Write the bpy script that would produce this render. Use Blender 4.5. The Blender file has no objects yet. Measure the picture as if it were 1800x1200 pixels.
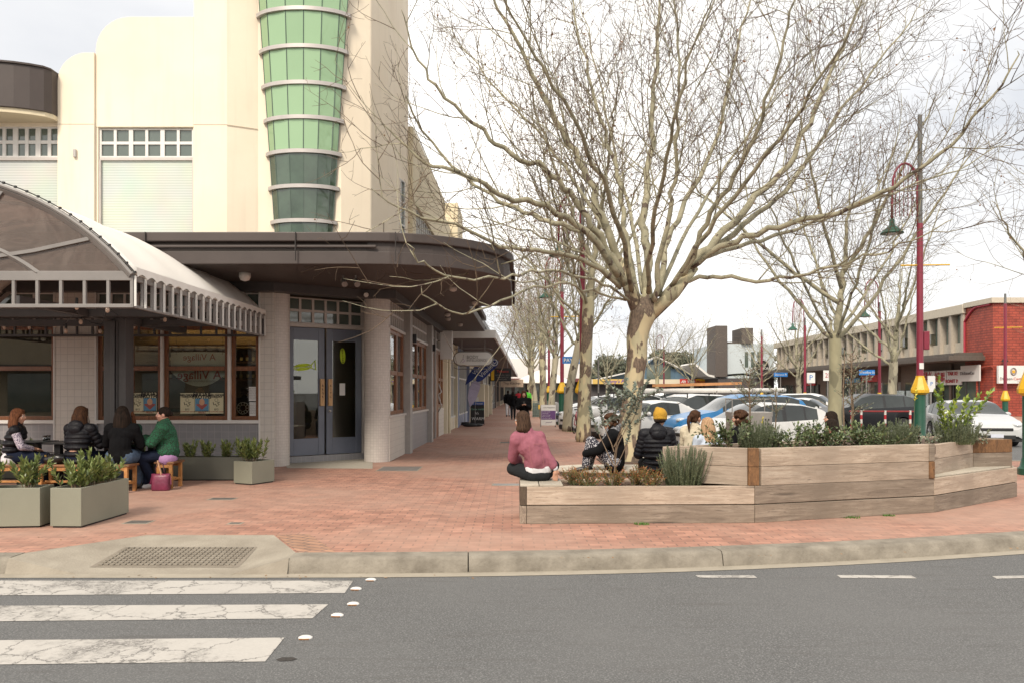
import bpy, bmesh, math, random
from math import sin, cos, pi, radians, sqrt
from mathutils import Vector, Matrix, noise
R = random.Random(7)
S = bpy.context.scene
COL = S.collection
# ---------------- camera
EYE, FPX = 1.6, 1400.0
cd = bpy.data.cameras.new('camera'); cam = bpy.data.objects.new('camera', cd); COL.objects.link(cam)
cd.sensor_width = 36; cd.lens = 28; cd.shift_y = 88/1800; cd.clip_start = .1; cd.clip_end = 3000
cam.location = (0, 0, EYE); cam.rotation_euler = (pi/2, 0, 0); S.camera = cam
# ---------------- sky: overcast, thin bright cloud
SUN_EL, SUN_AZ = radians(42), radians(200)
w = bpy.data.worlds.new("World"); S.world = w; w.use_nodes = True
nt = w.node_tree; nt.nodes.clear()
def N(t, **k):
    n = nt.nodes.new(t)
    for a, b in k.items(): setattr(n, a, b)
    return n
out = N('ShaderNodeOutputWorld'); bg = N('ShaderNodeBackground'); bg.inputs[1].default_value = 0.12
sky = N('ShaderNodeTexSky', sky_type='NISHITA', sun_disc=False, sun_elevation=SUN_EL, sun_rotation=SUN_AZ)
tc = N('ShaderNodeTexCoord'); mp = N('ShaderNodeMapping'); mp.inputs['Scale'].default_value = (1.3, 1.3, 3.2)
nz = N('ShaderNodeTexNoise'); nz.inputs['Scale'].default_value = 1.7; nz.inputs['Detail'].default_value = 7
cr = N('ShaderNodeValToRGB'); e = cr.color_ramp.elements
e[0].position = .34; e[0].color = (5.5, 5.65, 5.95, 1); e[1].position = .53; e[1].color = (11.2, 10.8, 10.2, 1)
mx = N('ShaderNodeMix', data_type='RGBA'); mx.inputs[0].default_value = .95
L = nt.links.new
L(tc.outputs['Generated'], mp.inputs[0]); L(mp.outputs[0], nz.inputs[0]); L(nz.outputs[0], cr.inputs[0])
def cloud_bank(col_in, direction, lo, hi, amount):
    "soft grey cloud bank round one direction of the sky, broken up by the same noise"
    dp = N('ShaderNodeVectorMath', operation='DOT_PRODUCT'); dp.inputs[1].default_value = Vector(direction).normalized()
    nrm = N('ShaderNodeVectorMath', operation='NORMALIZE'); L(tc.outputs['Generated'], nrm.inputs[0]); L(nrm.outputs[0], dp.inputs[0])
    ad = N('ShaderNodeMath', operation='MULTIPLY_ADD'); L(nz.outputs[0], ad.inputs[0]); ad.inputs[1].default_value = .12; L(dp.outputs['Value'], ad.inputs[2])
    mr = N('ShaderNodeMapRange'); mr.interpolation_type = 'SMOOTHSTEP'; L(ad.outputs[0], mr.inputs[0]); mr.inputs[1].default_value = lo; mr.inputs[2].default_value = hi; mr.inputs[4].default_value = amount
    m_ = N('ShaderNodeMix', data_type='RGBA'); L(mr.outputs[0], m_.inputs[0]); L(col_in, m_.inputs[6]); m_.inputs[7].default_value = (5.35, 5.45, 5.65, 1); return m_.outputs[2]
c1_ = cloud_bank(cr.outputs[0], (-.66, 1, .42), .93, 1.08, .85); c2_ = cloud_bank(c1_, (.58, 1, .28), .97, 1.06, .62)
L(sky.outputs[0], mx.inputs[6]); L(c2_, mx.inputs[7]); L(mx.outputs[2], bg.inputs[0]); L(bg.outputs[0], out.inputs[0])
# ---------------- soft sun behind the cloud
sd = bpy.data.lights.new('sun', 'SUN'); sd.energy = 3.0; sd.angle = radians(14); sd.color = (1, .90, .76)
so = bpy.data.objects.new('sun', sd); COL.objects.link(so); so.location = (0, -20, 30)
_d = Vector((sin(SUN_AZ)*cos(SUN_EL)*1.0, cos(SUN_AZ)*cos(SUN_EL), sin(SUN_EL)))
so.rotation_euler = _d.to_track_quat('Z', 'Y').to_euler()
S.view_settings.view_transform = 'Standard'; S.view_settings.look = 'None'
S.view_settings.exposure = 0.36; S.view_settings.gamma = 1

# ---------------- helpers
def P(x, y, Y):
    "world point seen at photo pixel x,y (1800x1200) at distance Y"
    return Vector(((x-900)/FPX*Y, Y, EYE-(y-688)/FPX*Y))
def G(x, y, z=0.0):
    Y = (EYE-z)*FPX/(y-688)
    return Vector(((x-900)/FPX*Y, Y, z))

def tag(o, label=None, cat=None, group=None, kind=None):
    if label: o['label'] = label
    if cat: o['category'] = cat
    if group: o['group'] = group
    if kind: o['kind'] = kind
    return o
def thing(name, label, cat, loc=(0, 0, 0), rz=0.0, group=None):
    o = bpy.data.objects.new(name, None); COL.objects.link(o); o.empty_display_size = .2
    o.location = loc; o.rotation_euler = (0, 0, rz)
    return tag(o, label, cat, group)
def copy_tree(o, parent=None):
    c = o.copy(); COL.objects.link(c)
    if parent: c.parent = parent
    for ch in list(KIDS.get(o.name, [])):
        cc = copy_tree(ch, c)
        KIDS.setdefault(c.name, []).append(cc)
    return c
KIDS = {}

class MB:
    def __init__(s): s.v = []; s.f = []; s.mi = []; s.m = 0
    def add(s, vs, fs):
        b = len(s.v); s.v.extend([tuple(v) for v in vs])
        for f in fs: s.f.append(tuple(i+b for i in f)); s.mi.append(s.m)
        return s
    def box(s, a, b, M=None):
        x0, y0, z0 = a; x1, y1, z1 = b
        vs = [Vector(p) for p in ((x0,y0,z0),(x1,y0,z0),(x1,y1,z0),(x0,y1,z0),(x0,y0,z1),(x1,y0,z1),(x1,y1,z1),(x0,y1,z1))]
        if M: vs = [M @ v for v in vs]
        return s.add(vs, ((0,3,2,1),(4,5,6,7),(0,1,5,4),(1,2,6,5),(2,3,7,6),(3,0,4,7)))
    def cbox(s, c, sz, rz=0.0, M=None):
        h = [k/2 for k in sz]
        T = Matrix.Translation(Vector(c)) @ Matrix.Rotation(rz, 4, 'Z')
        if M: T = M @ T
        return s.box((-h[0], -h[1], -h[2]), (h[0], h[1], h[2]), T)
    def beam(s, p, q, wd, ht):
        "rectangular bar from p to q; wd sideways, ht upward"
        p, q = Vector(p), Vector(q); d = q-p; ln = d.length
        if ln < 1e-6: return s
        x = d/ln; up = Vector((0, 0, 1))
        if abs(x.z) > .98: up = Vector((0, 1, 0))
        y = up.cross(x).normalized(); z = x.cross(y)
        M = Matrix(((x.x,y.x,z.x,p.x),(x.y,y.y,z.y,p.y),(x.z,y.z,z.z,p.z),(0,0,0,1)))
        return s.box((0, -wd/2, -ht/2), (ln, wd/2, ht/2), M)
    def tube(s, pts, rad, n=8, cap=True, closed=False):
        pts = [Vector(p) for p in pts]
        if not isinstance(rad, (list, tuple)): rad = [rad]*len(pts)
        b = len(s.v); k = len(pts); ref = None
        for i, p in enumerate(pts):
            if closed: t = pts[(i+1) % k]-pts[i-1]
            else: t = pts[min(i+1, k-1)]-pts[max(i-1, 0)]
            t.normalize()
            if ref is None:
                ref = Vector((0, 0, 1)) if abs(t.z) < .9 else Vector((1, 0, 0))
            u = t.cross(ref)
            if u.length < 1e-5: u = t.cross(Vector((0, 1, 0)))
            u.normalize(); w_ = t.cross(u); ref = -u.cross(t) if False else w_*-1
            ref = u.cross(t)
            for j in range(n):
                a = 2*pi*j/n
                s.v.append(tuple(p+(u*cos(a)+w_*sin(a))*rad[i]))
        for i in range(k if closed else k-1):
            i2 = (i+1) % k
            for j in range(n):
                j2 = (j+1) % n
                s.f.append((b+i*n+j, b+i*n+j2, b+i2*n+j2, b+i2*n+j)); s.mi.append(s.m)
        if cap and not closed:
            s.f.append(tuple(b+j for j in range(n))[::-1]); s.mi.append(s.m)
            s.f.append(tuple(b+(k-1)*n+j for j in range(n))); s.mi.append(s.m)
        return s
    def cyl(s, p, q, r0, r1=None, n=12): return s.tube([p, q], [r0, r0 if r1 is None else r1], n)
    def prism(s, poly, z0, z1):
        n = len(poly)
        vs = [(x, y, z0) for x, y in poly]+[(x, y, z1) for x, y in poly]
        fs = [tuple(range(n))[::-1], tuple(range(n, 2*n))]+[(i, (i+1) % n, n+(i+1) % n, n+i) for i in range(n)]
        return s.add(vs, fs)
    def lathe(s, prof, c=(0, 0, 0), n=16, axis='Z'):
        b = len(s.v)
        for r, z in prof:
            for j in range(n):
                a = 2*pi*j/n
                p = (r*cos(a), r*sin(a), z) if axis == 'Z' else ((z, r*cos(a), r*sin(a)) if axis == 'X' else (r*cos(a), z, r*sin(a)))
                s.v.append((c[0]+p[0], c[1]+p[1], c[2]+p[2]))
        for i in range(len(prof)-1):
            for j in range(n):
                j2 = (j+1) % n
                s.f.append((b+i*n+j, b+i*n+j2, b+(i+1)*n+j2, b+(i+1)*n+j)); s.mi.append(s.m)
        s.f.append(tuple(b+j for j in range(n))[::-1]); s.mi.append(s.m)
        s.f.append(tuple(b+(len(prof)-1)*n+j for j in range(n))); s.mi.append(s.m)
        return s
    def ell(s, c, r, M=None, nu=14, nv=9):
        b = len(s.v); c = Vector(c)
        for i in range(nv+1):
            t = pi*i/nv
            for j in range(nu):
                a = 2*pi*j/nu
                p = Vector((r[0]*sin(t)*cos(a), r[1]*sin(t)*sin(a), r[2]*cos(t)))
                if M: p = M @ p
                s.v.append(tuple(c+p))
        for i in range(nv):
            for j in range(nu):
                j2 = (j+1) % nu
                s.f.append((b+i*nu+j, b+(i+1)*nu+j, b+(i+1)*nu+j2, b+i*nu+j2)); s.mi.append(s.m)
        return s
    def quad(s, a, b, c, d): return s.add([a, b, c, d], [(0, 1, 2, 3)])
    def wall(s, path, z0, z1, th):
        "thick wall following a polyline; thickness to the left of travel"
        n = len(path); L_ = []
        for i, p in enumerate(path):
            p = Vector((p[0], p[1]))
            d0 = (p-Vector(path[i-1][:2])).normalized() if i else None
            d1 = (Vector(path[i+1][:2])-p).normalized() if i < n-1 else None
            d = ((d0 or d1)+(d1 or d0)).normalized()
            nn = Vector((-d.y, d.x)); k = 1.0
            if d0 and d1: k = 1/max(.3, nn.dot(Vector((-d0.y, d0.x))))
            L_.append((p, p+nn*th*k))
        vs = []
        for a, b2 in L_: vs += [(a.x, a.y, z0), (b2.x, b2.y, z0), (b2.x, b2.y, z1), (a.x, a.y, z1)]
        fs = []
        for i in range(n-1):
            o = i*4; q = o+4
            fs += [(o, o+3, q+3, q), (o+1, q+1, q+2, o+2), (o+3, o+2, q+2, q+3), (o, q, q+1, o+1)]
        fs += [(0, 1, 2, 3), ((n-1)*4+3, (n-1)*4+2, (n-1)*4+1, (n-1)*4)]
        return s.add(vs, fs)
    def build(s, name, mat, parent=None, smooth=False, bevel=0, world=True, auto=None, label=None, seg=2):
        me = bpy.data.meshes.new(name)
        off = Vector((0, 0, 0))
        if parent is not None and world:
            p_ = parent
            while p_ is not None: off = off+Vector(p_.location); p_ = p_.parent
        vs = [(v[0]-off.x, v[1]-off.y, v[2]-off.z) for v in s.v] if off.length else s.v
        me.from_pydata(vs, [], s.f)
        mats = mat if isinstance(mat, (list, tuple)) else [mat]
        for m_ in mats: me.materials.append(m_)
        if len(mats) > 1: me.polygons.foreach_set('material_index', s.mi)
        me.update()
        o = bpy.data.objects.new(name, me); COL.objects.link(o)
        if parent is not None:
            o.parent = parent; KIDS.setdefault(parent.name, []).append(o)
        if smooth: me.polygons.foreach_set('use_smooth', [True]*len(me.polygons))
        if auto:
            me.polygons.foreach_set('use_smooth', [True]*len(me.polygons))
            me.set_sharp_from_angle(angle=radians(auto))
        if bevel:
            bv = o.modifiers.new('b', 'BEVEL'); bv.width = bevel; bv.segments = seg; bv.limit_method = 'ANGLE'; bv.angle_limit = radians(40)
        if label: o['label'] = label
        return o

def build_split(mb, name, mat, parent=None, **k):
    "one object per connected piece"
    par = list(range(len(mb.v)))
    def fd(a):
        while par[a] != a: par[a] = par[par[a]]; a = par[a]
        return a
    for f in mb.f:
        r = fd(f[0])
        for q in f[1:]: par[fd(q)] = r
    groups = {}
    for f in mb.f: groups.setdefault(fd(f[0]), []).append(f)
    out = []
    for fs in groups.values():
        idx = sorted({q for f in fs for q in f}); mp_ = {q: i for i, q in enumerate(idx)}
        m = MB(); m.add([mb.v[q] for q in idx], [tuple(mp_[q] for q in f) for f in fs]); out.append(m.build(name, mat, parent, **k))
    return out

def text(s, parent, loc, size, mat, rot=(pi/2, 0, 0), ext=.002, align='CENTER', name='lettering', sx=1, shear=0, world=True, bold=0):
    cu = bpy.data.curves.new(name, 'FONT'); cu.body = s; cu.size = size; cu.extrude = ext; cu.align_x = align; cu.align_y = 'CENTER'
    cu.materials.append(mat); cu.shear = shear; cu.offset = bold
    cu.resolution_u = 2; tmp = bpy.data.objects.new('t', cu); me = bpy.data.meshes.new_from_object(tmp); me.name = name
    bpy.data.objects.remove(tmp)
    o = bpy.data.objects.new(name, me); COL.objects.link(o)
    off = Vector((0, 0, 0)); p_ = parent
    while world and p_ is not None: off = off+Vector(p_.location); p_ = p_.parent
    o.location = Vector(loc)-off; o.rotation_euler = rot; o.scale = (sx, 1, 1)
    if parent is not None: o.parent = parent; KIDS.setdefault(parent.name, []).append(o)
    return o

# ---------------- materials
MATS = {}
def mat(name, col=(.5, .5, .5), rough=.6, metal=0, var=.12, scale=6, bump=.0, bscale=60, coord='Object', spec=.5,
        col2=None, stretch=(1, 1, 1), trans=0, emit=None, es=0, coat=0, detail=5, sheen=0, contrast=(.3, .7)):
    if name in MATS: return MATS[name]
    m = bpy.data.materials.new(name); m.use_nodes = True; t = m.node_tree; b = t.nodes['Principled BSDF']
    b.inputs['Roughness'].default_value = rough; b.inputs['Metallic'].default_value = metal
    b.inputs['Specular IOR Level'].default_value = spec
    if coat: b.inputs['Coat Weight'].default_value = coat; b.inputs['Coat Roughness'].default_value = .06
    if sheen: b.inputs['Sheen Weight'].default_value = sheen
    if emit: b.inputs['Emission Color'].default_value = (*emit, 1); b.inputs['Emission Strength'].default_value = es
    if len(col) == 3: col = (*col, 1)
    tcn = t.nodes.new('ShaderNodeTexCoord'); mpn = t.nodes.new('ShaderNodeMapping'); mpn.inputs['Scale'].default_value = stretch
    t.links.new(tcn.outputs[coord], mpn.inputs[0])
    if var or col2:
        n = t.nodes.new('ShaderNodeTexNoise'); n.inputs['Scale'].default_value = scale; n.inputs['Detail'].default_value = detail
        n.inputs['Roughness'].default_value = .62
        r = t.nodes.new('ShaderNodeValToRGB'); r.color_ramp.elements[0].position = contrast[0]; r.color_ramp.elements[1].position = contrast[1]
        c2 = col2 or tuple(min(1, c*(1+var)) for c in col[:3]); c1 = col[:3] if col2 else tuple(c*(1-var) for c in col[:3])
        r.color_ramp.elements[0].color = (*c1, 1); r.color_ramp.elements[1].color = (*c2[:3], 1)
        t.links.new(mpn.outputs[0], n.inputs[0]); t.links.new(n.outputs[0], r.inputs[0]); t.links.new(r.outputs[0], b.inputs['Base Color'])
    else: b.inputs['Base Color'].default_value = col
    if bump:
        n2 = t.nodes.new('ShaderNodeTexNoise'); n2.inputs['Scale'].default_value = bscale; n2.inputs['Detail'].default_value = 4
        bp = t.nodes.new('ShaderNodeBump'); bp.inputs['Strength'].default_value = bump; bp.inputs['Distance'].default_value = .02
        t.links.new(mpn.outputs[0], n2.inputs[0]); t.links.new(n2.outputs[0], bp.inputs['Height']); t.links.new(bp.outputs[0], b.inputs['Normal'])
    MATS[name] = m; return m
class Nodes:
    "small shader-graph builder"
    def __init__(s, name):
        s.m = bpy.data.materials.new(name); s.m.use_nodes = True; s.t = s.m.node_tree; s.b = s.t.nodes['Principled BSDF']; MATS[name] = s.m
    def n(s, t, ins=None, **k):
        nd = s.t.nodes.new('ShaderNode'+t)
        for a, b in k.items(): setattr(nd, a, b)
        for a, b in (ins or {}).items():
            if hasattr(b, 'is_linked') or hasattr(b, 'links'): s.t.links.new(b, nd.inputs[a])
            else: nd.inputs[a].default_value = b
        return nd
    def l(s, a, b): s.t.links.new(a, b)
    def ramp(s, fac, *stops, interp='LINEAR'):
        r = s.n('ValToRGB', {0: fac}); r.color_ramp.interpolation = interp
        el = r.color_ramp.elements
        while len(el) < len(stops): el.new(.5)
        for q, (p, c) in zip(el, stops): q.position = p; q.color = (*c, 1) if len(c) == 3 else c
        return r.outputs[0]
    def mix(s, fac, a, b, mode='MIX'):
        x = s.n('Mix', data_type='RGBA', blend_type=mode)
        for i, v in ((0, fac), (6, a), (7, b)):
            if hasattr(v, 'links'): s.l(v, x.inputs[i])
            else: x.inputs[i].default_value = v if i == 0 else ((*v, 1) if len(v) == 3 else v)
        return x.outputs[2]
    def math(s, op, a, b=0.0, clamp=False):
        x = s.n('Math', operation=op); x.use_clamp = clamp
        for i, v in enumerate((a, b)):
            if hasattr(v, 'links'): s.l(v, x.inputs[i])
            else: x.inputs[i].default_value = v
        return x.outputs[0]
    def bump(s, h, st=.3, dist=.01):
        x = s.n('Bump', {'Strength': st, 'Distance': dist, 'Height': h}); s.l(x.outputs[0], s.b.inputs['Normal']); return x
def glassmat(name, tint=(.9, .95, .92), refl=1.0, rough=.0, base=.12):
    g = Nodes(name); t = g.t; o = t.nodes['Material Output']
    tr = g.n('BsdfTransparent', {'Color': (*tint, 1)}); gl = g.n('BsdfGlossy', {'Color': (1, 1, 1, 1), 'Roughness': rough})
    fr = g.n('Fresnel', {'IOR': 1.5}); f = g.math('MULTIPLY_ADD', fr.outputs[0], refl); f.node.inputs[2].default_value = base
    mxs = g.n('MixShader'); g.l(f, mxs.inputs[0]); g.l(tr.outputs[0], mxs.inputs[1]); g.l(gl.outputs[0], mxs.inputs[2]); g.l(mxs.outputs[0], o.inputs[0])
    return g.m
# =============================================================== MATERIALS
def brickmat(name, c1, c2, mortar, bw, rh, ms=.02, plane='XY', offset=.5, rough=.8, big=None, bigs=.5, bumpd=.004, rot=0, warp=0, stain=None, squash=1, nz=.6):
    g = Nodes(name); tcn = g.n('TexCoord'); src = tcn.outputs['Object']
    if plane != 'XY':
        sp = g.n('SeparateXYZ', {0: src})
        u = g.math('ADD', sp.outputs[0], sp.outputs[1]) if plane == 'UZ' else sp.outputs[1 if plane == 'YZ' else 0]
        cb = g.n('CombineXYZ', {0: u, 1: sp.outputs[2]}); src = cb.outputs[0]
    if rot:
        mp_ = g.n('Mapping'); mp_.inputs['Rotation'].default_value = (0, 0, rot); g.l(src, mp_.inputs[0]); src = mp_.outputs[0]
    bt = g.n('TexBrick', {'Vector': src, 'Color1': (*c1, 1), 'Color2': (*c2, 1), 'Mortar': (*mortar, 1), 'Scale': 1.0, 'Mortar Size': ms*bw, 'Mortar Smooth': .3,
                          'Bias': 0.0, 'Brick Width': bw, 'Row Height': rh})
    bt.offset = offset; bt.squash = squash
    col = bt.outputs['Color']
    n1 = g.n('TexNoise', {'Vector': src, 'Scale': 1/bw*.9, 'Detail': 3.0})
    col = g.mix(nz, col, g.ramp(n1.outputs[0], (.3, (.6, .6, .6)), (.7, (1.35, 1.35, 1.35))), 'MULTIPLY')
    if big:
        n2 = g.n('TexNoise', {'Vector': src, 'Scale': bigs, 'Detail': 6.0, 'Roughness': .65})
        col = g.mix(g.ramp(n2.outputs[0], (.42, (0, 0, 0)), (.66, (1, 1, 1))), col, big, 'MIX') if len(big) == 3 else col
    if stain:
        n3 = g.n('TexNoise', {'Vector': src, 'Scale': 1.9, 'Detail': 8.0, 'Roughness': .75})
        col = g.mix(g.ramp(n3.outputs[0], (.5, (0, 0, 0)), (.75, (.55, .55, .55))), col, stain)
    g.l(col, g.b.inputs['Base Color']); g.b.inputs['Roughness'].default_value = rough
    n4 = g.n('TexNoise', {'Vector': src, 'Scale': 60.0, 'Detail': 3.0})
    h = g.math('SUBTRACT', g.math('MULTIPLY', n4.outputs[0], .35), bt.outputs['Fac'])
    g.bump(h, .5, bumpd)
    return g.m
def asphalt():
    g = Nodes('asphalt'); tcn = g.n('TexCoord'); s_ = tcn.outputs['Object']
    a = g.n('TexNoise', {'Vector': s_, 'Scale': 80.0, 'Detail': 4.0, 'Roughness': .75})
    b = g.n('TexNoise', {'Vector': s_, 'Scale': .5, 'Detail': 7.0, 'Roughness': .6})
    mp_ = g.n('Mapping'); mp_.inputs['Scale'].default_value = (.6, 6, 1); g.l(s_, mp_.inputs[0])
    c = g.n('TexNoise', {'Vector': mp_.outputs[0], 'Scale': 1.6, 'Detail': 5.0, 'Roughness': .7})
    col = g.ramp(a.outputs[0], (.3, (.054, .054, .054)), (.50, (.082, .082, .082)), (.68, (.24, .24, .237)))
    col = g.mix(g.ramp(b.outputs[0], (.35, (.0, .0, .0)), (.7, (.6, .6, .6))), col, (.125, .124, .122))
    col = g.mix(g.ramp(c.outputs[0], (.56, (0, 0, 0)), (.72, (.42, .42, .42))), col, (.062, .055, .050))
    v = g.n('TexVoronoi', {'Vector': s_, 'Scale': .55}, feature='DISTANCE_TO_EDGE')
    wn = g.n('TexNoise', {'Vector': s_, 'Scale': 3.0, 'Detail': 6.0}); wm = g.mix(.12, s_, wn.outputs[1], 'ADD')
    g.l(wm, v.inputs['Vector'])
    msk = g.n('TexNoise', {'Vector': s_, 'Scale': .7})
    ck = g.math('MULTIPLY', g.ramp(v.outputs[0], (0, (1, 1, 1)), (.004, (0, 0, 0))), g.ramp(msk.outputs[0], (.60, (0, 0, 0)), (.66, (.55, .55, .55))))
    col = g.mix(ck, col, (.03, .028, .027))
    g.l(col, g.b.inputs['Base Color']); g.b.inputs['Roughness'].default_value = .82
    g.bump(g.math('SUBTRACT', a.outputs[0], g.math('MULTIPLY', ck, 1.5)), .7, .006); return g.m
def paintmat():
    g = Nodes('road_paint'); tcn = g.n('TexCoord'); s_ = tcn.outputs['Object']
    wn = g.n('TexNoise', {'Vector': s_, 'Scale': 7.0, 'Detail': 9.0, 'Roughness': .7}); wm = g.mix(.26, s_, wn.outputs[1], 'ADD')
    v = g.n('TexVoronoi', {'Vector': wm, 'Scale': 2.6}, feature='DISTANCE_TO_EDGE')
    v2 = g.n('TexVoronoi', {'Vector': wm, 'Scale': 9.0}, feature='DISTANCE_TO_EDGE')
    n = g.n('TexNoise', {'Vector': s_, 'Scale': 1.5, 'Detail': 9.0, 'Roughness': .78})
    n5 = g.n('TexNoise', {'Vector': s_, 'Scale': 42.0, 'Detail': 6.0, 'Roughness': .75})
    msk = g.ramp(n.outputs[0], (.50, (0, 0, 0)), (.62, (1, 1, 1)))
    ck = g.ramp(v.outputs[0], (0, (1, 1, 1)), (.010, (.95, .95, .95)), (.018, (0, 0, 0)))
    ck2 = g.math('MULTIPLY', g.ramp(v2.outputs[0], (0, (1, 1, 1)), (.035, (0, 0, 0))), msk)
    wear = g.math('MULTIPLY', msk, g.ramp(n5.outputs[0], (.47, (0, 0, 0)), (.50, (1, 1, 1))))
    f = g.math('MAXIMUM', g.math('MAXIMUM', ck, ck2), wear, True)
    col = g.mix(f, g.mix(n5.outputs[0], (.34, .32, .295), (.48, .455, .42)), (.16, .15, .14))
    g.l(col, g.b.inputs['Base Color']); g.b.inputs['Roughness'].default_value = .7; g.bump(g.math('SUBTRACT', 1.0, f), .5, .005); return g.m
def timber(name, c1, c2, c3, stretch, knots=True, rough=.8):
    g = Nodes(name); tcn = g.n('TexCoord'); mp_ = g.n('Mapping'); mp_.inputs['Scale'].default_value = stretch; g.l(tcn.outputs['Object'], mp_.inputs[0])
    oi = g.n('ObjectInfo'); cbx = g.n('CombineXYZ', {0: g.math('MULTIPLY', oi.outputs['Random'], 37.0), 1: g.math('MULTIPLY', oi.outputs['Random'], 11.0), 2: g.math('MULTIPLY', oi.outputs['Random'], 23.0)}); g.l(cbx.outputs[0], mp_.inputs['Location'])
    n = g.n('TexNoise', {'Vector': mp_.outputs[0], 'Scale': 3.0, 'Detail': 9.0, 'Roughness': .68, 'Distortion': .9})
    b = g.n('TexNoise', {'Vector': tcn.outputs['Object'], 'Scale': 1.6, 'Detail': 4.0})
    wv = g.n('TexNoise', {'Vector': mp_.outputs[0], 'Scale': 26.0, 'Detail': 4.0, 'Distortion': 2.5})
    col = g.ramp(n.outputs[0], (.32, c2), (.5, c1), (.66, c3))
    ln_ = g.n('TexNoise', {'Vector': mp_.outputs[0], 'Scale': 9.0, 'Detail': 8.0, 'Roughness': .75, 'Distortion': 1.5}); col = g.mix(g.ramp(ln_.outputs[0], (.55, (0, 0, 0)), (.64, (.85, .85, .85))), col, tuple(k*.5 for k in c2))
    col = g.mix(g.ramp(b.outputs[0], (.4, (0, 0, 0)), (.68, (.75, .75, .75))), col, tuple(k*.66 for k in c1))
    col = g.mix(g.ramp(wv.outputs[0], (.62, (0, 0, 0)), (.72, (.4, .4, .4))), col, tuple(k*.4 for k in c2))
    vz = g.math('MULTIPLY_ADD', oi.outputs['Random'], .34); vz.node.inputs[2].default_value = .82; hs = g.n('HueSaturation', {'Value': vz, 'Color': col}); col = hs.outputs[0]
    if knots:
        v = g.n('TexVoronoi', {'Vector': mp_.outputs[0], 'Scale': .8, 'Randomness': 1.0})
        col = g.mix(g.ramp(v.outputs[0], (.0, (1, 1, 1)), (.05, (.8, .8, .8)), (.13, (0, 0, 0))), col, tuple(k*.38 for k in c2))
    g.l(col, g.b.inputs['Base Color']); g.b.inputs['Roughness'].default_value = rough
    g.bump(g.math('ADD', n.outputs[0], g.math('MULTIPLY', wv.outputs[0], -.4)), .45, .008); return g.m
M_asph = asphalt(); M_paint = paintmat()
M_pave = brickmat('clay_pavers', (.405, .205, .145), (.285, .14, .10), (.20, .115, .085), .23, .115, ms=.04, big=(.36, .235, .18), bigs=.22, stain=(.26, .145, .10), rough=.8)
M_conc = mat('concrete', (.215, .185, .145), .85, col2=(.32, .285, .23), scale=2.2, bump=.35, bscale=45, detail=9)
M_concd = mat('concrete_worn', (.13, .112, .088), .9, col2=(.27, .24, .195), scale=3.5, bump=.5, bscale=35, detail=10)
def render_mat():
    g = Nodes('cream_render'); tcn = g.n('TexCoord'); s_ = tcn.outputs['Object']; mp_ = g.n('Mapping'); mp_.inputs['Scale'].default_value = (5, 5, .35); g.l(s_, mp_.inputs[0])
    a = g.n('TexNoise', {'Vector': s_, 'Scale': .55, 'Detail': 8.0, 'Roughness': .6}); b = g.n('TexNoise', {'Vector': mp_.outputs[0], 'Scale': 1.2, 'Detail': 6.0}); c = g.n('TexNoise', {'Vector': s_, 'Scale': 55.0, 'Detail': 3.0})
    col = g.ramp(a.outputs[0], (.3, (.71, .615, .48)), (.7, (.78, .69, .555))); col = g.mix(g.ramp(b.outputs[0], (.52, (0, 0, 0)), (.75, (.5, .5, .5))), col, (.63, .55, .435)); g.l(col, g.b.inputs['Base Color']); g.b.inputs['Roughness'].default_value = .9; g.bump(c.outputs[0], .2, .004); return g.m
M_cream = render_mat()
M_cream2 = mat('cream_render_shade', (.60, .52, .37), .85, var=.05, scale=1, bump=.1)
M_tile = brickmat('mosaic_tile', (.48, .435, .40), (.53, .485, .445), (.42, .38, .35), .06, .06, ms=.08, plane='UZ', offset=0, rough=.45, bumpd=.001, nz=.10)
M_tileg = brickmat('grey_tile', (.215, .21, .22), (.235, .23, .24), (.28, .27, .27), .15, .15, ms=.05, plane='UZ', offset=0, rough=.4, bumpd=.001, nz=.12)
M_tilew = brickmat('cream_tile', (.54, .50, .45), (.57, .53, .48), (.42, .39, .36), .15, .15, ms=.04, plane='UZ', offset=0, rough=.4, bumpd=.001, nz=.10)
M_brown = mat('brown_metal', (.060, .047, .043), .5, var=.08, scale=2, bump=.05, spec=.35)
M_soff = mat('soffit_brown', (.10, .070, .056), .75, var=.12, scale=3)
M_white = mat('white_paint', (.62, .60, .57), .5, var=.05)
M_trim = mat('trim_paint', (.48, .44, .41), .55, var=.06)
M_gfr = mat('grey_frame', (.20, .185, .175), .45, var=.08, scale=3)
M_dkfr = mat('dark_grey_frame', (.055, .05, .05), .5, var=.1)
M_wood = timber('varnished_timber', (.20, .070, .022), (.10, .035, .012), (.30, .115, .04), (14, 14, 1.5), False, .35)
M_woodh = timber('varnished_timber_flat', (.20, .070, .022), (.10, .035, .012), (.30, .115, .04), (1.5, 14, 14), False, .35)
M_slate = mat('slate_paint', (.125, .14, .18), .4, var=.08, scale=3, bump=.04)
M_glass = glassmat('window_glass', (.84, .86, .80), 1.0, base=.06)
M_glassd = glassmat('door_glass', (.62, .64, .58), .8, base=.07)
M_green = Nodes('green_glass')
M_green.b.inputs['Roughness'].default_value = .05; M_green.b.inputs['Metallic'].default_value = .25
M_green.l(M_green.mix(M_green.n('TexNoise', {'Scale': .35}).outputs[0], (.23, .36, .205), (.34, .48, .30)), M_green.b.inputs['Base Color']); M_green = M_green.m
M_greend = mat('dark_green_glass', (.045, .075, .048), .05, var=.3, scale=2, spec=.9)
M_tglass = mat('transom_glass', (.085, .11, .095), .06, var=.15, scale=1, spec=.9)
M_steel = mat('ledge_metal', (.42, .39, .37), .4, metal=.3, var=.06)
M_fabric = mat('awning_fabric', (.70, .66, .61), .8, var=.05, scale=.8, bump=.1, bscale=9)
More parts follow.
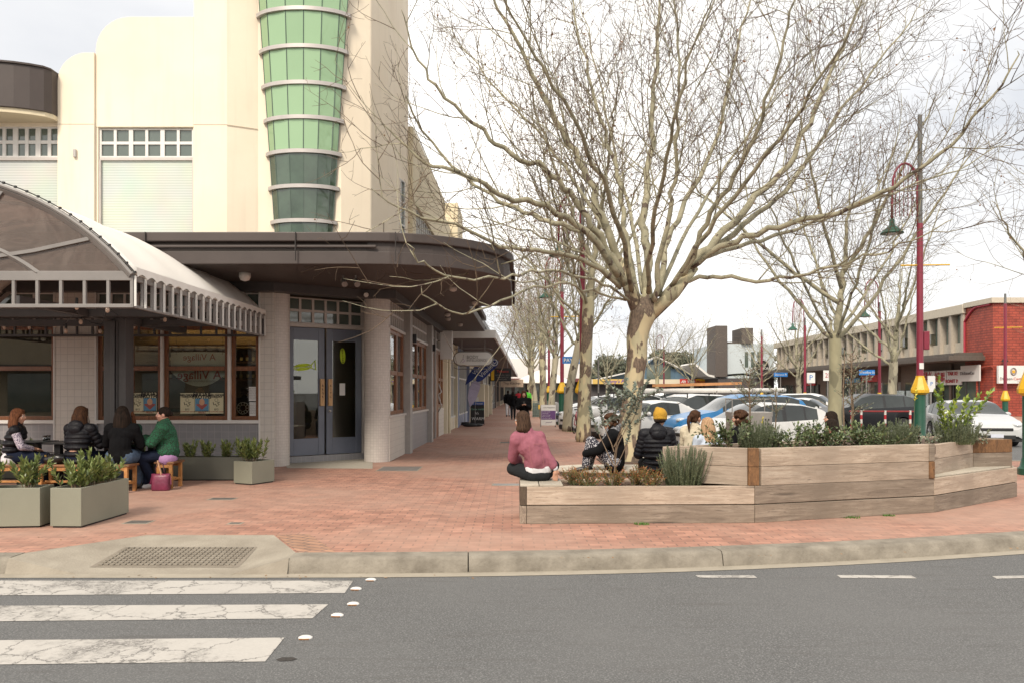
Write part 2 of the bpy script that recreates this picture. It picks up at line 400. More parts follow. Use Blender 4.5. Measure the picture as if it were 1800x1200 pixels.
g = Nodes('smoky_vinyl'); tcn = g.n('TexCoord'); n_ = g.n('TexNoise', {'Vector': tcn.outputs['Object'], 'Scale': 1.1, 'Detail': 5.0, 'Distortion': 3.2})
g.l(g.ramp(n_.outputs[0], (.35, (.11, .082, .068)), (.48, (.16, .122, .102)), (.52, (.125, .096, .08)), (.7, (.18, .14, .118))), g.b.inputs['Base Color']); g.b.inputs['Roughness'].default_value = .16; g.b.inputs['Alpha'].default_value = .72  # smoky brown vinyl tint; swirls put brown-tan reflections into its colour
M_mica = g.m
M_black = mat('black_paint', (.012, .012, .013), .5, var=.2)
M_dark = mat('dark_interior', (.035, .028, .022), .8, var=.3, scale=2)
M_paper = mat('cream_paper', (.60, .55, .36), .7, var=.05)
M_wpaper = mat('white_paper', (.66, .65, .63), .7, var=.03)
M_ink = mat('ink', (.02, .02, .02), .7, var=.0)
M_red = mat('red_ink', (.35, .02, .02), .6, var=.0)
M_blue = mat('poster_blue', (.10, .26, .40), .6, var=.15, scale=9)

# =============================================================== GROUND
KP = [(-9, 7.60), (-6, 7.60), (-4.75, 7.60), (-2.14, 7.60), (-.55, 7.64), (.7, 7.74), (1.86, 7.88), (3.6, 8.2), (5.28, 8.64), (7, 9.15), (8.6, 9.75), (10.2, 10.6), (11.8, 11.8),
      (13, 13.2), (13.7, 14.8), (13.8, 16.4), (13.2, 17.7), (12.1, 18.6), (10.4, 19.0), (7.2, 19.3), (5.2, 19.7), (4.2, 20.6), (3.75, 22), (3.7, 26), (3.9, 60), (4.8, 130)]
def smooth_path(p, it=2):
    for _ in range(it):
        q = [p[0]]
        for a, b in zip(p, p[1:]): q += [(a[0]*.75+b[0]*.25, a[1]*.75+b[1]*.25), (a[0]*.25+b[0]*.75, a[1]*.25+b[1]*.75)]
        p = q+[p[-1]]
    return p
right_part = smooth_path(KP[3:], 2); left_part = [(-60, 7.6)]+KP[:3]
def offs(path, d):
    o = []
    for i, p in enumerate(path):
        a = Vector(path[max(0, i-1)]); b = Vector(path[min(len(path)-1, i+1)]); t = (b-a).normalized()
        o.append((p[0]-t.y*d, p[1]+t.x*d))
    return o
KW = .30
rp_in = offs(right_part, KW); lp_in = offs(left_part, KW)
MB().box((-900, -400, -.6), (900, 1600, -.14)).build('road', M_asph)['kind'] = 'structure'
pv = MB()
poly = [(-60, 7.9)]+lp_in[1:]+[(-4.08, 8.89), (-2.66, 8.89)]+rp_in+[(-60, 130)]
pv.add([(x, y, 0) for x, y in poly], [tuple(range(len(poly)))])
o = pv.build('pavement', M_pave); o['kind'] = 'structure'
bm = bmesh.new(); bm.from_mesh(o.data); bmesh.ops.triangulate(bm, faces=bm.faces); bm.to_mesh(o.data); bm.free()
def kerb(path, name, taper0=False, taper1=False, joint=2.6):
    prof = [(0.0, -.15), (.035, -.02), (.06, .004), (.085, .010), (KW-.004, .010), (KW, -.15)]
    m = MB(); b = 0; n = len(path); k = len(prof)
    for i, p in enumerate(path):
        a = Vector(path[max(0, i-1)]); c = Vector(path[min(n-1, i+1)]); t = (c-a).normalized(); nn = Vector((-t.y, t.x))
        for q, z in prof: m.v.append((p[0]+nn.x*q, p[1]+nn.y*q, z))
    for i in range(n-1):
        for j in range(k-1): m.f.append((i*k+j, (i+1)*k+j, (i+1)*k+j+1, i*k+j+1)); m.mi.append(0)
    m.f.append(tuple(range(k))); m.mi.append(0); m.f.append(tuple(range((n-1)*k, n*k))[::-1]); m.mi.append(0)
    o = m.build(name, M_concd, auto=40); o['kind'] = 'structure'; return o
def resample(path, st):
    o = [path[0]]
    for a, b in zip(path, path[1:]):
        a, b = Vector(a), Vector(b); n = max(1, int((b-a).length/st))
        for i in range(1, n+1): o.append(tuple(a.lerp(b, i/n)))
    return o
# kerb in cast lengths with joints between
def kerb_run(path, cuts):
    path = resample(path, .25); acc = 0; cur = [path[0]]; ci = 0
    for a, b in zip(path, path[1:]):
        acc += (Vector(b)-Vector(a)).length; cur.append(b)
        if acc > cuts[ci % len(cuts)]:
            t = (Vector(cur[-1])-Vector(cur[-2])).normalized(); e_ = Vector(cur[-1])-t*.012
            kerb(cur[:-1]+[tuple(e_)], 'kerb'); cur = [b]; acc = 0; ci += 1
    if len(cur) > 1: kerb(cur, 'kerb')
kerb_run([(-18, 7.6), (-9, 7.6), (-4.83, 7.6)], [3.0, 3.0])
kerb_run(right_part, [1.55, 2.36, 3.5, 3.4, 3.2])
# kerb ramp
m = MB()
A_ = (-4.08, 8.89, .004); B_ = (-2.66, 8.89, .004); C1 = (-4.12, 7.58, -.138); C2 = (-2.69, 7.58, -.138)
KL = (-4.83, 7.9, .004); KL0 = (-4.83, 7.64, .004); KR = (-2.14, 7.9, .004); KR0 = (-2.14, 7.64, .004); KLb = (-4.83, 7.58, -.138); KRb = (-2.14, 7.58, -.138)
m.add([A_, B_, C1, C2, KL, KL0, KR, KR0, KLb, KRb], [(2, 3, 1, 0), (5, 2, 0, 4), (8, 2, 5), (3, 7, 6, 1), (3, 9, 7)])
m.build('kerb_ramp', M_conc)['kind'] = 'structure'
# paver border strip beside the ramp
m = MB()
b0 = Vector((-2.14, 7.93, 0)); b1 = Vector((-2.66, 8.89, 0))
m.add([(-2.64, 8.89, .004), (-2.12, 7.92, .004), (-1.75, 7.92, .004), (-2.28, 8.95, .004)], [(0, 1, 2, 3)])
m.build('paver_border', brickmat('border_pavers', (.36, .20, .13), (.30, .17, .11), (.15, .1, .08), .23, .115, ms=.05, rot=.5))['kind'] = 'structure'
# tactile / drain grating panel in ramp
def ramp_z(y): return -.138+(y-7.58)/(8.89-7.58)*.142
m = MB(); Mg = mat('worn_tactile', (.17, .145, .115), .85, col2=(.27, .24, .195), scale=4, bump=.4, bscale=50)
x0, x1, y0, y1 = -4.08, -2.72, 7.82, 8.42
def shx(x, y): return x+(y-y0)*.05*(1 if x > -3.4 else -1)
m.quad((x0-.05, y0-.03, ramp_z(y0-.03)+.004), (x1+.05, y0-.03, ramp_z(y0-.03)+.004), (x1+.02, y1+.02, ramp_z(y1+.02)+.004), (x0-.02, y1+.02, ramp_z(y1+.02)+.004))
o_g = thing('tactile_panel', 'worn brown grid of raised studs set in the concrete kerb ramp', 'tactile paving', (-3.4, 8.1, -.08))
m.build('panel_base', mat('tactile_base', (.20, .17, .135), .9, var=.2), o_g)
m = MB(); ny, nx = 9, 24
for j in range(ny):
    for i in range(nx):
        yy = y0+(j+.5)*(y1-y0)/ny; xx = x0+(i+.5)*(x1-x0)/nx; z = ramp_z(yy)+.004
        m.cbox((xx, yy, z+.005), (.038, .042, .012))
m.build('stud_grid', Mg, o_g)['kind'] = 'stuff'
# gutter
def strip(path, d0, d1, z, name, mt, kind='structure'):
    a = offs(path, d0); b = offs(path, d1); n = len(path)
    m = MB().add([(x, y, z) for x, y in a]+[(x, y, z) for x, y in b], [(i, i+1, n+i+1, n+i) for i in range(n-1)])
    o = m.build(name, mt); o['kind'] = kind; return o
full = resample(smooth_path([(-18, 7.6), (-4.83, 7.6), (-2.14, 7.6)]+KP[4:16], 1), .5)
strip(full, .04, -.16, -.1355, 'gutter', mat('gutter_concrete', (.24, .21, .165), .85, col2=(.34, .30, .24), scale=3, bump=.2, detail=8))
# crossing stripes: pixel corners -> road plane
def road_poly(px, name, mt=M_paint, z=-.136): 
    pts = [G(x, y, z) for x, y in px]
    o = MB().add([tuple(p) for p in pts], [tuple(range(len(pts)))]).build(name, mt); o['kind'] = 'structure'; return o
for s_ in ([(-560, 1019), (621, 1019.5), (606, 1041), (-560, 1049)], [(-560, 1066), (577, 1061), (549, 1085.5), (-560, 1096)],
           [(-560, 1129), (500, 1119.5), (466, 1161.5), (-560, 1173)], [(-560, 1222), (400, 1212), (350, 1270), (-560, 1290)]):
    road_poly(s_[::-1], 'crossing_stripe')
for s_ in ([(1222, 1010), (1325, 1010), (1331, 1014.5), (1230, 1014.5)], [(1471, 1009.5), (1602, 1010.5), (1612, 1015.5), (1478, 1014.5)], [(1744, 1011.5), (1870, 1009), (1880, 1013), (1752, 1016)]):
    road_poly(s_[::-1], 'road_marking')
m = MB()
for px in ([(485, 1158), (496, 1154), (515, 1154), (523, 1157), (512, 1160), (492, 1161)],):
    pts = [G(x, y, -.1365) for x, y in px][::-1]; m.add([tuple(p) for p in pts], [tuple(range(len(pts)))])
m.build('pothole', mat('pothole', (.035, .03, .027), 1, var=.5, scale=60))['kind'] = 'structure'
# white raised road studs
def stud(x, y, lab, two=False):
    p = G(x, y, -.14); t = thing('road_stud', lab, 'road stud', p, .1*R.uniform(-1, 1), 'white studs beside the crossing')
    m = MB(); m.lathe([(.052, 0), (.05, .012), (.034, .022), (.008, .025)], n=14); o = m.build('stud_body', M_white, t, smooth=True, world=False); o.scale = (1.0, .8, .8)
    MB().box((-.035, -.046, .003), (.035, -.040, .011)).build('reflector', mat('amber_lens', (.25, .12, .05), .2), t, world=False)
for x, y, l in ((652, 1019, 'white road stud nearest the gutter past the first stripe'), (626, 1035, 'white road stud off the end of the first crossing stripe'), (621, 1061.5, 'flat white road stud right of the second stripe'),
                (593, 1081.5, 'white road stud by the corner of the second stripe'), (537, 1121, 'white road stud off the third stripe, nearest the camera')): stud(x, y, l)
# service covers in the paving
def cover(x, y, w_, d, lab, mt):
    p = G(x, y); t = thing('access_cover', lab, 'access cover', p)
    MB().box((-w_/2, -d/2, 0), (w_/2, d/2, .006)).build('cover_plate', mt, t, world=False)
    MB().box((-w_/2-.03, -d/2-.03, 0), (w_/2+.03, d/2+.03, .003)).build('surround', M_conc, t, world=False)
Mcv = mat('iron_cover', (.10, .09, .08), .7, var=.3, scale=12)
cover(244, 917, .26, .2, 'worn round-edged service cover beside the large front planter box', Mcv); cover(391, 876, .34, .2, 'small rusty service cover before the cafe benches', Mcv)
cover(414, 919, .12, .09, 'tiny dark cover plate in the red paving behind the ramp', Mcv); cover(703, 823, .8, .9, 'grey service cover by the column at the shop corner', mat('cov2', (.15, .135, .125), .8, var=.2))
cover(893, 851, .5, .25, 'steel drain plate under the pink jacket sitter', mat('cov3', (.28, .27, .26), .4, var=.2, metal=.5))
cover(905, 777, .9, .5, 'pale square cover in the walkway beyond the pink jacket', Mcv)
# cigarette butts and leaves
m = MB()
for i in range(150):
    x = R.uniform(-7, 8); y = R.choice([7.5+R.uniform(-.1, .05), R.uniform(8, 18)]);  z = -.134 if y < 7.6 else .004
    if y < 7.6 and x > 0: y = 7.62+.0+.018*x*x
    if y > 7.6 and x > 0 and y < 9: z = .012
    a = R.uniform(0, 6.28); s_ = R.uniform(.008, .02)
    m.add([(x-s_*cos(a), y-s_*sin(a), z), (x+s_*.6*sin(a), y-s_*.6*cos(a), z+.004), (x+s_*cos(a), y+s_*sin(a), z+.006), (x-s_*.6*sin(a), y+s_*.6*cos(a), z)], [(0, 1, 2, 3)])
tag(m.build('leaf_litter', mat('dry_leaf', (.20, .12, .06), .9, var=.5, scale=3)), 'scattered dry leaf scraps on the paving and gutter', 'leaf litter', kind='stuff')
# small weeds at foot of planter
def tuft(m, c, r, n, h):
    for i in range(n):
        a = R.uniform(0, 6.28); q = R.uniform(0, r); x, y = c[0]+q*cos(a), c[1]+q*sin(a)*.6; b = R.uniform(0, 6.28); l = R.uniform(.4, 1)*h; w_ = .006
        m.add([(x-w_*sin(b), y+w_*cos(b), c[2]), (x+w_*sin(b), y-w_*cos(b), c[2]), (x+cos(b)*l*.6, y+sin(b)*l*.6, c[2]+l)], [(0, 1, 2)])
m = MB()
for x, y, r in ((953, 918.5, .06), (1128, 921, .10), (1495, 909, .14), (1563, 906, .08), (1045, 757, .9), (1012, 758, .5)): tuft(m, G(x, y), r, int(500*r)+40, .035)
tag(m.build('grass_tuft', mat('grass', (.07, .15, .025), .8, var=.4, scale=20)), 'green weeds along the planter foot and in the paving', 'weeds', kind='stuff')
# =============================================================== CORNER BUILDING
def X17(px, Y=17.0): return (px-900)/FPX*Y
def Z17(py, Y=17.0): return EYE+(688-py)/FPX*Y
B = thing('corner_building', 'cream rendered corner building with curved green glass tower, brown canopy and slate blue double doors', 'building', (-6, 18, 0))
WY = 17.0
# canopy outline (front edge, rounded right corner, narrower strip down the side)
def canopy_poly(d=0.0):
    pts = [(-16, 14.4+d)]
    c = (-2.62, 17.0); r0 = 2.6-d
    for i in range(0, 11):
        a = -pi/2+i/10*pi/2*.98; pts.append((c[0]+r0*cos(a), c[1]+r0*sin(a)))
    pts += [(0.0-d, 21.5-d), (-1.16-d, 21.62-d), (-1.04-d, 30.5-d), (-2.9, 30.5-d), (-2.9, 19), (-5, 17.2), (-16, 17.2)]
    return pts
MB().prism(canopy_poly(.14), 3.905, 3.955).build('canopy_soffit', M_soff, B)
MB().prism(canopy_poly(0.10), 3.96, 4.40).build('canopy_core', M_brown, B)
MB().prism(canopy_poly(0.0), 3.90, 4.13).build('canopy_lower_band', M_brown, B, bevel=.012)
# soffit sheet closes the band from below: keep band as a frame only
MB().prism(canopy_poly(-.06), 4.30, 4.47).build('canopy_cap', M_brown, B, bevel=.02)
m = MB(); m.box((-16, 14.34, 4.19), (-2.45, 14.40, 4.235)); m.build('canopy_ridge', M_brown, B, bevel=.01)
m = MB()
for x in (-12, -9.4, -6.6, -3.9, -2.1): m.box((x, 14.30, 3.95), (x+.012, 14.345, 4.46))
build_split(m, 'fascia_seam', mat('seam', (.03, .025, .023), .7), B)
m = MB()   # rounded fascia facing strip between the bands
m.wall([(p[0], p[1]) for p in canopy_poly(.03)[1:13]], 3.94, 4.40, .05); m.build('fascia_panel', M_brown, B, smooth=False)
m = MB(); m.tube([(-.08, 18.6, 4.42), (.04, 18.6, 4.42), (.05, 18.7, 4.3), (.05, 19.0, 4.15), (.045, 20.6, 4.1), (.045, 20.9, 3.9)], .03, 8)
m.build('downpipe', M_brown, B, smooth=True)
# soffit beam stepping down over the columns
m = MB(); m.wall([(-16, 16.72), (-5.0, 16.72), (-3.35, 18.02), (-2.64, 18.1), (-2.42, 30.4)], 3.70, 3.903, .34)
m.build('soffit_beam', M_dkfr, B, bevel=.01)
# soffit fittings
m = MB()
for x, y in ((-1.3, 17.6), (-.95, 20.4), (-1.9, 23.5), (-1.75, 27.0), (-2.0, 24.9)): m.lathe([(.02, 3.80), (.07, 3.815), (.085, 3.86), (.085, 3.904)], (x, y, 0), 14)
build_split(m, 'dome_camera', M_trim, B, smooth=True)
m = MB()
for x in (-3.35, -3.1): m.cyl((x, 15.8, 3.9), (x, 15.8, 3.78), .02); m.cyl((x, 15.8, 3.8), (x+.06, 15.66, 3.70), .05, .06)
m.build('spot_light', M_gfr, B, auto=40)
m = MB(); m.lathe([(.02, 3.74), (.08, 3.76), (.11, 3.82), (.11, 3.9)], (-5.2, 15.5, 0), 14); m.build('smoke_sensor', M_white, B, smooth=True)
m = MB()
for c in ((-4.72, 17.35, 3.82), (-3.30, 18.0, 3.80)): m.cyl((c[0], c[1]+.12, c[2]), (c[0]+.02, c[1]-.12, c[2]-.04), .05); m.cyl((c[0], c[1]+.1, c[2]), (c[0], c[1]+.1, c[2]+.1), .03)
m.build('security_camera', M_white, B, auto=40)
# ---- columns
m = MB(); m.lathe([(.25, 0), (.25, 3.72)], (-5.08, 17.29, 0), 28); m.build('round_column', M_tile, B, auto=60)
m = MB(); m.lathe([(.30, 0), (.30, 3.72)], (-3.11, 18.38, 0), 32); m.build('round_column', M_tile, B, auto=60)
# ---- ground floor front wall
m = MB()
m.box((-16, 17.0, 0), (X17(457), 17.25, .93)); m.build('dado', M_tileg, B)
m = MB()
m.box((X17(98), 16.97, 0), (X17(168), 17.3, 3.72)); m.box((X17(458), 16.985, 0), (-5.08, 17.25, 3.72)); build_split(m, 'tiled_pier', M_tilew, B)
m = MB()
m.box((-16, 16.95, .93), (X17(97), 17.25, 1.0)); m.box((X17(168.5), 16.95, .93), (X17(457), 17.25, 1.0))
m.box((X17(283), 16.96, 1.0), (X17(287), 17.2, 3.7)); m.box((X17(401), 16.96, 1.0), (X17(405.5), 17.2, 3.7))
m.box((X17(95.5), 16.955, 0), (X17(98), 17.1, 3.7)); m.box((X17(168.2), 16.955, 0), (X17(170.5), 17.1, 3.7)); m.box((X17(455.5), 16.955, 0), (X17(458), 17.1, 3.7))
m.box((-16, 16.965, 3.0), (X17(97), 17.2, 3.08)); m.box((X17(170), 16.965, 3.0), (X17(457), 17.2, 3.08))
m.build('window_surround', M_white, B)
def sash(parent, a, b, z0, z1, rail=None, fr=.075, dep=.07, mt=M_wood, glass=M_glass, name='window', muntin=()):
    "window between ground points a and b (2D), returns frame part with pane child"
    a = Vector((a[0], a[1], 0)); b = Vector((b[0], b[1], 0)); d = (b-a); ln = d.length; d /= ln
    Mx = Matrix(((d.x, -d.y, 0, a.x), (d.y, d.x, 0, a.y), (0, 0, 1, 0), (0, 0, 0, 1)))
    m = MB()
    m.box((0, 0, z0), (fr, dep, z1), Mx); m.box((ln-fr, 0, z0), (ln, dep, z1), Mx)
    m.box((fr, 0.002, z0), (ln-fr, dep-.002, z0+fr), Mx); m.box((fr, 0.002, z1-fr), (ln-fr, dep-.002, z1), Mx)
    if rail: m.box((fr, -.012, rail-fr*.55), (ln-fr, dep-.004, rail+fr*.55), Mx)
    for u in muntin: m.box((ln*u-fr*.4, 0.004, z0+fr), (ln*u+fr*.4, dep-.006, z1-fr), Mx)
    o = m.build(name, mt, parent, bevel=.006)
    g = MB(); g.box((fr*.8, dep*.45, z0+fr*.8), (ln-fr*.8, dep*.45+.008, z1-fr*.8), Mx)
    g.build('pane', glass, o); return o
for x0, x1 in ((-13.6, -11.9), (-11.8, X17(95.5)), (X17(170.5), X17(226)), (X17(226), X17(283)), (X17(287), X17(401)), (X17(405.5), X17(455.5))):
    sash(B, (x0, 17.04), (x1, 17.04), 1.0, 3.0, rail=2.1, fr=.085)
def grid_window(parent, a, b, z0, z1, nx, nz_, mt=M_white, glass=M_tglass, fr=.05, dep=.06, name='transom_window', thick_every=None):
    a = Vector((a[0], a[1], 0)); b = Vector((b[0], b[1], 0)); d = (b-a); ln = d.length; d /= ln
    Mx = Matrix(((d.x, -d.y, 0, a.x), (d.y, d.x, 0, a.y), (0, 0, 1, 0), (0, 0, 0, 1)))
    m = MB()
    for i in range(nx+1):
        u = ln*i/nx; wd = fr*(1.5 if thick_every and i % thick_every == 0 else 1)
        m.box((max(0, u-wd/2), 0, z0), (min(ln, u+wd/2), dep, z1), Mx)
    for j in range(nz_+1):
        z = z0+(z1-z0)*j/nz_; m.box((0.001, 0.003, max(z0, z-fr/2)), (ln-.001, dep-.003, min(z1, z+fr/2)), Mx)
    o = m.build(name, mt, parent)
    MB().box((0.01, dep*.6, z0+.01), (ln-.01, dep*.6+.008, z1-.01), Mx).build('pane', glass, o); return o
grid_window(B, (X17(170.5), 17.02), (X17(455.5), 17.02), 3.08, 3.7, 12, 2); grid_window(B, (-16, 17.02), (X17(95), 17.02), 3.08, 3.7, 14, 2)
# ---- entry doors on the chamfer
dd = Vector((1.46, 1.17, 0)); DL = dd.length; du = dd/DL; dn = Vector((du.y, -du.x, 0)); D0 = Vector((-5.02, 17.80, 0))
MD = Matrix(((du.x, -du.y, 0, D0.x), (du.y, du.x, 0, D0.y), (0, 0, 1, 0), (0, 0, 0, 1)))
MB().box((-.14, -.06, .0), (DL+.06, .4, .15), MD).build('step', M_tileg, B, bevel=.01)
def W(u, v, z=0): return MD @ Vector((u, v, z))
m = MB(); m.prism([tuple(G(505, 822)[:2]), tuple(G(655, 823)[:2]), tuple(G(655, 812)[:2]), tuple(W(DL, -.055)[:2]), tuple(W(-.1, -.055)[:2])], .004, .012)
m.build('entry_apron', mat('terrazzo', (.30, .27, .22), .7, col2=(.42, .38, .32), scale=60, bump=.2), B)
m = MB(); m.box((-.06, 0, .15), (.0, .12, 3.72), MD); m.box((DL, 0, .15), (DL+.06, .12, 3.72), MD); m.box((0, 0, 3.06), (DL, .12, 3.14), MD); m.build('door_frame', M_trim, B)
gw = grid_window(B, W(0, .02)[:2], W(DL, .02)[:2], 3.14, 3.72, 6, 2, mt=M_trim, fr=.055)
Mhand = timber('pale_timber', (.55, .33, .16), (.42, .24, .11), (.64, .42, .23), (14, 14, 2), False, .5)
M_lime = mat('lime_paint', (.45, .58, .02), .6, var=.1)
def leaf(u0, u1, hs):
    m = MB(); z0, z1 = .16, 3.05
    m.box((u0, .03, z0), (u0+.15, .08, z1), MD); m.box((u1-.15, .03, z0), (u1, .08, z1), MD)
    m.box((u0+.15, .032, z0), (u1-.15, .078, z0+.38), MD); m.box((u0+.15, .032, z1-.28), (u1-.15, .078, z1), MD)
    o = m.build('entry_door', M_slate, B, bevel=.006)
    MB().box((u0+.14, .05, z0+.37), (u1-.14, .06, z1-.27), MD).build('pane', M_glassd, o)
    hu = (u1-.075) if hs > 0 else (u0+.075)
    MB().box((hu-.05, -.03, 1.28), (hu+.05, .029, 1.90), MD).build('handle_plate', Mhand, o, bevel=.006)
    for i, ch in enumerate('BRGR' if hs > 0 else 'KITCHN'[:4]):
        p = W(hu, -.034, 1.74-i*.085); text(ch, o, p, .075, M_ink, (pi/2, 0, math.atan2(du.y, du.x)), .001)
    if hs < 0: MB().ell(W(u0+.07, .0, 1.16), (.035, .035, .035)).build('door_lock', M_steel, o, smooth=True)
    return o
dl = leaf(0.01, DL/2-.025, 1); dr = leaf(DL/2+.025, DL-.01, -1)
# lime green pasta-like stickers on the glass, one on each leaf
m = MB(); c = W(.47, .047, 2.10)
def oval(m, u, z, ru, rz_, k=5, tilt=0, th=.012):
    for q in range(k):
        s_ = 1-q/k; pts = []
        for i in range(21):
            a = 2*pi*i/20; x = ru*s_*cos(a); y = rz_*s_*sin(a); pts.append(W(u+x*cos(tilt)-y*sin(tilt), .044, z+x*sin(tilt)+y*cos(tilt)))
        m.tube(pts[:-1], th*.8, 5, closed=True)
oval(m, .38, 2.16, .22, .07, 5, .12); m.tube([W(.58, .044, 2.2), W(.68, .044, 2.32), W(.70, .044, 2.1), W(.57, .044, 2.16)], .014, 5)
m.build('door_sticker', M_lime, dl, label='lime green fish shaped sticker')
m = MB(); oval(m, DL/2+.44, 2.44, .06, .17, 4, .05); m.build('door_sticker', M_lime, dr, label='lime green oval sticker')
MB().box((DL/2+.36, .040, 1.52), (DL/2+.50, .047, 1.80), MD).build('notice', M_wpaper, dr)
# ---- front window posters
def poster(px0, px1, py0, py1, kind):
    x0, x1, z1, z0 = X17(px0), X17(px1), Z17(py0), Z17(py1); y = 17.055; cx = (x0+x1)/2; h = z1-z0
    o = MB().box((x0, y, z0), (x1, y+.004, z1)).build('poster', M_wpaper if kind == 'N' else M_paper, B)
    if kind == 'F':
        MB().box((x0+.01, y-.002, z0+h*.12), (x1-.01, y, z0+h*.74)).build('picture_panel', M_blue, o)
        text('FRIDAY', o, (cx, y-.004, z1-h*.07), .115, M_ink, sx=.98, bold=.003); text('FROTHS', o, (cx, y-.004, z1-h*.19), .115, M_ink, sx=.95, bold=.003)
        mm = MB(); mm.ell((cx, y-.004, z0+h*.56), (.06, .003, .07)); mm.build('drawing', mat('flesh_ink', (.6, .33, .2), .7), o)
        mm = MB(); mm.add([(cx-.13, y-.004, z0+h*.44), (cx, y-.004, z0+h*.18), (cx+.13, y-.004, z0+h*.44), (cx, y-.004, z0+h*.5)], [(0, 1, 2, 3)]); mm.build('drawing', mat('rust_ink', (.35, .09, .08), .7), o)
        text('$10 HOUSE BEERS', o, (cx, y-.005, z0+h*.11), .04, M_ink); text('FRIDAY', o, (cx, y-.005, z0+h*.045), .05, M_red)
    elif kind == 'C':
        text('FRIED CHICKEN', o, (cx, y-.003, z1-h*.10), .055, M_ink, bold=.002, sx=.92); text('TUESDAY', o, (cx, y-.003, z1-h*.18), .06, M_ink, bold=.002)
        mm = MB(); mm.tube([(cx+.035*cos(a/10*6.28), y-.003, z0+h*.66+.035*sin(a/10*6.28)) for a in range(10)], .003, 4, closed=True)
        mm.tube([(cx-.07, y-.003, z0+h*.55), (cx-.055, y-.003, z0+h*.42), (cx-.02, y-.003, z0+h*.47), (cx+.01, y-.003, z0+h*.35), (cx+.06, y-.003, z0+h*.44), (cx+.02, y-.003, z0+h*.53), (cx+.07, y-.003, z0+h*.56)], .007, 4); mm.build('drawing', M_ink, o)
        text('$12', o, (cx, y-.003, z0+h*.2), .06, M_ink); text('SOUTHERN FRIED CHICKEN', o, (cx, y-.003, z0+h*.09), .024, M_red)
    else:
        for i in range(7): text('NOTICE TO OUR GUESTS'[: 20-(i*3) % 7], o, (cx, y-.003, z1-h*(.12+.12*i)), .028, M_gfr)
poster(229.5, 250, 690, 726, 'C'); poster(249.5, 273.5, 689, 726, 'F')
poster(315, 340, 690, 726, 'C'); poster(340.5, 366, 690, 726, 'F'); poster(366.5, 391, 690, 726, 'C')
poster(436, 455, 679, 704, 'N'); poster(437, 455.5, 706, 730, 'N')
# banner's reflection in the glass, built as white cloth: writing runs mirrored
bn = thing('banner_reflection', 'reflection of a curved white banner with mirrored red lettering, built as cloth behind the cafe window', 'banner', (X17(344), 17.2, 2.1))
m = MB(); n = 16; up, lo = [], []
for i in range(n+1):
    t = i/n*2-1; xx = X17(344)+t*.62; up.append((xx, 17.2, 2.46-.02*t*t)); lo.append((xx, 17.2, 1.72+.32*t*t))
m.add(up+lo+[(p[0], p[1]+.01, p[2]) for p in up+lo], [(n+1+i, n+2+i, i+1, i) for i in range(n)]+[(2*(n+1)+i, 2*(n+1)+i+1, 3*(n+1)+i+1, 3*(n+1)+i) for i in range(n)])
m.build('cloth', M_wpaper, bn)
text('A Village', bn, (X17(344), 17.19, 1.96), .27, M_red, (pi/2, .0, 0), sx=-1, bold=.002); text('NEIGHBOURHOOD DINING', bn, (X17(344), 17.19, 1.83), .055, M_gfr, sx=-1)
text('A Village', bn, (X17(344), 17.19, 2.34), .2, M_red, sx=-1); m = MB()
for x in (-.5, .5): m.cyl((X17(344)+x, 17.2, 2.4), (X17(344)+x, 17.2, 3.8), .004, n=5)
m.build('cord', M_ink, bn)  # added cords to hang the built reflection
# ---- dark interior with a lit bar shelf
m = MB(); m.box((-14, 21.3, -.01), (-5.3, 21.4, 3.9)); m.box((-14.1, 17.3, 0), (-14, 21.3, 3.9)); m.prism([(-14, 17.3), (-5.12, 17.3), (-5.08, 17.98), (-3.62, 19.15), (-2.98, 19.15), (-2.9, 21.3), (-14, 21.3)], 3.75, 3.80); m.box((-5.3, 19.3, 0), (-5.2, 21.4, 3.9)); m.box((-5.3, 21.3, 0), (-2.9, 21.4, 3.9))
m.build('interior_wall', mat('inside_wall', (.13, .10, .07), .8, var=.25, scale=1), B)
MB().prism([(-14, 17.3), (-5.12, 17.3), (-5.08, 17.98), (-3.62, 19.15), (-2.98, 19.15), (-2.9, 21.3), (-14, 21.3)], .004, .02).build('interior_floor', M_dark, B)
bar = thing('bar_shelf', 'back bar with rows of bottles under a warm shelf light inside the cafe', 'shelf', (-7.2, 21.0, 0))
m = MB()
for z in (1.15, 1.9, 2.35, 2.8): m.box((-9.6, 20.9, z), (-5.7, 21.25, z+.04))
m.box((-9.6, 20.5, 0), (-5.7, 21.2, 1.05)); m.build('shelving', mat('shelf_wood', (.09, .05, .025), .6), bar)
m = MB(); m.box((-9.4, 20.7, 3.5), (-5.9, 20.8, 3.54)); m.build('shelf_light', mat('warm_led', (1, .6, .25), emit=(1, .62, .26), es=16), bar)
Mb = [mat('bottle_%s' % k, c, .15, var=.1) for k, c in (('green', (.04, .07, .03)), ('clear', (.35, .33, .28)), ('amber', (.18, .07, .02)), ('dark', (.02, .02, .02)))]
bo = MB()
bprof = [(.036, 0), (.036, .17), (.014, .23), (.013, .29)]
btl = [thing('bottle', 'small bottle standing in a row on the lit back bar shelf', 'bottle', (0, 0, 0), 0, 'bottles on the back bar') for _ in range(4)]
for b_, k in zip(btl, Mb):
    MB().lathe(bprof, n=8).build('bottle_glass', k, b_, smooth=True); MB().lathe([(.0375, .04), (.0375, .12)], n=8).build('bottle_label', M_paper, b_)
i = 0
for z in (1.94, 2.39):
    for x in [(-9.3+.155*q) for q in range(22)]:
        b_ = btl[i % 4] if i < 4 else copy_tree(btl[(i*7+3) % 4]); b_.location = (x+R.uniform(-.02, .02), 21.0, z); k_ = i % 4 if i < 4 else (i*7+3) % 4; b_['label'] = '%s bottle in the row on the %s shelf of the lit back bar' % (('dark green', 'clear', 'amber', 'near black')[k_], 'upper' if z > 2 else 'lower'); i += 1
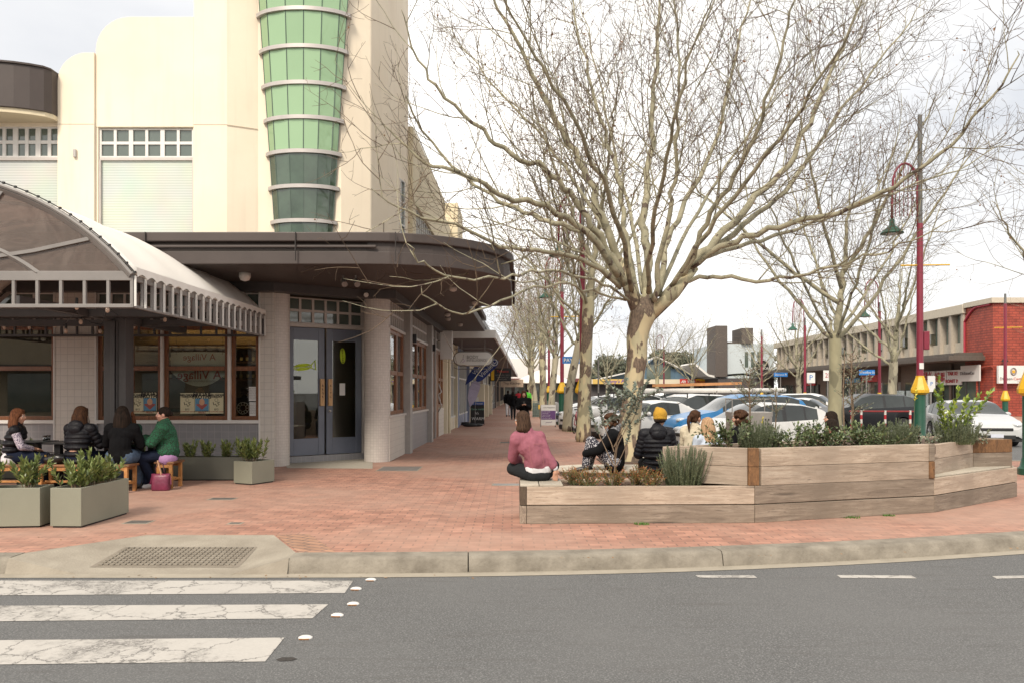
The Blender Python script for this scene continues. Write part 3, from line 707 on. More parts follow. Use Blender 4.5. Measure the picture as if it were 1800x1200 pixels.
# ---- upper floor (all render walls are solid blocks)
up = MB()
def rounded(m, x0, x1, z0, z1, r, y0, y1, left=True, right=False, n=8):
    pts = [(x0, z0), (x1, z0)]
    if right: pts += [(x1-r+r*cos(a), z1-r+r*sin(a)) for a in [i/n*pi/2 for i in range(n+1)]]
    else: pts.append((x1, z1))
    if left: pts += [(x0+r-r*sin(a), z1-r+r*cos(a)) for a in [i/n*pi/2 for i in range(n+1)]]
    else: pts.append((x0, z1))
    k = len(pts)
    m.add([(x, y0, z) for x, z in pts]+[(x, y1, z) for x, z in pts], [tuple(range(k)), tuple(range(k, 2*k))[::-1]]+[(i, k+i, k+(i+1) % k, (i+1) % k) for i in range(k)])
xa, xb, xc, xd = X17(104), X17(168.5), X17(341), X17(400)
rounded(up, xa, xb, 4.3, Z17(95), .62, 16.93, 20.5)
# window bay: parapet above, wall below opening filled by window
rounded(up, xb, xc, Z17(224), Z17(30), .72, 16.99, 20.5)
up.box((xb, 17.0, 4.3), (xb+.05, 17.4, Z17(224))); up.box((xc-.02, 17.0, 4.3), (xc, 17.4, Z17(224)))
up.box((-16, 17.02, Z17(222)), (xa, 20.5, Z17(140)))
up.build('parapet', M_cream, B, bevel=.02)
# tower: front strip, chamfer, side
c0 = Vector((xd, 17.0, 0)); T1 = c0+du*3.45; T2 = Vector((-2.86, 21.95, 0)); T1 = Vector((-3.42, 19.15, 0)); c0b = Vector((xd, 16.995, 0))
Tm = Vector((-2.98, 19.75, 0)); TM2 = Vector((-2.84, 20.6, 0))
m = MB(); tw = [(xc, 16.96), (xd, 16.96), (-5.50, 17.25), (-3.70, 17.25), (-3.12, 17.65), (-2.90, 18.6), (TM2.x, TM2.y), (T2.x, T2.y), (-6.5, 21.95), (xc, 20.5)]
m.prism(tw, 4.3, 14.5); m.build('tower', M_cream, B, bevel=.03)
# hairline stain/joint bands
m = MB(); zj = Z17(221); m.box((xa, 16.926, zj), (xb, 16.93, zj+.008)); m.box((xc, 16.956, zj), (xd, 16.96, zj+.008)); m.wall([(xd, 16.95), (-5.5, 17.24)], zj-.01, zj, -.008)
m.build('render_joint', mat('joint', (.38, .30, .22), .9), B)
# first floor windows
grid_window(B, (xb+.05, 17.05), (xc-.02, 17.05), Z17(276), Z17(225), 6, 2, thick_every=2, fr=.06)
grid_window(B, (-11.6, 17.05), (xa, 17.05), Z17(276), Z17(222), 8, 2, thick_every=2, fr=.07); 
def blinds():
    g = Nodes('venetian_blind'); tcn = g.n('TexCoord'); sp = g.n('SeparateXYZ', {0: tcn.outputs['Object']})
    s1 = g.math('FRACT', g.math('MULTIPLY', sp.outputs[2], 18.0)); n_ = g.n('TexNoise', {'Vector': tcn.outputs['Object'], 'Scale': 1.2})
    col = g.ramp(s1, (.0, (.33, .38, .31)), (.25, (.47, .52, .44)), (.8, (.53, .57, .50)), (1.0, (.36, .40, .34)))
    col = g.mix(.15, col, n_.outputs[1]); g.l(col, g.b.inputs['Base Color']); g.b.inputs['Roughness'].default_value = .35; g.b.inputs['Coat Weight'].default_value = .6; g.b.inputs['Coat Roughness'].default_value = .03; return g.m
M_blind = blinds()
for x0, x1 in ((xb+.05, xc-.02), (-11.6, xa)):
    o = MB().box((x0, 17.09, 4.3), (x1, 17.12, Z17(279))).build('blind', M_blind, B)
    MB().box((x0, 17.04, Z17(281)), (x1, 17.09, Z17(276)-.001)).build('window_rail', M_trim, B)
    m = MB(); m.box((x0, 17.03, 4.3), (x0+.035, 17.09, Z17(281))); m.box((x1-.03, 17.03, 4.3), (x1, 17.09, Z17(281))); m.build('window_rail', M_trim, B)
MB().cyl((X17(136), 16.9, Z17(279)), (X17(136), 16.9, Z17(266)), .035).build('wall_light', M_steel, B, smooth=False)
# brown curved projecting box on the left
m = MB(); pts = [(-16, 16.2), (-11.2, 16.2)]+[(-11.2+1.75*sin(a), 16.2+.85*(1-cos(a))) for a in [i/8*pi/2 for i in range(1, 9)]]+[(-9.66, 18), (-16, 18)]
pts = [(x if x < -9.66 else -9.66, y) for x, y in pts]
m.prism(pts, Z17(208), Z17(134)); m.build('brown_fascia_box', M_brown, B, bevel=.01)
m = MB(); m.prism([(x, y-.04) for x, y in pts[:-2]]+pts[-2:], Z17(134), Z17(131)); m.build('box_capping', M_brown, B)
m = MB(); m.box((-10.63, 16.185, Z17(208)), (-10.62, 16.23, Z17(134))); m.build('panel_joint', M_black, B)
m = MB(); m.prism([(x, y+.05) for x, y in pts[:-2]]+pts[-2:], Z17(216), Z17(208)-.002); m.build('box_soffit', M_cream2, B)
# ---- curved green glass bay, leaning outward
bayc = D0+du*.96; bayc = Vector((-4.50, 17.24, 0)); bu = Vector((1, 0, 0)); bn_ = Vector((0, -1, 0))
def bay_pt(t, z, ex=0.0):
    hw = .62+(z-5.1)*.068+ex; b = .42+(z-5)*.03+ex*.6
    u = hw*t; v = -(b*sqrt(max(0, 1-.86*t*t))-b*.28)
    return bayc+bu*u+bn_*(-v-.0)+Vector((0, 0, z))
zl = [4.4, Z17(388, 16.98), Z17(328, 16.98), Z17(267, 16.98), Z17(208, 16.98), Z17(148, 16.98), Z17(85, 16.98), Z17(20, 16.98), Z17(-44, 16.98), Z17(-108, 16.98)]
for i in range(len(zl)-1):
    m = MB(); z0, z1 = zl[i]+.05, zl[i+1]-.04; ts = [-1, -.78, -.32, .1, .5, .86, 1]
    fine = [(-1, 0), (-.78, 1)]
    for a, b in zip(ts, ts[1:]):
        q0, q1 = a+.006, b-.006
        p = [bay_pt(q0, z0), bay_pt(q1, z0), bay_pt(q1, z1), bay_pt(q0, z1)]
        m.add([tuple(v) for v in p], [(0, 1, 2, 3)])
    m.build('bay_glazing', M_green if i >= 3 else M_greend, B)
    m = MB()
    for a in ts: 
        m.beam(bay_pt(a, z0, .002), bay_pt(a, z1, .002), .018, .018)
    for a, b in zip(ts, ts[1:]):
        m.quad(bay_pt(a, z0-.1, -.03), bay_pt(b, z0-.1, -.03), bay_pt(b, z1+.1, -.03), bay_pt(a, z1+.1, -.03))
    m.build('bay_mullion', M_greend, B)
for z in zl[1:]:
    m = MB(); nn = 14
    T = [-1+2*j/nn for j in range(nn+1)]
    o_ = [bay_pt(t, z, .09) for t in T]; 
    vs = [(p.x, p.y, z-.045) for p in o_]+[(p.x, p.y, z+.035) for p in o_]
    back = [bayc+bu*((.62+(z-5.1)*.068+.09)*t)+bn_*-.05 for t in T]
    vs += [(p.x, p.y, z+.035) for p in back]+[(p.x, p.y, z-.045) for p in back]; k = nn+1
    fs = []
    for j in range(nn): fs += [(j, j+1, k+j+1, k+j), (k+j, k+j+1, 2*k+j+1, 2*k+j), (3*k+j, 3*k+j+1, j+1, j)]
    fs += [(0, k, 2*k, 3*k), (k-1, 4*k-1, 3*k-1, 2*k-1)]
    m.add(vs, fs); m.build('bay_ledge', M_steel, B, auto=40)
# ---- side elevation along the walkway
su = Vector((.018, 1, 0)).normalized(); S0 = Vector((-2.81, 18.30, 0)); MS = Matrix(((su.x, -su.y, 0, S0.x), (su.y, su.x, 0, S0.y), (0, 0, 1, 0), (0, 0, 0, 1)))
def SW(Y, off=0, z=0): return Vector((-2.81+.018*(Y-18.3)+off, Y, z))
def sbox(m, Y0, Y1, o0, o1, z0, z1):
    p = [SW(Y0, o0), SW(Y0, o1), SW(Y1, o1), SW(Y1, o0)]
    return m.prism([(q.x, q.y) for q in p], z0, z1)
m = MB(); sbox(m, 18.3, 20.6, -.25, 0, 0, 1.0); m.build('side_dado', M_tilew, B)
m = MB(); sbox(m, 21.0, 25.3, -.25, 0, 0, 1.0); m.build('side_dado', M_tileg, B)
m = MB(); sbox(m, 18.3, 20.6, -.25, .04, 1.0, 1.06); sbox(m, 21.0, 25.3, -.25, .04, 1.0, 1.06); sbox(m, 18.3, 30.3, -.25, .02, 3.05, 3.12); m.build('side_sill', M_trim, B)
m = MB(); sbox(m, 20.6, 21.0, -.25, .14, 0, 3.72); sbox(m, 25.3, 25.7, -.25, .14, 0, 3.72); sbox(m, 27.4, 27.6, -.25, .02, 0, 3.72); build_split(m, 'side_pilaster', mat('grey_stone', (.33, .31, .295), .7, var=.1), B)
def side_sash(Y0, Y1, n, z0=1.06, z1=3.05):
    for i in range(n):
        a = SW(Y0+(Y1-Y0)*i/n, -.03); b = SW(Y0+(Y1-Y0)*(i+1)/n, -.03)
        sash(B, a[:2], b[:2], z0, z1, rail=2.05, fr=.09, dep=.08)
side_sash(18.5, 20.55, 2); side_sash(21.05, 25.25, 4); side_sash(28.6, 30.3, 2)
MBt = [(18.5, 20.55, 7), (21.05, 25.25, 12), (25.75, 30.3, 10)]
for a, b, k in MBt: grid_window(B, SW(a, -.02)[:2], SW(b, -.02)[:2], 3.12, 3.72, k, 2, mt=M_trim, fr=.05)
sash(B, SW(25.75, -.03)[:2], SW(27.4, -.03)[:2], 0.05, 3.05, rail=1.0, fr=.16, dep=.08, name='timber_door'); 
m = MB(); sbox(m, 27.6, 28.6, -.2, -.02, 0, 3.05); m.build('side_panel', M_wood, B)
m = MB(); sbox(m, 28.6, 30.3, -.25, 0, 0, 1.0); m.build('side_dado', M_tilew, B)
m = MB(); m.cyl(SW(26.6, .0, 1.0), SW(26.6, .0, 1.9), .02); m.build('door_pull', M_steel, B)
m = MB(); m.tube([SW(27.9, .05, .9), SW(28.0, .16, 1.1), SW(27.9, .05, 1.5), SW(28.05, .15, 1.6), SW(27.95, .05, 1.9)], .025, 6); m.build('sculpted_handle', M_steel, B, smooth=True)
for Y in (22.0, 25.5): 
    m = MB(); p = SW(Y-.9 if Y < 25 else Y, .17, 3.0); m.cbox(p, (.12, .12, .22)); m.build('wall_light', M_black, B)
ls = thing('light_box_sign', 'small glowing upright light box above the timber side door', 'sign', SW(28.3, .2, 3.2))
m = MB(); m.cbox(SW(28.3, .3, 3.25), (.45, .14, 1.0)); m.build('sign_case', M_wpaper, ls, bevel=.02); m = MB(); m.cyl(SW(28.3, .0, 3.4), SW(28.3, .1, 3.4), .02); m.build('bracket', M_gfr, ls)
# side upper storey with stepped roofline, window strip
m = MB(); sbox(m, 21.95, 30.5, -4, .02, 6.9, 8.9); sbox(m, 21.95, 36, -4, 0.0, 4.3, 5.4); sbox(m, 30.5, 36, -4, .02, 6.9, 8.3); sbox(m, 33, 35.5, -3, .3, 5.2, 9.4)
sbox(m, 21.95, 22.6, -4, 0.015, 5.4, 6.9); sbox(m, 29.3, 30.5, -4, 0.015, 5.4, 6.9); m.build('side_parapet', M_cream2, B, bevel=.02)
grid_window(B, SW(22.6, -.05)[:2], SW(29.3, -.05)[:2], 5.4, 6.9, 14, 2, fr=.06, name='upper_window'); grid_window(B, SW(30.5, -.05)[:2], SW(33, -.05)[:2], 5.4, 6.9, 5, 2, fr=.06, name='upper_window')
gw = grid_window(B, (-2.99+.10, 19.95), (-2.86+.10, 20.6), 4.7, 7.0, 2, 4, fr=.05, name='upper_window')
# =============================================================== BARREL AWNING
AW = thing('barrel_awning', 'arched off-white fabric awning on a grey latticed frame over the cafe tables', 'awning', (-8.22, 13.9, 0))
cx, cz, rr = -8.22, .79, 3.81; Ya, Yb = 11.05, 16.85; hw = 2.95; zb, zt = 2.76, 3.2
def arch(t, r=rr): return (cx+r*sin(t), cz+r*cos(t))
tm = math.asin(hw/rr)
def arcpts(Y, r=rr, n=28): return [Vector((*[arch(-tm+2*tm*i/n, r)[0]], Y, arch(-tm+2*tm*i/n, r)[1])) for i in range(n+1)]
m = MB(); ns = 16; nr = 28
for j in range(ns+1):
    Y = Ya+.03+(Yb-Ya)*j/ns
    for i in range(nr+1):
        t = -tm+2*tm*i/nr; sag = .028*sin(pi*(j % 4)/4)*(1)   # cloth dips between hoops
        x, z = arch(t, rr+.05-sag); m.v.append((x, Y, z))
k = nr+1
for j in range(ns):
    for i in range(nr): m.f.append((j*k+i, j*k+i+1, (j+1)*k+i+1, (j+1)*k+i)); m.mi.append(0)
o = m.build('canopy_fabric', M_fabric, AW, smooth=True); sm = o.modifiers.new('s', 'SOLIDIFY'); sm.thickness = .012
m = MB()
for Y in (Ya, Yb): m.tube(arcpts(Y, rr-.02), .055, 4)
for j in (1, 2, 3): m.tube(arcpts(Ya+(Yb-Ya)*j/4, rr-.03), .03, 6)
m.tube([(p.x, p.y+.07, p.z) for p in arcpts(Ya-.12, rr+.02)], .03, 6)
m.build('hoop', M_gfr, AW, auto=40)
m = MB(); m.tube([(p.x, p.y-.02, p.z+.015) for p in arcpts(Ya, rr+.055, 60)], .008, 5); 
for i, p in enumerate(arcpts(Ya, rr+.06, 40)): m.cbox((p.x, p.y-.02, p.z+.01), (.03, .03, .03))
m.build('lacing', M_black, AW)
# inner arch and radial bars of the front gable
m = MB(); r2 = 2.72; c2 = (cx, .79+.28); pts = []
t2 = math.acos((zt+.04-c2[1])/r2)
for i in range(21): t = -t2+2*t2*i/20; pts.append((c2[0]+r2*sin(t), Ya, c2[1]+r2*cos(t)))
m.tube(pts, .038, 4)
for sgn in (-1, 1):
    a = P(157, 420, Ya); b = P(-60, 463, Ya); d_ = a-b
    for (ax, az, bx, bz) in ((a.x, a.z, P(60, 437, Ya).x, P(60, 441, Ya).z), (P(60, 437, Ya).x, P(60, 441, Ya).z, -7.35, 3.44), (-7.05, 4.40, -7.35, 4.02)):
        if sgn < 0: m.beam((ax, Ya, az), (bx, Ya, bz), .05, .05)
        else: m.beam((2*cx-ax, Ya, az), (2*cx-bx, Ya, bz), .05, .05)
m.build('gable_bar', M_gfr, AW, auto=40)
def gable(Y, mt, name):
    pts = arcpts(Y, rr-.05); m = MB(); n = len(pts)
    m.add([tuple(p) for p in pts]+[(cx, Y, zt)]+[], [(i, i+1, n) for i in range(n-1)]); return m.build(name, mt, AW)
gable(Ya+.01, M_mica, 'gable_screen')
# lattice bands on all four sides
def lattice(a, b, n, name, z0=zb, z1=zt, r=.05, mt=M_gfr):
    a, b = Vector(a), Vector(b); m = MB()
    m.beam((a.x, a.y, z0+r/2), (b.x, b.y, z0+r/2), r, r); m.beam((a.x, a.y, z1), (b.x, b.y, z1), r, .13)
    d = b-a
    for i in range(n+1):
        p = a+d*(i/n); m.beam((p.x, p.y, z0), (p.x, p.y, z1), r*.85, r*.85)
    return m.build(name, mt, AW, bevel=.004)
xl, xr = cx-hw, cx+hw
lattice((xl, Ya, 0), (xr, Ya, 0), 18, 'front_lattice'); lattice((xr, Ya, 0), (xr, Yb, 0), 19, 'side_lattice', r=.045, mt=M_gfr); lattice((xl, Ya, 0), (xl, Yb, 0), 19, 'side_lattice'); lattice((xl, Yb, 0), (xr, Yb, 0), 18, 'back_lattice', mt=M_dkfr)
m = MB()   # fabric scallops clipped over the side uprights
for i in range(19):
    y0 = Ya+(Yb-Ya)*i/19; y1 = Ya+(Yb-Ya)*(i+1)/19; prev = None
    for j in range(7):
        u = j/6; yy = y0+(y1-y0)*u; dz = .06*sin(pi*u)
        cur = ((xr+.06, yy, zt+.12), (xr+.075, yy, zt-.02+dz*.9))
        if prev: m.quad(prev[0], cur[0], cur[1], prev[1])
        prev = cur
m.build('valance', M_fabric, AW)
m = MB()
for i in range(20):
    y = Ya+(Yb-Ya)*i/19; m.box((xr+.03, y-.009, zb+.02), (xr+.06, y+.009, zt-.0))
build_split(m, 'tie_strap', M_white, AW)
m = MB()
for y in (13.0, 14.9): m.beam((xl, y, zb+.12), (xr, y, zb+.12), .1, .12)
m.beam((-6.95, Ya+.1, zb+.12), (-6.95, Yb, zb+.12), .12, .12); m.build('cross_beam', M_dkfr, AW)
PX = (209-900)/FPX*13.9
m = MB(); m.box((PX-.19, 13.75, 0), (PX+.19, 14.05, zb+.1)); m.box((PX-.05, 13.70, .0), (PX+.02, 13.75, zb+.05)); m.box((PX+.04, 13.72, 0), (PX+.06, 13.75, zb+.05))
m.build('post', M_dkfr, AW, bevel=.01)
m = MB(); m.box((-10.2, 13.75, 0), (-9.9, 14.05, zb+.1)); m.build('post', M_dkfr, AW)
# festoon bulbs
fs_ = thing('string_lights', 'festoon cable with hanging clear bulbs under the barrel awning', 'string lights', (-8, 13, 2.7))
m = MB(); mb_ = MB(); bulbs = [(64, 547, 15.4), (135, 540, 12.0), (189, 545, 11.9), (8, 575, 15.5), (52, 575, 15.4), (97, 572, 15.3), (116, 582, 14.6), (142, 566, 13.5), (176, 582, 15.0), (235, 574, 15.2), (290, 562, 14.6)]
M_bulb = mat('clear_bulb', (.55, .42, .33), .1, var=.1, spec=.9)
prev = None; bulbs.sort()
for x, y, Y in bulbs:
    p = P(x, y, Y); m.cyl(p+Vector((0, 0, .05)), p+Vector((0, 0, .14)), .022, .02, 8); m.cyl(p+Vector((0, 0, .13)), (p.x, p.y, 2.86), .006, n=5)
    mb_.ell(p, (.032, .032, .045), nu=10, nv=7)
    if prev is not None:
        a = Vector((prev.x, prev.y, 2.86)); b = Vector((p.x, p.y, 2.86)); m.tube([a, (a+b)/2-Vector((0, 0, .03)), b], .006, 5)
    prev = p
m.build('cable', M_black, fs_)
build_split(mb_, 'bulb', M_bulb, fs_, smooth=True)
# =============================================================== TIMBER PLANTER
M_tl = timber('weathered_timber', (.385, .305, .235), (.25, .19, .14), (.485, .405, .325), (.55, 7, 7))
M_tg = timber('grey_timber', (.24, .19, .145), (.15, .115, .09), (.32, .265, .21), (.55, 7, 7))
M_te = timber('rusty_end_grain', (.17, .085, .035), (.07, .035, .018), (.26, .13, .055), (5, 5, 2), False)
M_td = timber('dark_end_grain', (.10, .07, .045), (.05, .035, .025), (.15, .11, .08), (5, 5, 2), False)
M_ts = timber('pale_seat_timber', (.47, .42, .34), (.36, .32, .26), (.54, .49, .41), (.55, 7, 7), False)
M_mulch = mat('mulch', (.05, .032, .022), 1, col2=(.13, .085, .06), scale=40, bump=1, bscale=30)
PL = thing('timber_planter', 'long faceted planter of stacked weathered sleepers with a built-in corner bench', 'planter', (3.5, 10.5, 0))
def sleeper(p, q, z0, z1, th=.08, mt=M_tl, name='sleeper', parent=PL, label=None):
    p = Vector((p[0], p[1], 0)); q = Vector((q[0], q[1], 0)); d = q-p
    o = MB().box((0, 0, 0), (d.length, th, z1-z0)).build(name, mt, None, bevel=.006)
    o.parent = parent; KIDS.setdefault(parent.name, []).append(o); o.location = (p.x-parent.location.x, p.y-parent.location.y, z0-parent.location.z); o.rotation_euler = (0, 0, math.atan2(d.y, d.x)); return o
a0, a1, b1, c1 = (.18, 9.655), (2.965, 9.735), (5.60, 10.57), (7.72, 12.17)
for i, (z0, z1, mt) in enumerate(((.0, .219, M_tg), (.229, .45, M_tl))):
    sleeper(a0, a1, z0, z1, mt=mt if i else M_tg); sleeper((2.975, 9.737), (5.60, 10.565), z0, z1, mt=M_tg if i == 0 else M_tg); sleeper((5.612, 10.575), c1, z0, z1, mt=M_tg if i == 0 else M_tl)
    sleeper((.175, 9.655), (.175, 10.42), z0, z1, mt=M_td if i else M_tg)   # left end: end grain faces the street
    sleeper((.175, 10.425), (.62, 10.425), z0, z1, mt=M_tg); sleeper((.63, 10.42), (2.35, 10.55), z0, z1, mt=M_tl); sleeper((7.72, 12.18), (7.80, 12.9), z0, z1, mt=M_tl); sleeper((2.3, 10.6), (6.6, 13.2), z0, z1); sleeper((6.6, 13.2), (7.8, 12.92), z0, z1)
sleeper((.095, 9.652), (.177, 9.652), .228, .45, th=.004, mt=M_td, name='end_grain')
# seat boards on the left arm
for i in range(3): sleeper((.10+i*.0, 9.74), (.10, 9.74), .0, .0) if False else None
for i, (x0, x1) in enumerate(((.10, .325), (.335, .62))):
    MB().box((x0, 9.665, .4505), (x1, 10.40, .475)).build('seat_board', M_ts, PL, bevel=.005)
ENDP = (2.05, 10.16)
for i, (z0, z1) in enumerate(((.453, .68), (.684, .91))):
    sleeper((3.06, 9.765), (5.52, 10.54), z0, z1, mt=M_tl); sleeper(ENDP, (2.885, 9.765), z0, z1, mt=M_tl)
    sleeper((2.90, 9.735), (3.03, 9.757), z0, z1, th=.10, mt=M_te, name='corner_post', label='rusty'); sleeper((5.52, 10.525), (5.605, 10.55), z0, z1, th=.10, mt=M_te if i == 0 else M_tg, name='corner_post')
    sleeper((5.62, 10.60), (6.90, 11.96), z0, z1-.02, mt=M_tl) if False else None
    sleeper((5.62, 10.72), (6.93, 11.97), z0, z1-.03*(i), mt=M_tl); sleeper((6.93, 11.96), (7.60, 12.10), z0, z1-.03*i, th=.12, mt=M_te if i else M_tg, label='brown')
    sleeper((2.0, 10.3), (6.6, 13.05), z0, z1-.02, mt=M_tl); sleeper((6.6, 13.05), (7.55, 12.25), z0, z1-.03, mt=M_tl)
m = MB(); m.prism([(5.66, 10.66), (7.66, 12.16), (7.60, 12.24), (6.95, 12.02), (5.75, 10.86)], .452, .475); m.build('bench_seat', M_ts, PL, bevel=.006)
MB().prism([(2.96, 9.82), (5.55, 10.63), (6.9, 12.05), (7.5, 12.2), (6.6, 13.0), (2.1, 10.25)], .75, .86).build('soil', M_mulch, PL)
m = MB(); m.prism([(.63, 9.74), (2.93, 9.80), (2.1, 10.2), (2.2, 10.5), (.66, 10.42)], .2, .425)
for i in range(700):
    x = R.uniform(.66, 2.8); y = R.uniform(9.76, 10.4); z = .427; a = R.uniform(0, 6.28); l = R.uniform(.01, .03); h = R.uniform(0, .012)
    if y > 10.28 and x > 2.2: continue
    m.add([(x, y, z), (x+l*cos(a), y+l*sin(a), z+h), (x+l*cos(a+.5), y+l*sin(a+.5), z+.004)], [(0, 1, 2)])
m.build('soil', mat('bark_mulch', (.06, .035, .022), 1, col2=(.17, .11, .075), scale=50, bump=1, bscale=40), PL)
# slatted bench ring behind the planter, round the big plane tree
RB = thing('slatted_bench', 'low pale timber bench with rounded end curving round the big plane tree', 'bench', (1.6, 12.3, 0))
def plate(m, pts, z0, z1): m.prism(pts, z0, z1)
m = MB()
c_ = (1.25, 12.15)
for k_ in range(5):
    r0, r1 = .12+k_*.0, 0
pts = [(c_[0]-.62*cos(a), c_[1]-.50*sin(a)) for a in [radians(-90+i*18) for i in range(11)]]
m.prism([(x, y) for x, y in pts][::-1], .41, .45); m.build('rounded_seat', M_ts, RB, bevel=.008)
for i in range(4): MB().box((1.26, 11.66+i*.25, .41), (2.5, 11.66+i*.25+.235, .45)).build('seat_slat', M_ts, RB, bevel=.006)
for i in range(3): MB().box((2.2, 13.4+i*.2, .44), (3.4, 13.4+i*.2+.185, .47)).build('seat_slat', M_ts, RB, bevel=.006)
m = MB(); m.prism([(c_[0]-.54*cos(a), c_[1]-.42*sin(a)) for a in [radians(-90+i*18) for i in range(11)]][::-1]+[], .34, .408); m.box((1.26, 11.72, .34), (2.45, 12.6, .408)); m.box((.95, 11.95, 0), (1.1, 12.4, .34)); m.box((2.1, 11.9, 0), (2.25, 12.4, .34)); m.box((2.3, 13.5, 0), (2.4, 13.9, .44))
build_split(m, 'bench_frame', M_gfr, RB)
# =============================================================== PLANTS
def leafmat(name, c1, c2, rough=.5, tr=.15):
    g = Nodes(name); oi = g.n('NewGeometry'); 
    col = g.ramp(oi.outputs['Random Per Island'], (.0, c1), (1.0, c2)); g.l(col, g.b.inputs['Base Color']); g.b.inputs['Roughness'].default_value = rough
    g.b.inputs['Subsurface Weight'].default_value = 0; return g.m
ML_bay = leafmat('bay_leaf', (.055, .085, .022), (.23, .27, .08), .4)
ML_ros = leafmat('rosemary_leaf', (.06, .08, .045), (.19, .215, .13), .7)
ML_glossy = leafmat('glossy_leaf', (.03, .055, .022), (.17, .21, .09), .4)
ML_lemon = leafmat('lemon_leaf', (.08, .15, .02), (.30, .36, .06), .35)
ML_olive = leafmat('olive_leaf', (.08, .10, .06), (.26, .28, .20), .6)
ML_feij = leafmat('grey_green_leaf', (.06, .08, .06), (.20, .23, .185), .55)
ML_nan = leafmat('red_tinged_leaf', (.10, .12, .02), (.38, .10, .04), .5)
ML_yel = leafmat('yellow_leaf', (.5, .38, .03), (.7, .6, .08), .5)
M_stem = mat('plant_stem', (.16, .11, .07), .8, var=.3, scale=20); M_stemg = mat('green_stem', (.10, .12, .05), .7, var=.2)
def leaf_quad(m, p, d, up, Ln, Wd, fold=.25):
    d = d.normalized(); s_ = d.cross(up)
    if s_.length < 1e-3: s_ = Vector((1, 0, 0))
    s_.normalize(); n_ = s_.cross(d)
    a = p; b = p+d*Ln*.45+s_*Wd*.5+n_*Wd*fold; c = p+d*Ln; e_ = p+d*Ln*.45-s_*Wd*.5+n_*Wd*fold; mid = p+d*Ln*.5
    m.add([a, b, c, e_, mid], [(0, 1, 4), (1, 2, 4), (2, 3, 4), (3, 0, 4)])
def rnd(a=1): return Vector((R.gauss(0, a), R.gauss(0, a), R.gauss(0, a)))
def stem_path(p, d, ln, n=5, wig=.12, up=.15):
    pts = [p.copy()]; d = d.normalized()
    for i in range(n): d = (d+rnd(wig)*.5+Vector((0, 0, up*.2))).normalized(); pts.append(pts[-1]+d*(ln/n))
    return pts
def leafy_stem(ms, mf, pts, r, Ln, Wd, gap, t0=.15, ang=.9, droop=0, cluster=1):
    ms.tube(pts, [r*(1-.7*i/(len(pts)-1)) for i in range(len(pts))], 5, cap=False)
    seglen = (pts[1]-pts[0]).length; tot = seglen*(len(pts)-1); s_ = tot*t0; phi = R.uniform(0, 6)
    while s_ < tot:
        i = min(len(pts)-2, int(s_/seglen)); u = s_/seglen-i; p = pts[i].lerp(pts[i+1], min(1, u)); d = (pts[i+1]-pts[i]).normalized()
        for q in range(cluster):
            phi += 2.4; a = d.cross(Vector((0, 0, 1)))
            if a.length < .05: a = Vector((1, 0, 0))
            a.normalize(); b = d.cross(a); side = a*cos(phi)+b*sin(phi)
            an = ang*R.uniform(.6, 1.3)*(1.1-.5*s_/tot)
            leaf_quad(mf, p, d*cos(an)+side*sin(an)+Vector((0, 0, -droop)), Vector((0, 0, 1))+rnd(.3), Ln*R.uniform(.65, 1.15), Wd*R.uniform(.8, 1.2))
        s_ += gap*R.uniform(.7, 1.3)
    leaf_quad(mf, pts[-1], pts[-1]-pts[-2], Vector((R.gauss(0, 1), 0, .5)), Ln, Wd)
def plant(name, label, cat, base, group, ml, ms_=M_stem, build=None):
    t = thing(name, label, cat, base, 0, group); a, b = MB(), MB(); build(a, b, Vector(base)); a.build('stem', ms_, t); b.build('foliage', ml, t); return t
def bay(n=9, h=.42, sp=.10, Ln=.105, Wd=.042):
    def f(ms, mf, b):
        for i in range(n):
            a = R.uniform(0, 6.28); r_ = R.uniform(0, sp); p = b+Vector((r_*cos(a), r_*sin(a), 0)); tilt = R.uniform(.05, .55)
            leafy_stem(ms, mf, stem_path(p, Vector((cos(a)*tilt, sin(a)*tilt, 1)), h*R.uniform(.55, 1.05), 5), .006, Ln, Wd, .013, .2, .85)
    return f
def rosemary(n=60, h=.6, sp=.25, lean=.35):
    def f(ms, mf, b):
        for i in range(n):
            a = R.uniform(0, 6.28); r_ = sp*sqrt(R.uniform(0, 1)); p = b+Vector((r_*cos(a)*.6, r_*sin(a)*.5, 0)); t = r_/sp*lean
            leafy_stem(ms, mf, stem_path(p, Vector((cos(a)*t, sin(a)*t, 1)), h*R.uniform(.5, 1.1)*(1-.25*r_/sp), 5, .10), .004, .030, .0065, .0075, .08, .75, cluster=2)
    return f
def bushy(n=14, h=.35, sp=.25, Ln=.05, Wd=.03, gap=.022, lean=.8, twig=3, t0=.2):
    def f(ms, mf, b):
        for i in range(n):
            a = R.uniform(0, 6.28); r_ = sp*.4*R.uniform(0, 1); p = b+Vector((r_*cos(a), r_*sin(a), 0)); t = R.uniform(.1, lean)
            pts = stem_path(p, Vector((cos(a)*t, sin(a)*t, 1)), h*R.uniform(.6, 1.1), 5, .25)
            leafy_stem(ms, mf, pts, .006, Ln, Wd, gap, t0, 1.1)
            for q in range(twig):
                j = R.randint(1, 4); dd_ = (pts[j]-pts[j-1]).normalized()+rnd(.5); leafy_stem(ms, mf, stem_path(pts[j], dd_, h*.4*R.uniform(.5, 1), 3, .2), .003, Ln, Wd, gap, .1, 1.1)
    return f
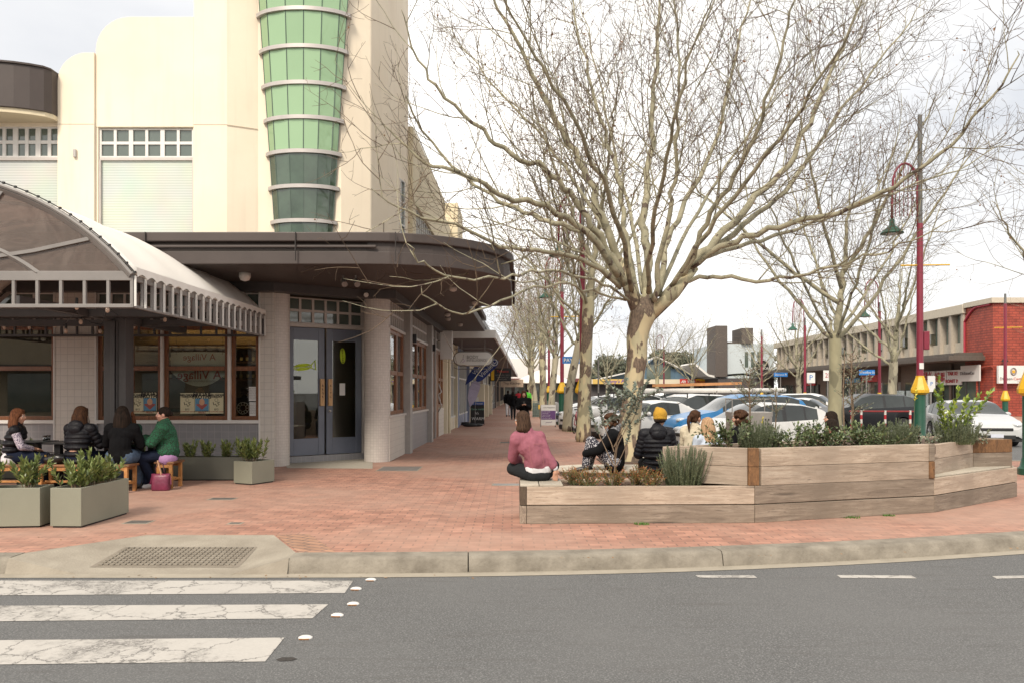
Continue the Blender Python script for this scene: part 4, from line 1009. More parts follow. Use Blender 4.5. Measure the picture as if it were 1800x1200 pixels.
def sapling(h, trunk_n, br, Ln, Wd, gap, t0=.35, blen=.35, lean=(0, 0), wig=.08, updir=.6, leaves_on_trunk=False):
    def f(ms, mf, b):
        for k in range(trunk_n):
            pts = stem_path(b, Vector((lean[0]+R.gauss(0, .06)*(trunk_n > 1), lean[1]+R.gauss(0, .06), 1)), h, 10, wig); ms.tube(pts, [.012*(1-.6*i/10) for i in range(11)], 6, cap=False)
            for q in range(br):
                u = t0+(1-t0)*R.uniform(0, 1); i = min(9, int(u*10)); p = pts[i].lerp(pts[i+1], u*10-i); a = R.uniform(0, 6.28)
                leafy_stem(ms, mf, stem_path(p, Vector((cos(a), sin(a), updir)), blen*R.uniform(.4, 1.1)*(1.25-u*.6), 4, .2), .005, Ln, Wd, gap, .15, .9)
    return f
# grey-green box planters at the kerb side
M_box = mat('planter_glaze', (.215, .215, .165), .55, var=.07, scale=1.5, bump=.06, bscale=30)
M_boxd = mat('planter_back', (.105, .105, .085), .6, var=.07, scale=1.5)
def box_planter(label, loc, rz, sx, sy, h, mt=M_box, group='grey green planter boxes'):
    t = thing('planter_box', label, 'planter', loc, rz, group); m = MB(); th = .03
    m.box((-sx/2, -sy/2, .02), (sx/2, -sy/2+th, h)); m.box((-sx/2, sy/2-th, .02), (sx/2, sy/2, h)); m.box((-sx/2, -sy/2+th, .02), (-sx/2+th, sy/2-th, h)); m.box((sx/2-th, -sy/2+th, .02), (sx/2, sy/2-th, h))
    m.build('box_wall', mt, t, world=False, bevel=.004); MB().box((-sx/2+.02, -sy/2+.02, 0), (sx/2-.02, sy/2-.02, .02)).build('plinth', M_black, t, world=False)
    MB().box((-sx/2+th, -sy/2+th, .1), (sx/2-th, sy/2-th, h-.05)).build('soil', M_mulch, t, world=False); return t
# big box: near corner (-5.05,9.37), runs back
ang2 = math.atan2(.04, .95)
box_planter('long pale green planter box pointing at the cafe, its plants leafy and wide', (-5.235, 9.92, 0), -.03, .37, 1.10, .47)
for i, (x, y, h_) in enumerate(((-5.25, 9.60, .50), (-5.22, 9.95, .62), (-5.22, 10.28, .5))):
    plant('bay_shrub', ('leafy bay shrub at the front of the long pale green box', 'tallest leafy bay shrub in the middle of the long pale green box', 'leafy bay shrub at the back of the long pale green box')[i], 'shrub', (x, y, .42), 'bay shrubs in the planter boxes', ML_bay, build=bay(15, h_*.64, .15))
box_planter('pale green planter box cut by the left edge of the photo', (-6.06, 9.52, 0), .10, .96, .36, .47)
plant('bay_shrub', 'bay shrub in the left edge planter box, its right plant', 'shrub', (-5.78, 9.50, .42), 'bay shrubs in the planter boxes', ML_bay, build=bay(12, .40, .08))
plant('bay_shrub', 'bay shrub cut by the left edge of the photo', 'shrub', (-6.22, 9.50, .42), 'bay shrubs in the planter boxes', ML_bay, build=bay(12, .38, .08))
box_planter('small square pale green planter box at the end of the cafe seating', (-4.53, 14.0, 0), -.45, .42, .55, .40)
plant('bay_shrub', 'bushy bay shrub in the small square planter box by the column', 'shrub', (-4.55, 14.0, .36), 'bay shrubs in the planter boxes', ML_bay, build=bay(18, .38, .16))
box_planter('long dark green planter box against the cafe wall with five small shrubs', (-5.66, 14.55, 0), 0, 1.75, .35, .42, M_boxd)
for i, px in enumerate((303, 335, 364, 398, 430)):
    plant('bay_shrub', 'small bay shrub number %s in the row along the cafe wall, counted from the left' % ('one', 'two', 'three', 'four', 'five')[i], 'shrub', ((px-900)/1400*14.5, 14.5, .36), 'small shrubs along the cafe wall', ML_bay, build=bay(10, .34, .06, .085, .034))
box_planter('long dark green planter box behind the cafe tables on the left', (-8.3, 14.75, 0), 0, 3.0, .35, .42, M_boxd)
for i, px in enumerate((8, 52, 128, 250)):
    plant('bay_shrub', 'small bay shrub behind the tables, %s' % ('furthest left, at the photo edge', 'behind the vest wearer', 'below the tiled pier', 'right of the black post')[i], 'shrub', ((px-900)/1400*14.7, 14.7, .36), 'small shrubs along the cafe wall', ML_bay, build=bay(10, .32, .06, .085, .034))
# plants of the timber planter
for i, (px, Y, l) in enumerate(((1010, 10.1, 'red tinged low shrub at the left end of the timber planter'), (1033, 9.85, 'orange green low shrub nearest the seat boards in front'), (1080, 10.0, 'red tinged low shrub under the grey leaved shrub'), (1120, 10.1, 'green low shrub under the black jacket sitter'), (1145, 9.9, 'orange tipped low shrub left of the rosemary'))):
    plant('nandina_shrub', l, 'shrub', ((px-900)/1400*Y, Y, .42), 'red tinged shrubs in the timber planter', ML_nan, M_stemg, bushy(22, .24, .2, .026, .011, .012, 1.2, 4, .1))
plant('grey_leaved_shrub', 'slender grey leaved shrub in front of the woman with the scarf', 'shrub', (1.30, 10.15, .42), None, ML_feij, build=lambda ms, mf, b: (
    [sapling(.55, 1, 0, .05, .03, .02)(ms, mf, b)], [leafy_stem(ms, mf, stem_path(b+Vector((0, 0, .18+.06*i)), Vector((cos(i*2.4)*.6, sin(i*2.4)*.4, 1)), .66+.15*(i % 4), 6, .25), .008, .058, .042, .011, .55, 1.1, cluster=1) for i in range(6)],
    [leafy_stem(ms, mf, stem_path(b+Vector((R.uniform(-.3, .35), R.uniform(-.2, .2), R.uniform(.72, 1.12))), Vector((R.uniform(-1, 1), R.uniform(-1, 1), .5)), .3, 4, .3), .004, .055, .042, .010, .0, 1.1) for i in range(16)]))
plant('rosemary_bush', 'upright rosemary bush at the low end of the tall planter', 'shrub', (2.15, 9.98, .42), 'rosemary bushes in the timber planter', ML_ros, M_stemg, rosemary(190, .54, .36, .35))
for px, Y, n_, h_, l in ((1335, 10.6, 190, .44, 'dense rosemary bush beside the curly haired person'), (1575, 11.2, 190, .44, 'rosemary bush between the glossy shrubs and the street lamp'), (1680, 11.6, 170, .52, 'rosemary bush under the bright lemon green shrub')):
    plant('rosemary_bush', l, 'shrub', ((px-900)/1400*Y, Y, .84), 'rosemary bushes in the timber planter', ML_ros, M_stemg, rosemary(n_, h_*.85, .40, .4))
for i, (px, Y, l) in enumerate(((1285, 10.7, 'behind the blonde head'), (1395, 10.5, 'in front of the white hatchback'), (1430, 10.9, 'leafy and low before the white car boot'), (1470, 10.8, 'below the two black haired heads'), (1515, 10.9, 'spilling over the planter middle'), (1545, 10.75, 'at the right third of the planter edge'), (1620, 11.3, 'small, by the corner bench back'), (1720, 11.9, 'tiny, over the brown bench end'))):
    plant('glossy_shrub', 'dark glossy leaved shrub '+l, 'shrub', ((px-900)/1400*Y, Y, .84), 'glossy shrubs in the timber planter', ML_glossy if i < 6 else ML_olive, build=bushy((15, 12, 17, 11, 15, 12)[i] if i < 6 else 10, (.42, .30, .36, .27, .38, .30)[i] if i < 6 else .2, .42, .055, .038, .024, 1.3, 3, .1))
plant('lemon_shrub', 'bright yellow green shrub with large leaves in front of the silver car', 'shrub', (6.35, 11.6, .84), None, ML_lemon, M_stemg, build=lambda ms, mf, b: [leafy_stem(ms, mf, stem_path(b, Vector(d_), l_, 7, .12), .009, .095, .06, .022, .2, .95) for d_, l_ in (((-.1, 0, 1), .95), ((.25, 0, 1), .8), ((.75, .1, 1), .85), ((.9, 0, .8), 1.0), ((-.3, .1, 1), .75), ((.45, -.1, 1), .7), ((.1, .2, 1), .6), ((.6, 0, .6), .55))])
plant('olive_sapling', 'thin olive sapling standing before the curly haired person', 'sapling', ((1318-900)/1400*10.9, 10.9, .84), 'thin saplings in the tall planter', ML_olive, build=sapling(1.05, 2, 24, .05, .012, .014, .5, .35))
plant('olive_sapling', 'tall sparse sapling right of the black haired heads', 'sapling', ((1498-900)/1400*11.2, 11.2, .84), 'thin saplings in the tall planter', ML_olive, build=sapling(1.3, 2, 30, .042, .018, .03, .3, .32))
plant('olive_sapling', 'dark stemmed sapling before the second plane trunk', 'sapling', ((1484-900)/1400*11.0, 11.0, .84), 'thin saplings in the tall planter', ML_olive, build=sapling(1.35, 1, 12, .03, .012, .05, .4, .18))
plant('olive_sapling', 'small olive top by the metal box', 'sapling', ((1362-900)/1400*11.3, 11.3, .84), 'thin saplings in the tall planter', ML_olive, build=sapling(.8, 1, 14, .06, .012, .014, .5, .3))
for px, py, l in ((1340, 742, 'by the curly hair'), (1605, 690, 'against the lamp collar')):
    p = P(px, py, 11.2); plant('yellow_sprig', 'small bright yellow leafy sprig '+l, 'plant', (p.x, p.y, .84), 'yellow sprigs in the tall planter', ML_yel, M_stemg, build=lambda ms, mf, b, z=p.z: leafy_stem(ms, mf, stem_path(b, Vector((0, 0, 1)), z-.84+.05, 5, .05), .005, .05, .03, .02, .8, 1.0))
# stainless bin box with wire frame
bx = thing('metal_bin_box', 'perforated stainless box inside a thin wire frame behind the planter', 'bin', (4.0, 13.3, 0))
c = P(1316, 738, 13.3)
m = MB(); m.box((c.x-.33, 13.1, 0), (c.x+.33, 13.5, 1.27)); m.build('bin_body', mat('stainless', (.30, .28, .26), .4, metal=.5, var=.1), bx, bevel=.01)
m = MB()
for sx in (-.33, .33):
    for sy in (0, .4): m.cyl((c.x+sx, 13.1+sy, 1.2), (c.x+sx, 13.1+sy, 1.48), .008, n=6)
m.tube([(c.x-.33, 13.1, 1.48), (c.x+.33, 13.1, 1.48), (c.x+.33, 13.5, 1.48), (c.x-.33, 13.5, 1.48)], .008, 5, closed=True); m.build('wire_frame', M_gfr, bx)
m = MB()
for i in range(3):
    for j in range(5): m.box((c.x+.16+i*.05, 13.095, .85+j*.07), (c.x+.18+i*.05, 13.11, .88+j*.07))
m.build('perforation', M_black, bx)
# =============================================================== CAFE TABLES, STOOLS
M_tab = mat('black_table', (.018, .017, .018), .4, var=.2, scale=3); M_stool = timber('honey_timber', (.42, .19, .06), (.28, .12, .035), (.52, .26, .09), (3, 3, 3), False, .45)
M_stt = timber('seat_brown', (.20, .085, .035), (.13, .055, .022), (.28, .13, .05), (1, 6, 6), False, .45)
def table(label, x0, x1, Y):
    t = thing('cafe_table', label, 'table', ((x0+x1)/2, Y, 0), 0, 'black tables of the pavement cafe')
    MB().box((x0, Y-.35, .735), (x1, Y+.35, .765)).build('tabletop', M_tab, t, bevel=.004)
    for x in (x0+.22, x1-.30):
        for y in (Y-.22, Y+.22): MB().box((x-.05, y-.05, .0), (x+.05, y+.05, .733)).build('leg', M_tab, t)
    return t
TY = 13.45
table('long black table under the barrel awning, right one with the glasses', -7.75, -5.88, TY); table('long black table at the left edge, in front of the vest wearer', -9.9, -7.85, TY)
def stool(label, x0, x1, Y, dp=.36, h=.45):
    t = thing('timber_stool', label, 'stool', ((x0+x1)/2, Y, 0), 0, 'honey timber stools of the pavement cafe')
    MB().box((x0, Y-dp/2, h-.035), (x1, Y+dp/2, h)).build('seat', M_stt, t, bevel=.006)
    for x in (x0+.06, x1-.06):
        for y in (Y-dp/2+.04, Y+dp/2-.04): MB().box((x-.026, y-.026, 0), (x+.026, y+.026, h-.036)).build('leg', M_stool, t, bevel=.003)
    m = MB(); m.box((x0+.08, Y-dp/2+.02, h-.10), (x1-.08, Y-dp/2+.05, h-.036)); m.box((x0+.08, Y+dp/2-.05, h-.10), (x1-.08, Y+dp/2-.02, h-.036))
    m.box((x0+.05, Y-.015, .15), (x1-.05, Y+.015, .185))
    for x in (x0+.06, x1-.06): m.box((x-.014, Y-dp/2+.06, .13), (x+.014, Y+dp/2-.06, .165))
    m.build('apron_and_stretchers', M_stool, t, bevel=.003); return t
stool('low timber bench at the left under the vest wearer', -8.75, (72-900)/1400*12.75, 12.75); stool('low timber bench under the black puffer coat', (72-900)/1400*12.75+.02, -6.75, 12.75); 
stool('timber stool under the black cardigan', -6.72, (236-900)/1400*12.75, 12.75); stool('small timber stool under the green jacket wearer', (281-900)/1400*13.35, (313-900)/1400*13.35+.02, 13.35, .45)
gl = None; M_tumb = glassmat('tumbler_glass', (.85, .87, .86), 1.0, base=.15)
for px, Y, l in ((251, 13.3, 'left clear water glass near the table corner'), (262, 13.3, 'right clear water glass near the table corner'), (79, 13.5, 'clear glass on the table before the vest wearer'), (85, 13.6, 'clear jar on the table behind the vest wearer')):
    t = thing('water_glass', l, 'glass', ((px-900)/1400*Y, Y, .765), 0, 'glasses on the cafe tables')
    MB().lathe([(.030, 0), (.036, .095), (.033, .094), (.028, .008)], n=14).build('tumbler', M_tumb, t, world=False, smooth=True); MB().lathe([(.028, .009), (.031, .05)], n=12).build('water', glassmat('water%d' % px, (.8, .83, .82), .6, base=.05), t, world=False)
# handbags
hb = thing('handbag', 'magenta leather tote bag standing on the paving beside the stool', 'bag', ((283-900)/1400*12.95, 12.95, 0))
Mm = mat('magenta_leather', (.15, .02, .052), .42, var=.25, scale=9, bump=.3, bscale=18)
b = Vector(hb.location); m = MB(); rings = []
for z, w_, d_ in ((.0, .135, .075), (.02, .145, .085), (.12, .14, .08), (.22, .145, .06), (.27, .15, .045), (.272, .14, .035), (.20, .12, .03)):
    rings.append([(b.x+w_*(abs(cos(a))**.5)*(1 if cos(a) > 0 else -1), b.y+d_*(abs(sin(a))**.5)*(1 if sin(a) > 0 else -1)*(1+.12*sin(3*a)*(z > .2)), z) for a in [2*pi*i/24 for i in range(24)]])
for r_ in rings: m.v += r_
for i in range(len(rings)-1):
    for j in range(24): m.f.append((i*24+j, i*24+(j+1) % 24, (i+1)*24+(j+1) % 24, (i+1)*24+j)); m.mi.append(0)
m.f.append(tuple(range(24))[::-1]); m.mi.append(0)
m.build('bag_body', Mm, hb, smooth=True)
MB().tube([(b.x-.08, b.y, .25), (b.x-.085, b.y, .36), (b.x-.04, b.y, .46), (b.x+.03, b.y, .44), (b.x+.06, b.y, .25)], .009, 6).build('handle', mat('dark_red_leather', (.06, .015, .02), .5), hb, smooth=True)
MB().beam((b.x-.04, b.y-.03, .49), (b.x+.03, b.y-.04, .24), .035, .012).build('handle', mat('tan_leather', (.5, .28, .16), .5), hb, bevel=.003)
m = MB()
for s_ in (-1, 1): m.beam((b.x+s_*.15, b.y, .23), (b.x+s_*.17, b.y-.02, .10), .02, .01)
m.build('side_strap', Mm, hb)
hb2 = thing('handbag', 'slouchy black handbag lying on the bench between two sitters', 'bag', (-7.3, 12.7, .45)); b = Vector(hb2.location)
m = MB(); m.ell(b+Vector((0, 0, .08)), (.17, .11, .085)); m.ell(b+Vector((.08, -.02, .10)), (.12, .09, .07)); m.build('bag_body', mat('black_leather', (.012, .012, .013), .3, bump=.5, bscale=14), hb2, smooth=True)
MB().tube([b+Vector((-.12, -.03, .13)), b+Vector((-.06, -.08, .2)), b+Vector((.05, -.07, .18)), b+Vector((.1, -.02, .14))], .009, 6).build('handle', M_black, hb2); MB().cbox(b+Vector((-.08, -.1, .14)), (.03, .01, .03)).build('buckle', mat('brass', (.5, .35, .12), .3, metal=1), hb2)
hb3 = thing('shoulder_bag', 'brown leather bag lying on the table by the green jacket', 'bag', (-6.15, 13.45, .765)); b = Vector(hb3.location)
m = MB(); m.ell(b+Vector((0, 0, .05)), (.17, .10, .055)); m.build('bag_body', mat('brown_leather', (.16, .05, .022), .4, bump=.4, bscale=14), hb3, smooth=True); MB().tube([b+Vector((-.13, -.05, .07)), b+Vector((0, -.10, .11)), b+Vector((.13, -.05, .07))], .008, 6).build('strap', mat('brown_leather2', (.10, .03, .015), .4), hb3)
# =============================================================== PEOPLE
V3 = Vector
def capsule(m, p, q, r0, r1, n=14, flat=None):
    "closed tapered capsule; flat=(axis vector, factor) squashes it along that axis"
    p, q = V3(p), V3(q); d = (q-p); L_ = max(d.length, 1e-5); d /= L_
    u = d.cross(V3((0, 0, 1)) if abs(d.z) < .9 else V3((0, 1, 0))).normalized(); w_ = d.cross(u)
    b = len(m.v); rows = []
    for i in range(5): a = -pi/2+pi/2*i/4; rows.append((p+d*(r0*sin(a)), r0*cos(a)))
    for i in range(5): a = pi/2*i/4; rows.append((q+d*(r1*sin(a)), r1*cos(a)))
    for c, r_ in rows:
        r_ = max(r_, .0008)
        for j in range(n):
            a = 2*pi*j/n; o = (u*cos(a)+w_*sin(a))*r_
            if flat: o = o-flat[0]*(o.dot(flat[0]))*(1-flat[1])
            m.v.append(tuple(c+o))
    for i in range(len(rows)-1):
        for j in range(n):
            j2 = (j+1) % n; m.f.append((b+i*n+j, b+i*n+j2, b+(i+1)*n+j2, b+(i+1)*n+j)); m.mi.append(m.m)
    m.f.append(tuple(b+j for j in range(n))[::-1]); m.mi.append(m.m); k = len(rows)-1; m.f.append(tuple(b+k*n+j for j in range(n))); m.mi.append(m.m)
def remesh(m, name, mt, parent, vox=.01, it=6, fac=.6, extra=None):
    o = m.build(name, mt, parent, world=False, smooth=True)
    r_ = o.modifiers.new('r', 'REMESH'); r_.mode = 'VOXEL'; r_.voxel_size = vox; r_.use_smooth_shade = True
    s_ = o.modifiers.new('s', 'SMOOTH'); s_.iterations = it; s_.factor = fac
    if extra:
        tx = bpy.data.textures.new('wr', 'CLOUDS'); tx.noise_scale = extra[1]; tx.noise_depth = 2
        d_ = o.modifiers.new('d', 'DISPLACE'); d_.texture = tx; d_.strength = extra[0]; d_.mid_level = .5
    return o
SKIN = mat('skin', (.46, .25, .17), .5, var=.08, scale=14, bump=.03); SKINP = mat('skin_pink', (.52, .27, .20), .5, var=.1, scale=10)
def cloth(name, c, rough=.9, sheen=0, **k): return mat(name, c, rough, sheen=0, spec=.08, **{a: b for a, b in k.items() if a != 'sheen'})
def hairmat(name, c, c2):
    g = Nodes(name); tcn = g.n('TexCoord'); mp_ = g.n('Mapping'); mp_.inputs['Scale'].default_value = (70, 70, 5); g.l(tcn.outputs['Object'], mp_.inputs[0])
    n = g.n('TexNoise', {'Vector': mp_.outputs[0], 'Scale': 1.0, 'Detail': 4.0}); g.l(g.ramp(n.outputs[0], (.3, c), (.72, c2)), g.b.inputs['Base Color']); g.b.inputs['Roughness'].default_value = .75; g.b.inputs['Specular IOR Level'].default_value = .12
    g.bump(n.outputs[0], .8, .006); return g.m
H_br = hairmat('hair_brown', (.018, .009, .006), (.085, .04, .02)); H_aub = hairmat('hair_auburn', (.05, .018, .009), (.19, .075, .035)); H_dk = hairmat('hair_dark', (.005, .004, .003), (.028, .017, .012))
H_bl = hairmat('hair_blonde', (.22, .13, .07), (.50, .33, .20)); H_bob = hairmat('hair_bob', (.016, .009, .006), (.075, .043, .027)); H_gr = hairmat('hair_grey', (.25, .2, .16), (.45, .38, .32))
M_eye = mat('eye', (.6, .58, .55), .2, var=0); M_iris = mat('iris', (.03, .018, .01), .2, var=0); M_lip = mat('lips', (.38, .11, .10), .5, var=.05)
def fingers(m, wrist, d, nrm, curl=.5, s=1.0, mirror=1):
    "palm and five fingers; d=direction, nrm=back of hand normal"
    d = V3(d).normalized(); nrm = V3(nrm); nrm = (nrm-d*nrm.dot(d)).normalized(); sd_ = d.cross(nrm)*mirror
    w_ = V3(wrist); pc = w_+d*.045*s
    capsule(m, w_, w_+d*.05*s, .021*s, .026*s); capsule(m, w_+d*.05*s-sd_*.022*s, w_+d*.05*s+sd_*.022*s, .016*s, .016*s); capsule(m, w_+d*.075*s-sd_*.026*s, w_+d*.075*s+sd_*.026*s, .0125*s, .0125*s)
    for k, (off, ln) in enumerate(((-.031, .062), (-.0105, .075), (.0105, .08), (.031, .07))):
        p = w_+d*.082*s+sd_*off*s; dd_ = (d+sd_*off*3).normalized()
        for j, fr in enumerate((.45, .32, .23)):
            dd_ = (dd_-nrm*curl*(.35+.25*j)).normalized(); q = p+dd_*ln*fr*s; capsule(m, p, q, (.0092-.0009*j)*s, (.0085-.0012*j)*s, 8); p = q
    p = w_+d*.02*s+sd_*.022*s
    for j, fr in enumerate((.035, .028, .022)):
        dd_ = (d*.75+sd_*(.8-.3*j)-nrm*(.2+.2*j)).normalized(); q = p+dd_*fr*s; capsule(m, p, q, (.0125-.0015*j)*s, (.011-.0015*j)*s, 8); p = q
class Fig:
    """figure in its own frame: faces +Y, right hand at +X, origin at seat or ground; joints in metres"""
    def __init__(s, label, loc, rz, group=None, sc=1.0, vox=.011, skin=None):
        s.t = thing('person', label, 'person', loc, rz, group); s.J = {}; s.vox = vox; s.skin = skin or SKIN; s.sc = sc
        s.t.scale = (sc, sc, sc)
    def sit(s, lean=(0, .04), turn=0.0, head=(0, 0), hturn=0.0, hpitch=0.0, sh=.17, hip=.09):
        J = s.J; lx, ly = lean
        J['pel'] = V3((0, 0, .11)); J['spi'] = V3((lx*.35, ly*.3-.02, .28)); J['chest'] = V3((lx*.75, ly*.8, .44)); J['neck'] = V3((lx, ly, .56))
        c, q = cos(turn), sin(turn); n = J['neck']
        for sd_, k in ((-1, 'l'), (1, 'r')):
            J['sh'+k] = n+V3((sd_*sh*c, sd_*sh*q, -.045)); J['hip'+k] = V3((sd_*hip, 0, .10)); J['kn'+k] = V3((sd_*(hip+.03), .42, .09)); J['an'+k] = V3((sd_*(hip+.03), .42, -.34)); J['el'+k] = J['sh'+k]+V3((sd_*.06, .05, -.27)); J['wr'+k] = J['el'+k]+V3((-sd_*.1, .2, .03))
        J['head'] = n+V3((head[0], head[1]+.015, .165)); s.hturn, s.hpitch = hturn, hpitch; return s
    def stand(s, lean=(0, 0), step=.16, hturn=0, hpitch=0, sh=.185):
        J = s.J; J['pel'] = V3((0, 0, .92)); J['spi'] = V3((0, 0, 1.1)); J['chest'] = V3((lean[0]*.7, lean[1]*.7, 1.27)); J['neck'] = V3((lean[0], lean[1], 1.41))
        for sd_, k in ((-1, 'l'), (1, 'r')):
            J['sh'+k] = J['neck']+V3((sd_*sh, 0, -.045)); J['hip'+k] = V3((sd_*.09, 0, .90)); J['kn'+k] = V3((sd_*.09, .03+sd_*step*.5, .48)); J['an'+k] = V3((sd_*.08, sd_*step, .08)); J['el'+k] = J['sh'+k]+V3((sd_*.05, -.04, -.28)); J['wr'+k] = J['el'+k]+V3((-sd_*.02, .08, -.23))
        J['head'] = J['neck']+V3((0, .02, .165)); s.hturn, s.hpitch = hturn, hpitch; return s
    def body(s, hands=True, feet=True, curl=.5, hn=None):
        J = s.J; m = MB(); c = capsule; Y_ = V3((0, 1, 0))
        c(m, J['pel']+V3((-.07, 0, 0)), J['pel']+V3((.07, 0, 0)), .10, .10); c(m, J['pel'], J['spi'], .12, .105); c(m, J['spi'], J['chest'], .11, .12); mid = (J['shl']+J['shr'])/2
        c(m, J['chest'], mid-V3((0, 0, .03)), .12, .095); c(m, J['shl'], J['shr'], .055, .055); c(m, mid, J['neck']+V3((0, 0, .03)), .07, .052); c(m, J['neck'], J['head']+V3((0, 0, -.04)), .052, .05)
        for k in 'lr':
            c(m, J['sh'+k], J['el'+k], .052, .040); c(m, J['el'+k], J['wr'+k], .040, .026); c(m, J['hip'+k], J['kn'+k], .088, .058); c(m, J['kn'+k], J['an'+k], .058, .036)
            if hands:
                d = s.J.get('hd'+k) or (J['wr'+k]-J['el'+k]); fingers(m, J['wr'+k], d, s.J.get('hn'+k) or (hn or (0, 0, 1)), curl, 1.0, 1 if k == 'l' else -1)
            if feet: a = J['an'+k]; f = s.J.get('toe'+k) or V3((0, .14, -.06)); c(m, a+V3((0, -.02, -.03)), a+f, .036, .028)
        H = s.hframe(); hd = lambda x, y, z: J['head']+H @ V3((x, y, z))
        def e(cn, r_): m.ell(hd(*cn), r_, H.to_4x4(), 16, 12)
        e((0, -.012, .028), (.073, .092, .090)); e((0, .022, -.02), (.060, .070, .085)); e((0, .045, -.078), (.034, .036, .030)); e((0, .088, -.01), (.011, .014, .028)); c(m, hd(0, .085, .02), hd(0, .103, -.018), .008, .012)
        e((0, .075, -.052), (.022, .016, .013)); e((0, .068, .035), (.05, .022, .014)); 
        for q in (-1, 1): e((q*.074, -.005, -.005), (.010, .02, .032)); e((q*.036, .055, -.028), (.024, .026, .024)); 
        o = remesh(m, 'body', s.skin, s.t, min(s.vox, .008), 3, .5); s.bodyo = o
        me = MB(); mi = MB(); ml = MB()
        for q in (-1, 1): me.ell(hd(q*.03, .078, .012), (.0135, .010, .009), H.to_4x4(), 10, 8); mi.ell(hd(q*.031, .087, .012), (.006, .003, .006), H.to_4x4(), 8, 6); mi.tube([hd(q*.013, .09, .034), hd(q*.032, .091, .040), hd(q*.048, .080, .034)], .0028, 5)
        ml.ell(hd(0, .090, -.051), (.020, .006, .0065), H.to_4x4(), 12, 6)
        me.build('eye', M_eye, s.t, world=False, smooth=True); mi.build('iris_and_brow', M_iris, s.t, world=False); ml.build('lips', M_lip, s.t, world=False, smooth=True); return s
    def hframe(s): return Matrix.Rotation(s.hturn, 3, 'Z') @ Matrix.Rotation(s.hpitch, 3, 'X')
    def top(s, mt, name='jacket', ex=.022, sleeve=True, to=.88, hem=0.0, puff=0, collar=True, wr=.012, fl=.0, hood=False, hemr=None):
        J = s.J; m = MB(); c = capsule; pel = J['pel']+V3((0, 0, -.02-hem)); mid = (J['shl']+J['shr'])/2
        if puff:
            P_ = [pel, J['spi'], J['chest'], mid]; rr_ = [.155, .145, .155, .115]; n = int(((mid-pel).length)/puff)
            for i in range(n+1):
                u = i/n*3; k = min(2, int(u)); f = u-k; p = P_[k].lerp(P_[k+1], f); r_ = rr_[k]*(1-f)+rr_[k+1]*f; w_ = r_+ex*.6; H_ = Matrix.Rotation(math.atan2(J['shr'].y-J['shl'].y, J['shr'].x-J['shl'].x)*min(1, i/n), 4, 'Z')
                m.ell(p, (w_*1.18, w_*.90, puff*.95), H_, 24, 8)
            c(m, J['shl'], J['shr'], .075+ex*.3, .075+ex*.3)
        else:
            X = V3((J['shr']-J['shl'])).normalized(); Yn = V3((-X.y, X.x, 0))
            c(m, pel+V3((-.06, 0, 0)), pel+V3((.06, 0, 0)), (hemr or .105)+ex+fl, (hemr or .105)+ex+fl); c(m, pel, J['spi'], (hemr or .125)+ex+fl, .12+ex); c(m, J['spi'], J['chest'], .12+ex, .125+ex); c(m, J['chest']-X*.05, mid-X*.06, .115+ex, .075+ex); c(m, J['chest']+X*.05, mid+X*.06, .115+ex, .075+ex)
            c(m, J['shl'], J['shr'], .058+ex, .058+ex)
        if collar: c(m, mid+V3((0, -.01, .03)), J['neck']+V3((0, -.012, .045)), .075+ex*.5, .062+ex*.4)
        if hood: m.ell(mid+V3((0, -.10, .05)), (.12, .07, .085), None, 18, 10); m.ell(mid+V3((0, -.13, .0)), (.10, .05, .075), None, 18, 10)
        if sleeve:
            for k in 'lr':
                a, b, w_ = J['sh'+k], J['el'+k], J['el'+k].lerp(J['wr'+k], to)
                if puff:
                    for p, q, r0, r1 in ((a, b, .068, .060), (b, w_, .060, .046)):
                        n = max(2, int((q-p).length/puff)); dq = (q-p).normalized(); Q = dq.to_track_quat('Z', 'Y').to_matrix().to_4x4()
                        for i in range(n+1): u = i/n; r_ = r0+(r1-r0)*u+ex*.5; m.ell(p.lerp(q, u), (r_, r_, puff*.95), Q, 14, 7)
                else: c(m, a, b, .054+ex, .045+ex*.8); c(m, b, w_, .045+ex*.8, .032+ex*.8)
        remesh(m, name, mt, s.t, s.vox, 2 if puff else 5, .4 if puff else .5, None if puff else (wr, .10)); return s
    def trousers(s, mt, name='trousers', ex=.014, to=.92):
        J = s.J; m = MB(); c = capsule; c(m, J['pel']+V3((-.07, 0, -.01)), J['pel']+V3((.07, 0, -.01)), .105+ex, .105+ex)
        for k in 'lr': c(m, J['hip'+k], J['kn'+k], .09+ex, .062+ex); c(m, J['kn'+k], J['kn'+k].lerp(J['an'+k], to), .062+ex, .042+ex)
        remesh(m, name, mt, s.t, s.vox, 5, .5, (.012, .08)); return s
    def shoes(s, mt, name='shoe'):
        for k in 'lr':
            m = MB(); a = s.J['an'+k]; f = s.J.get('toe'+k) or V3((0, .14, -.06)); capsule(m, a+V3((0, -.025, -.035)), a+f, .044, .036); capsule(m, a, a+V3((0, -.02, -.03)), .045, .044); remesh(m, name, mt, s.t, .012, 3)
        return s
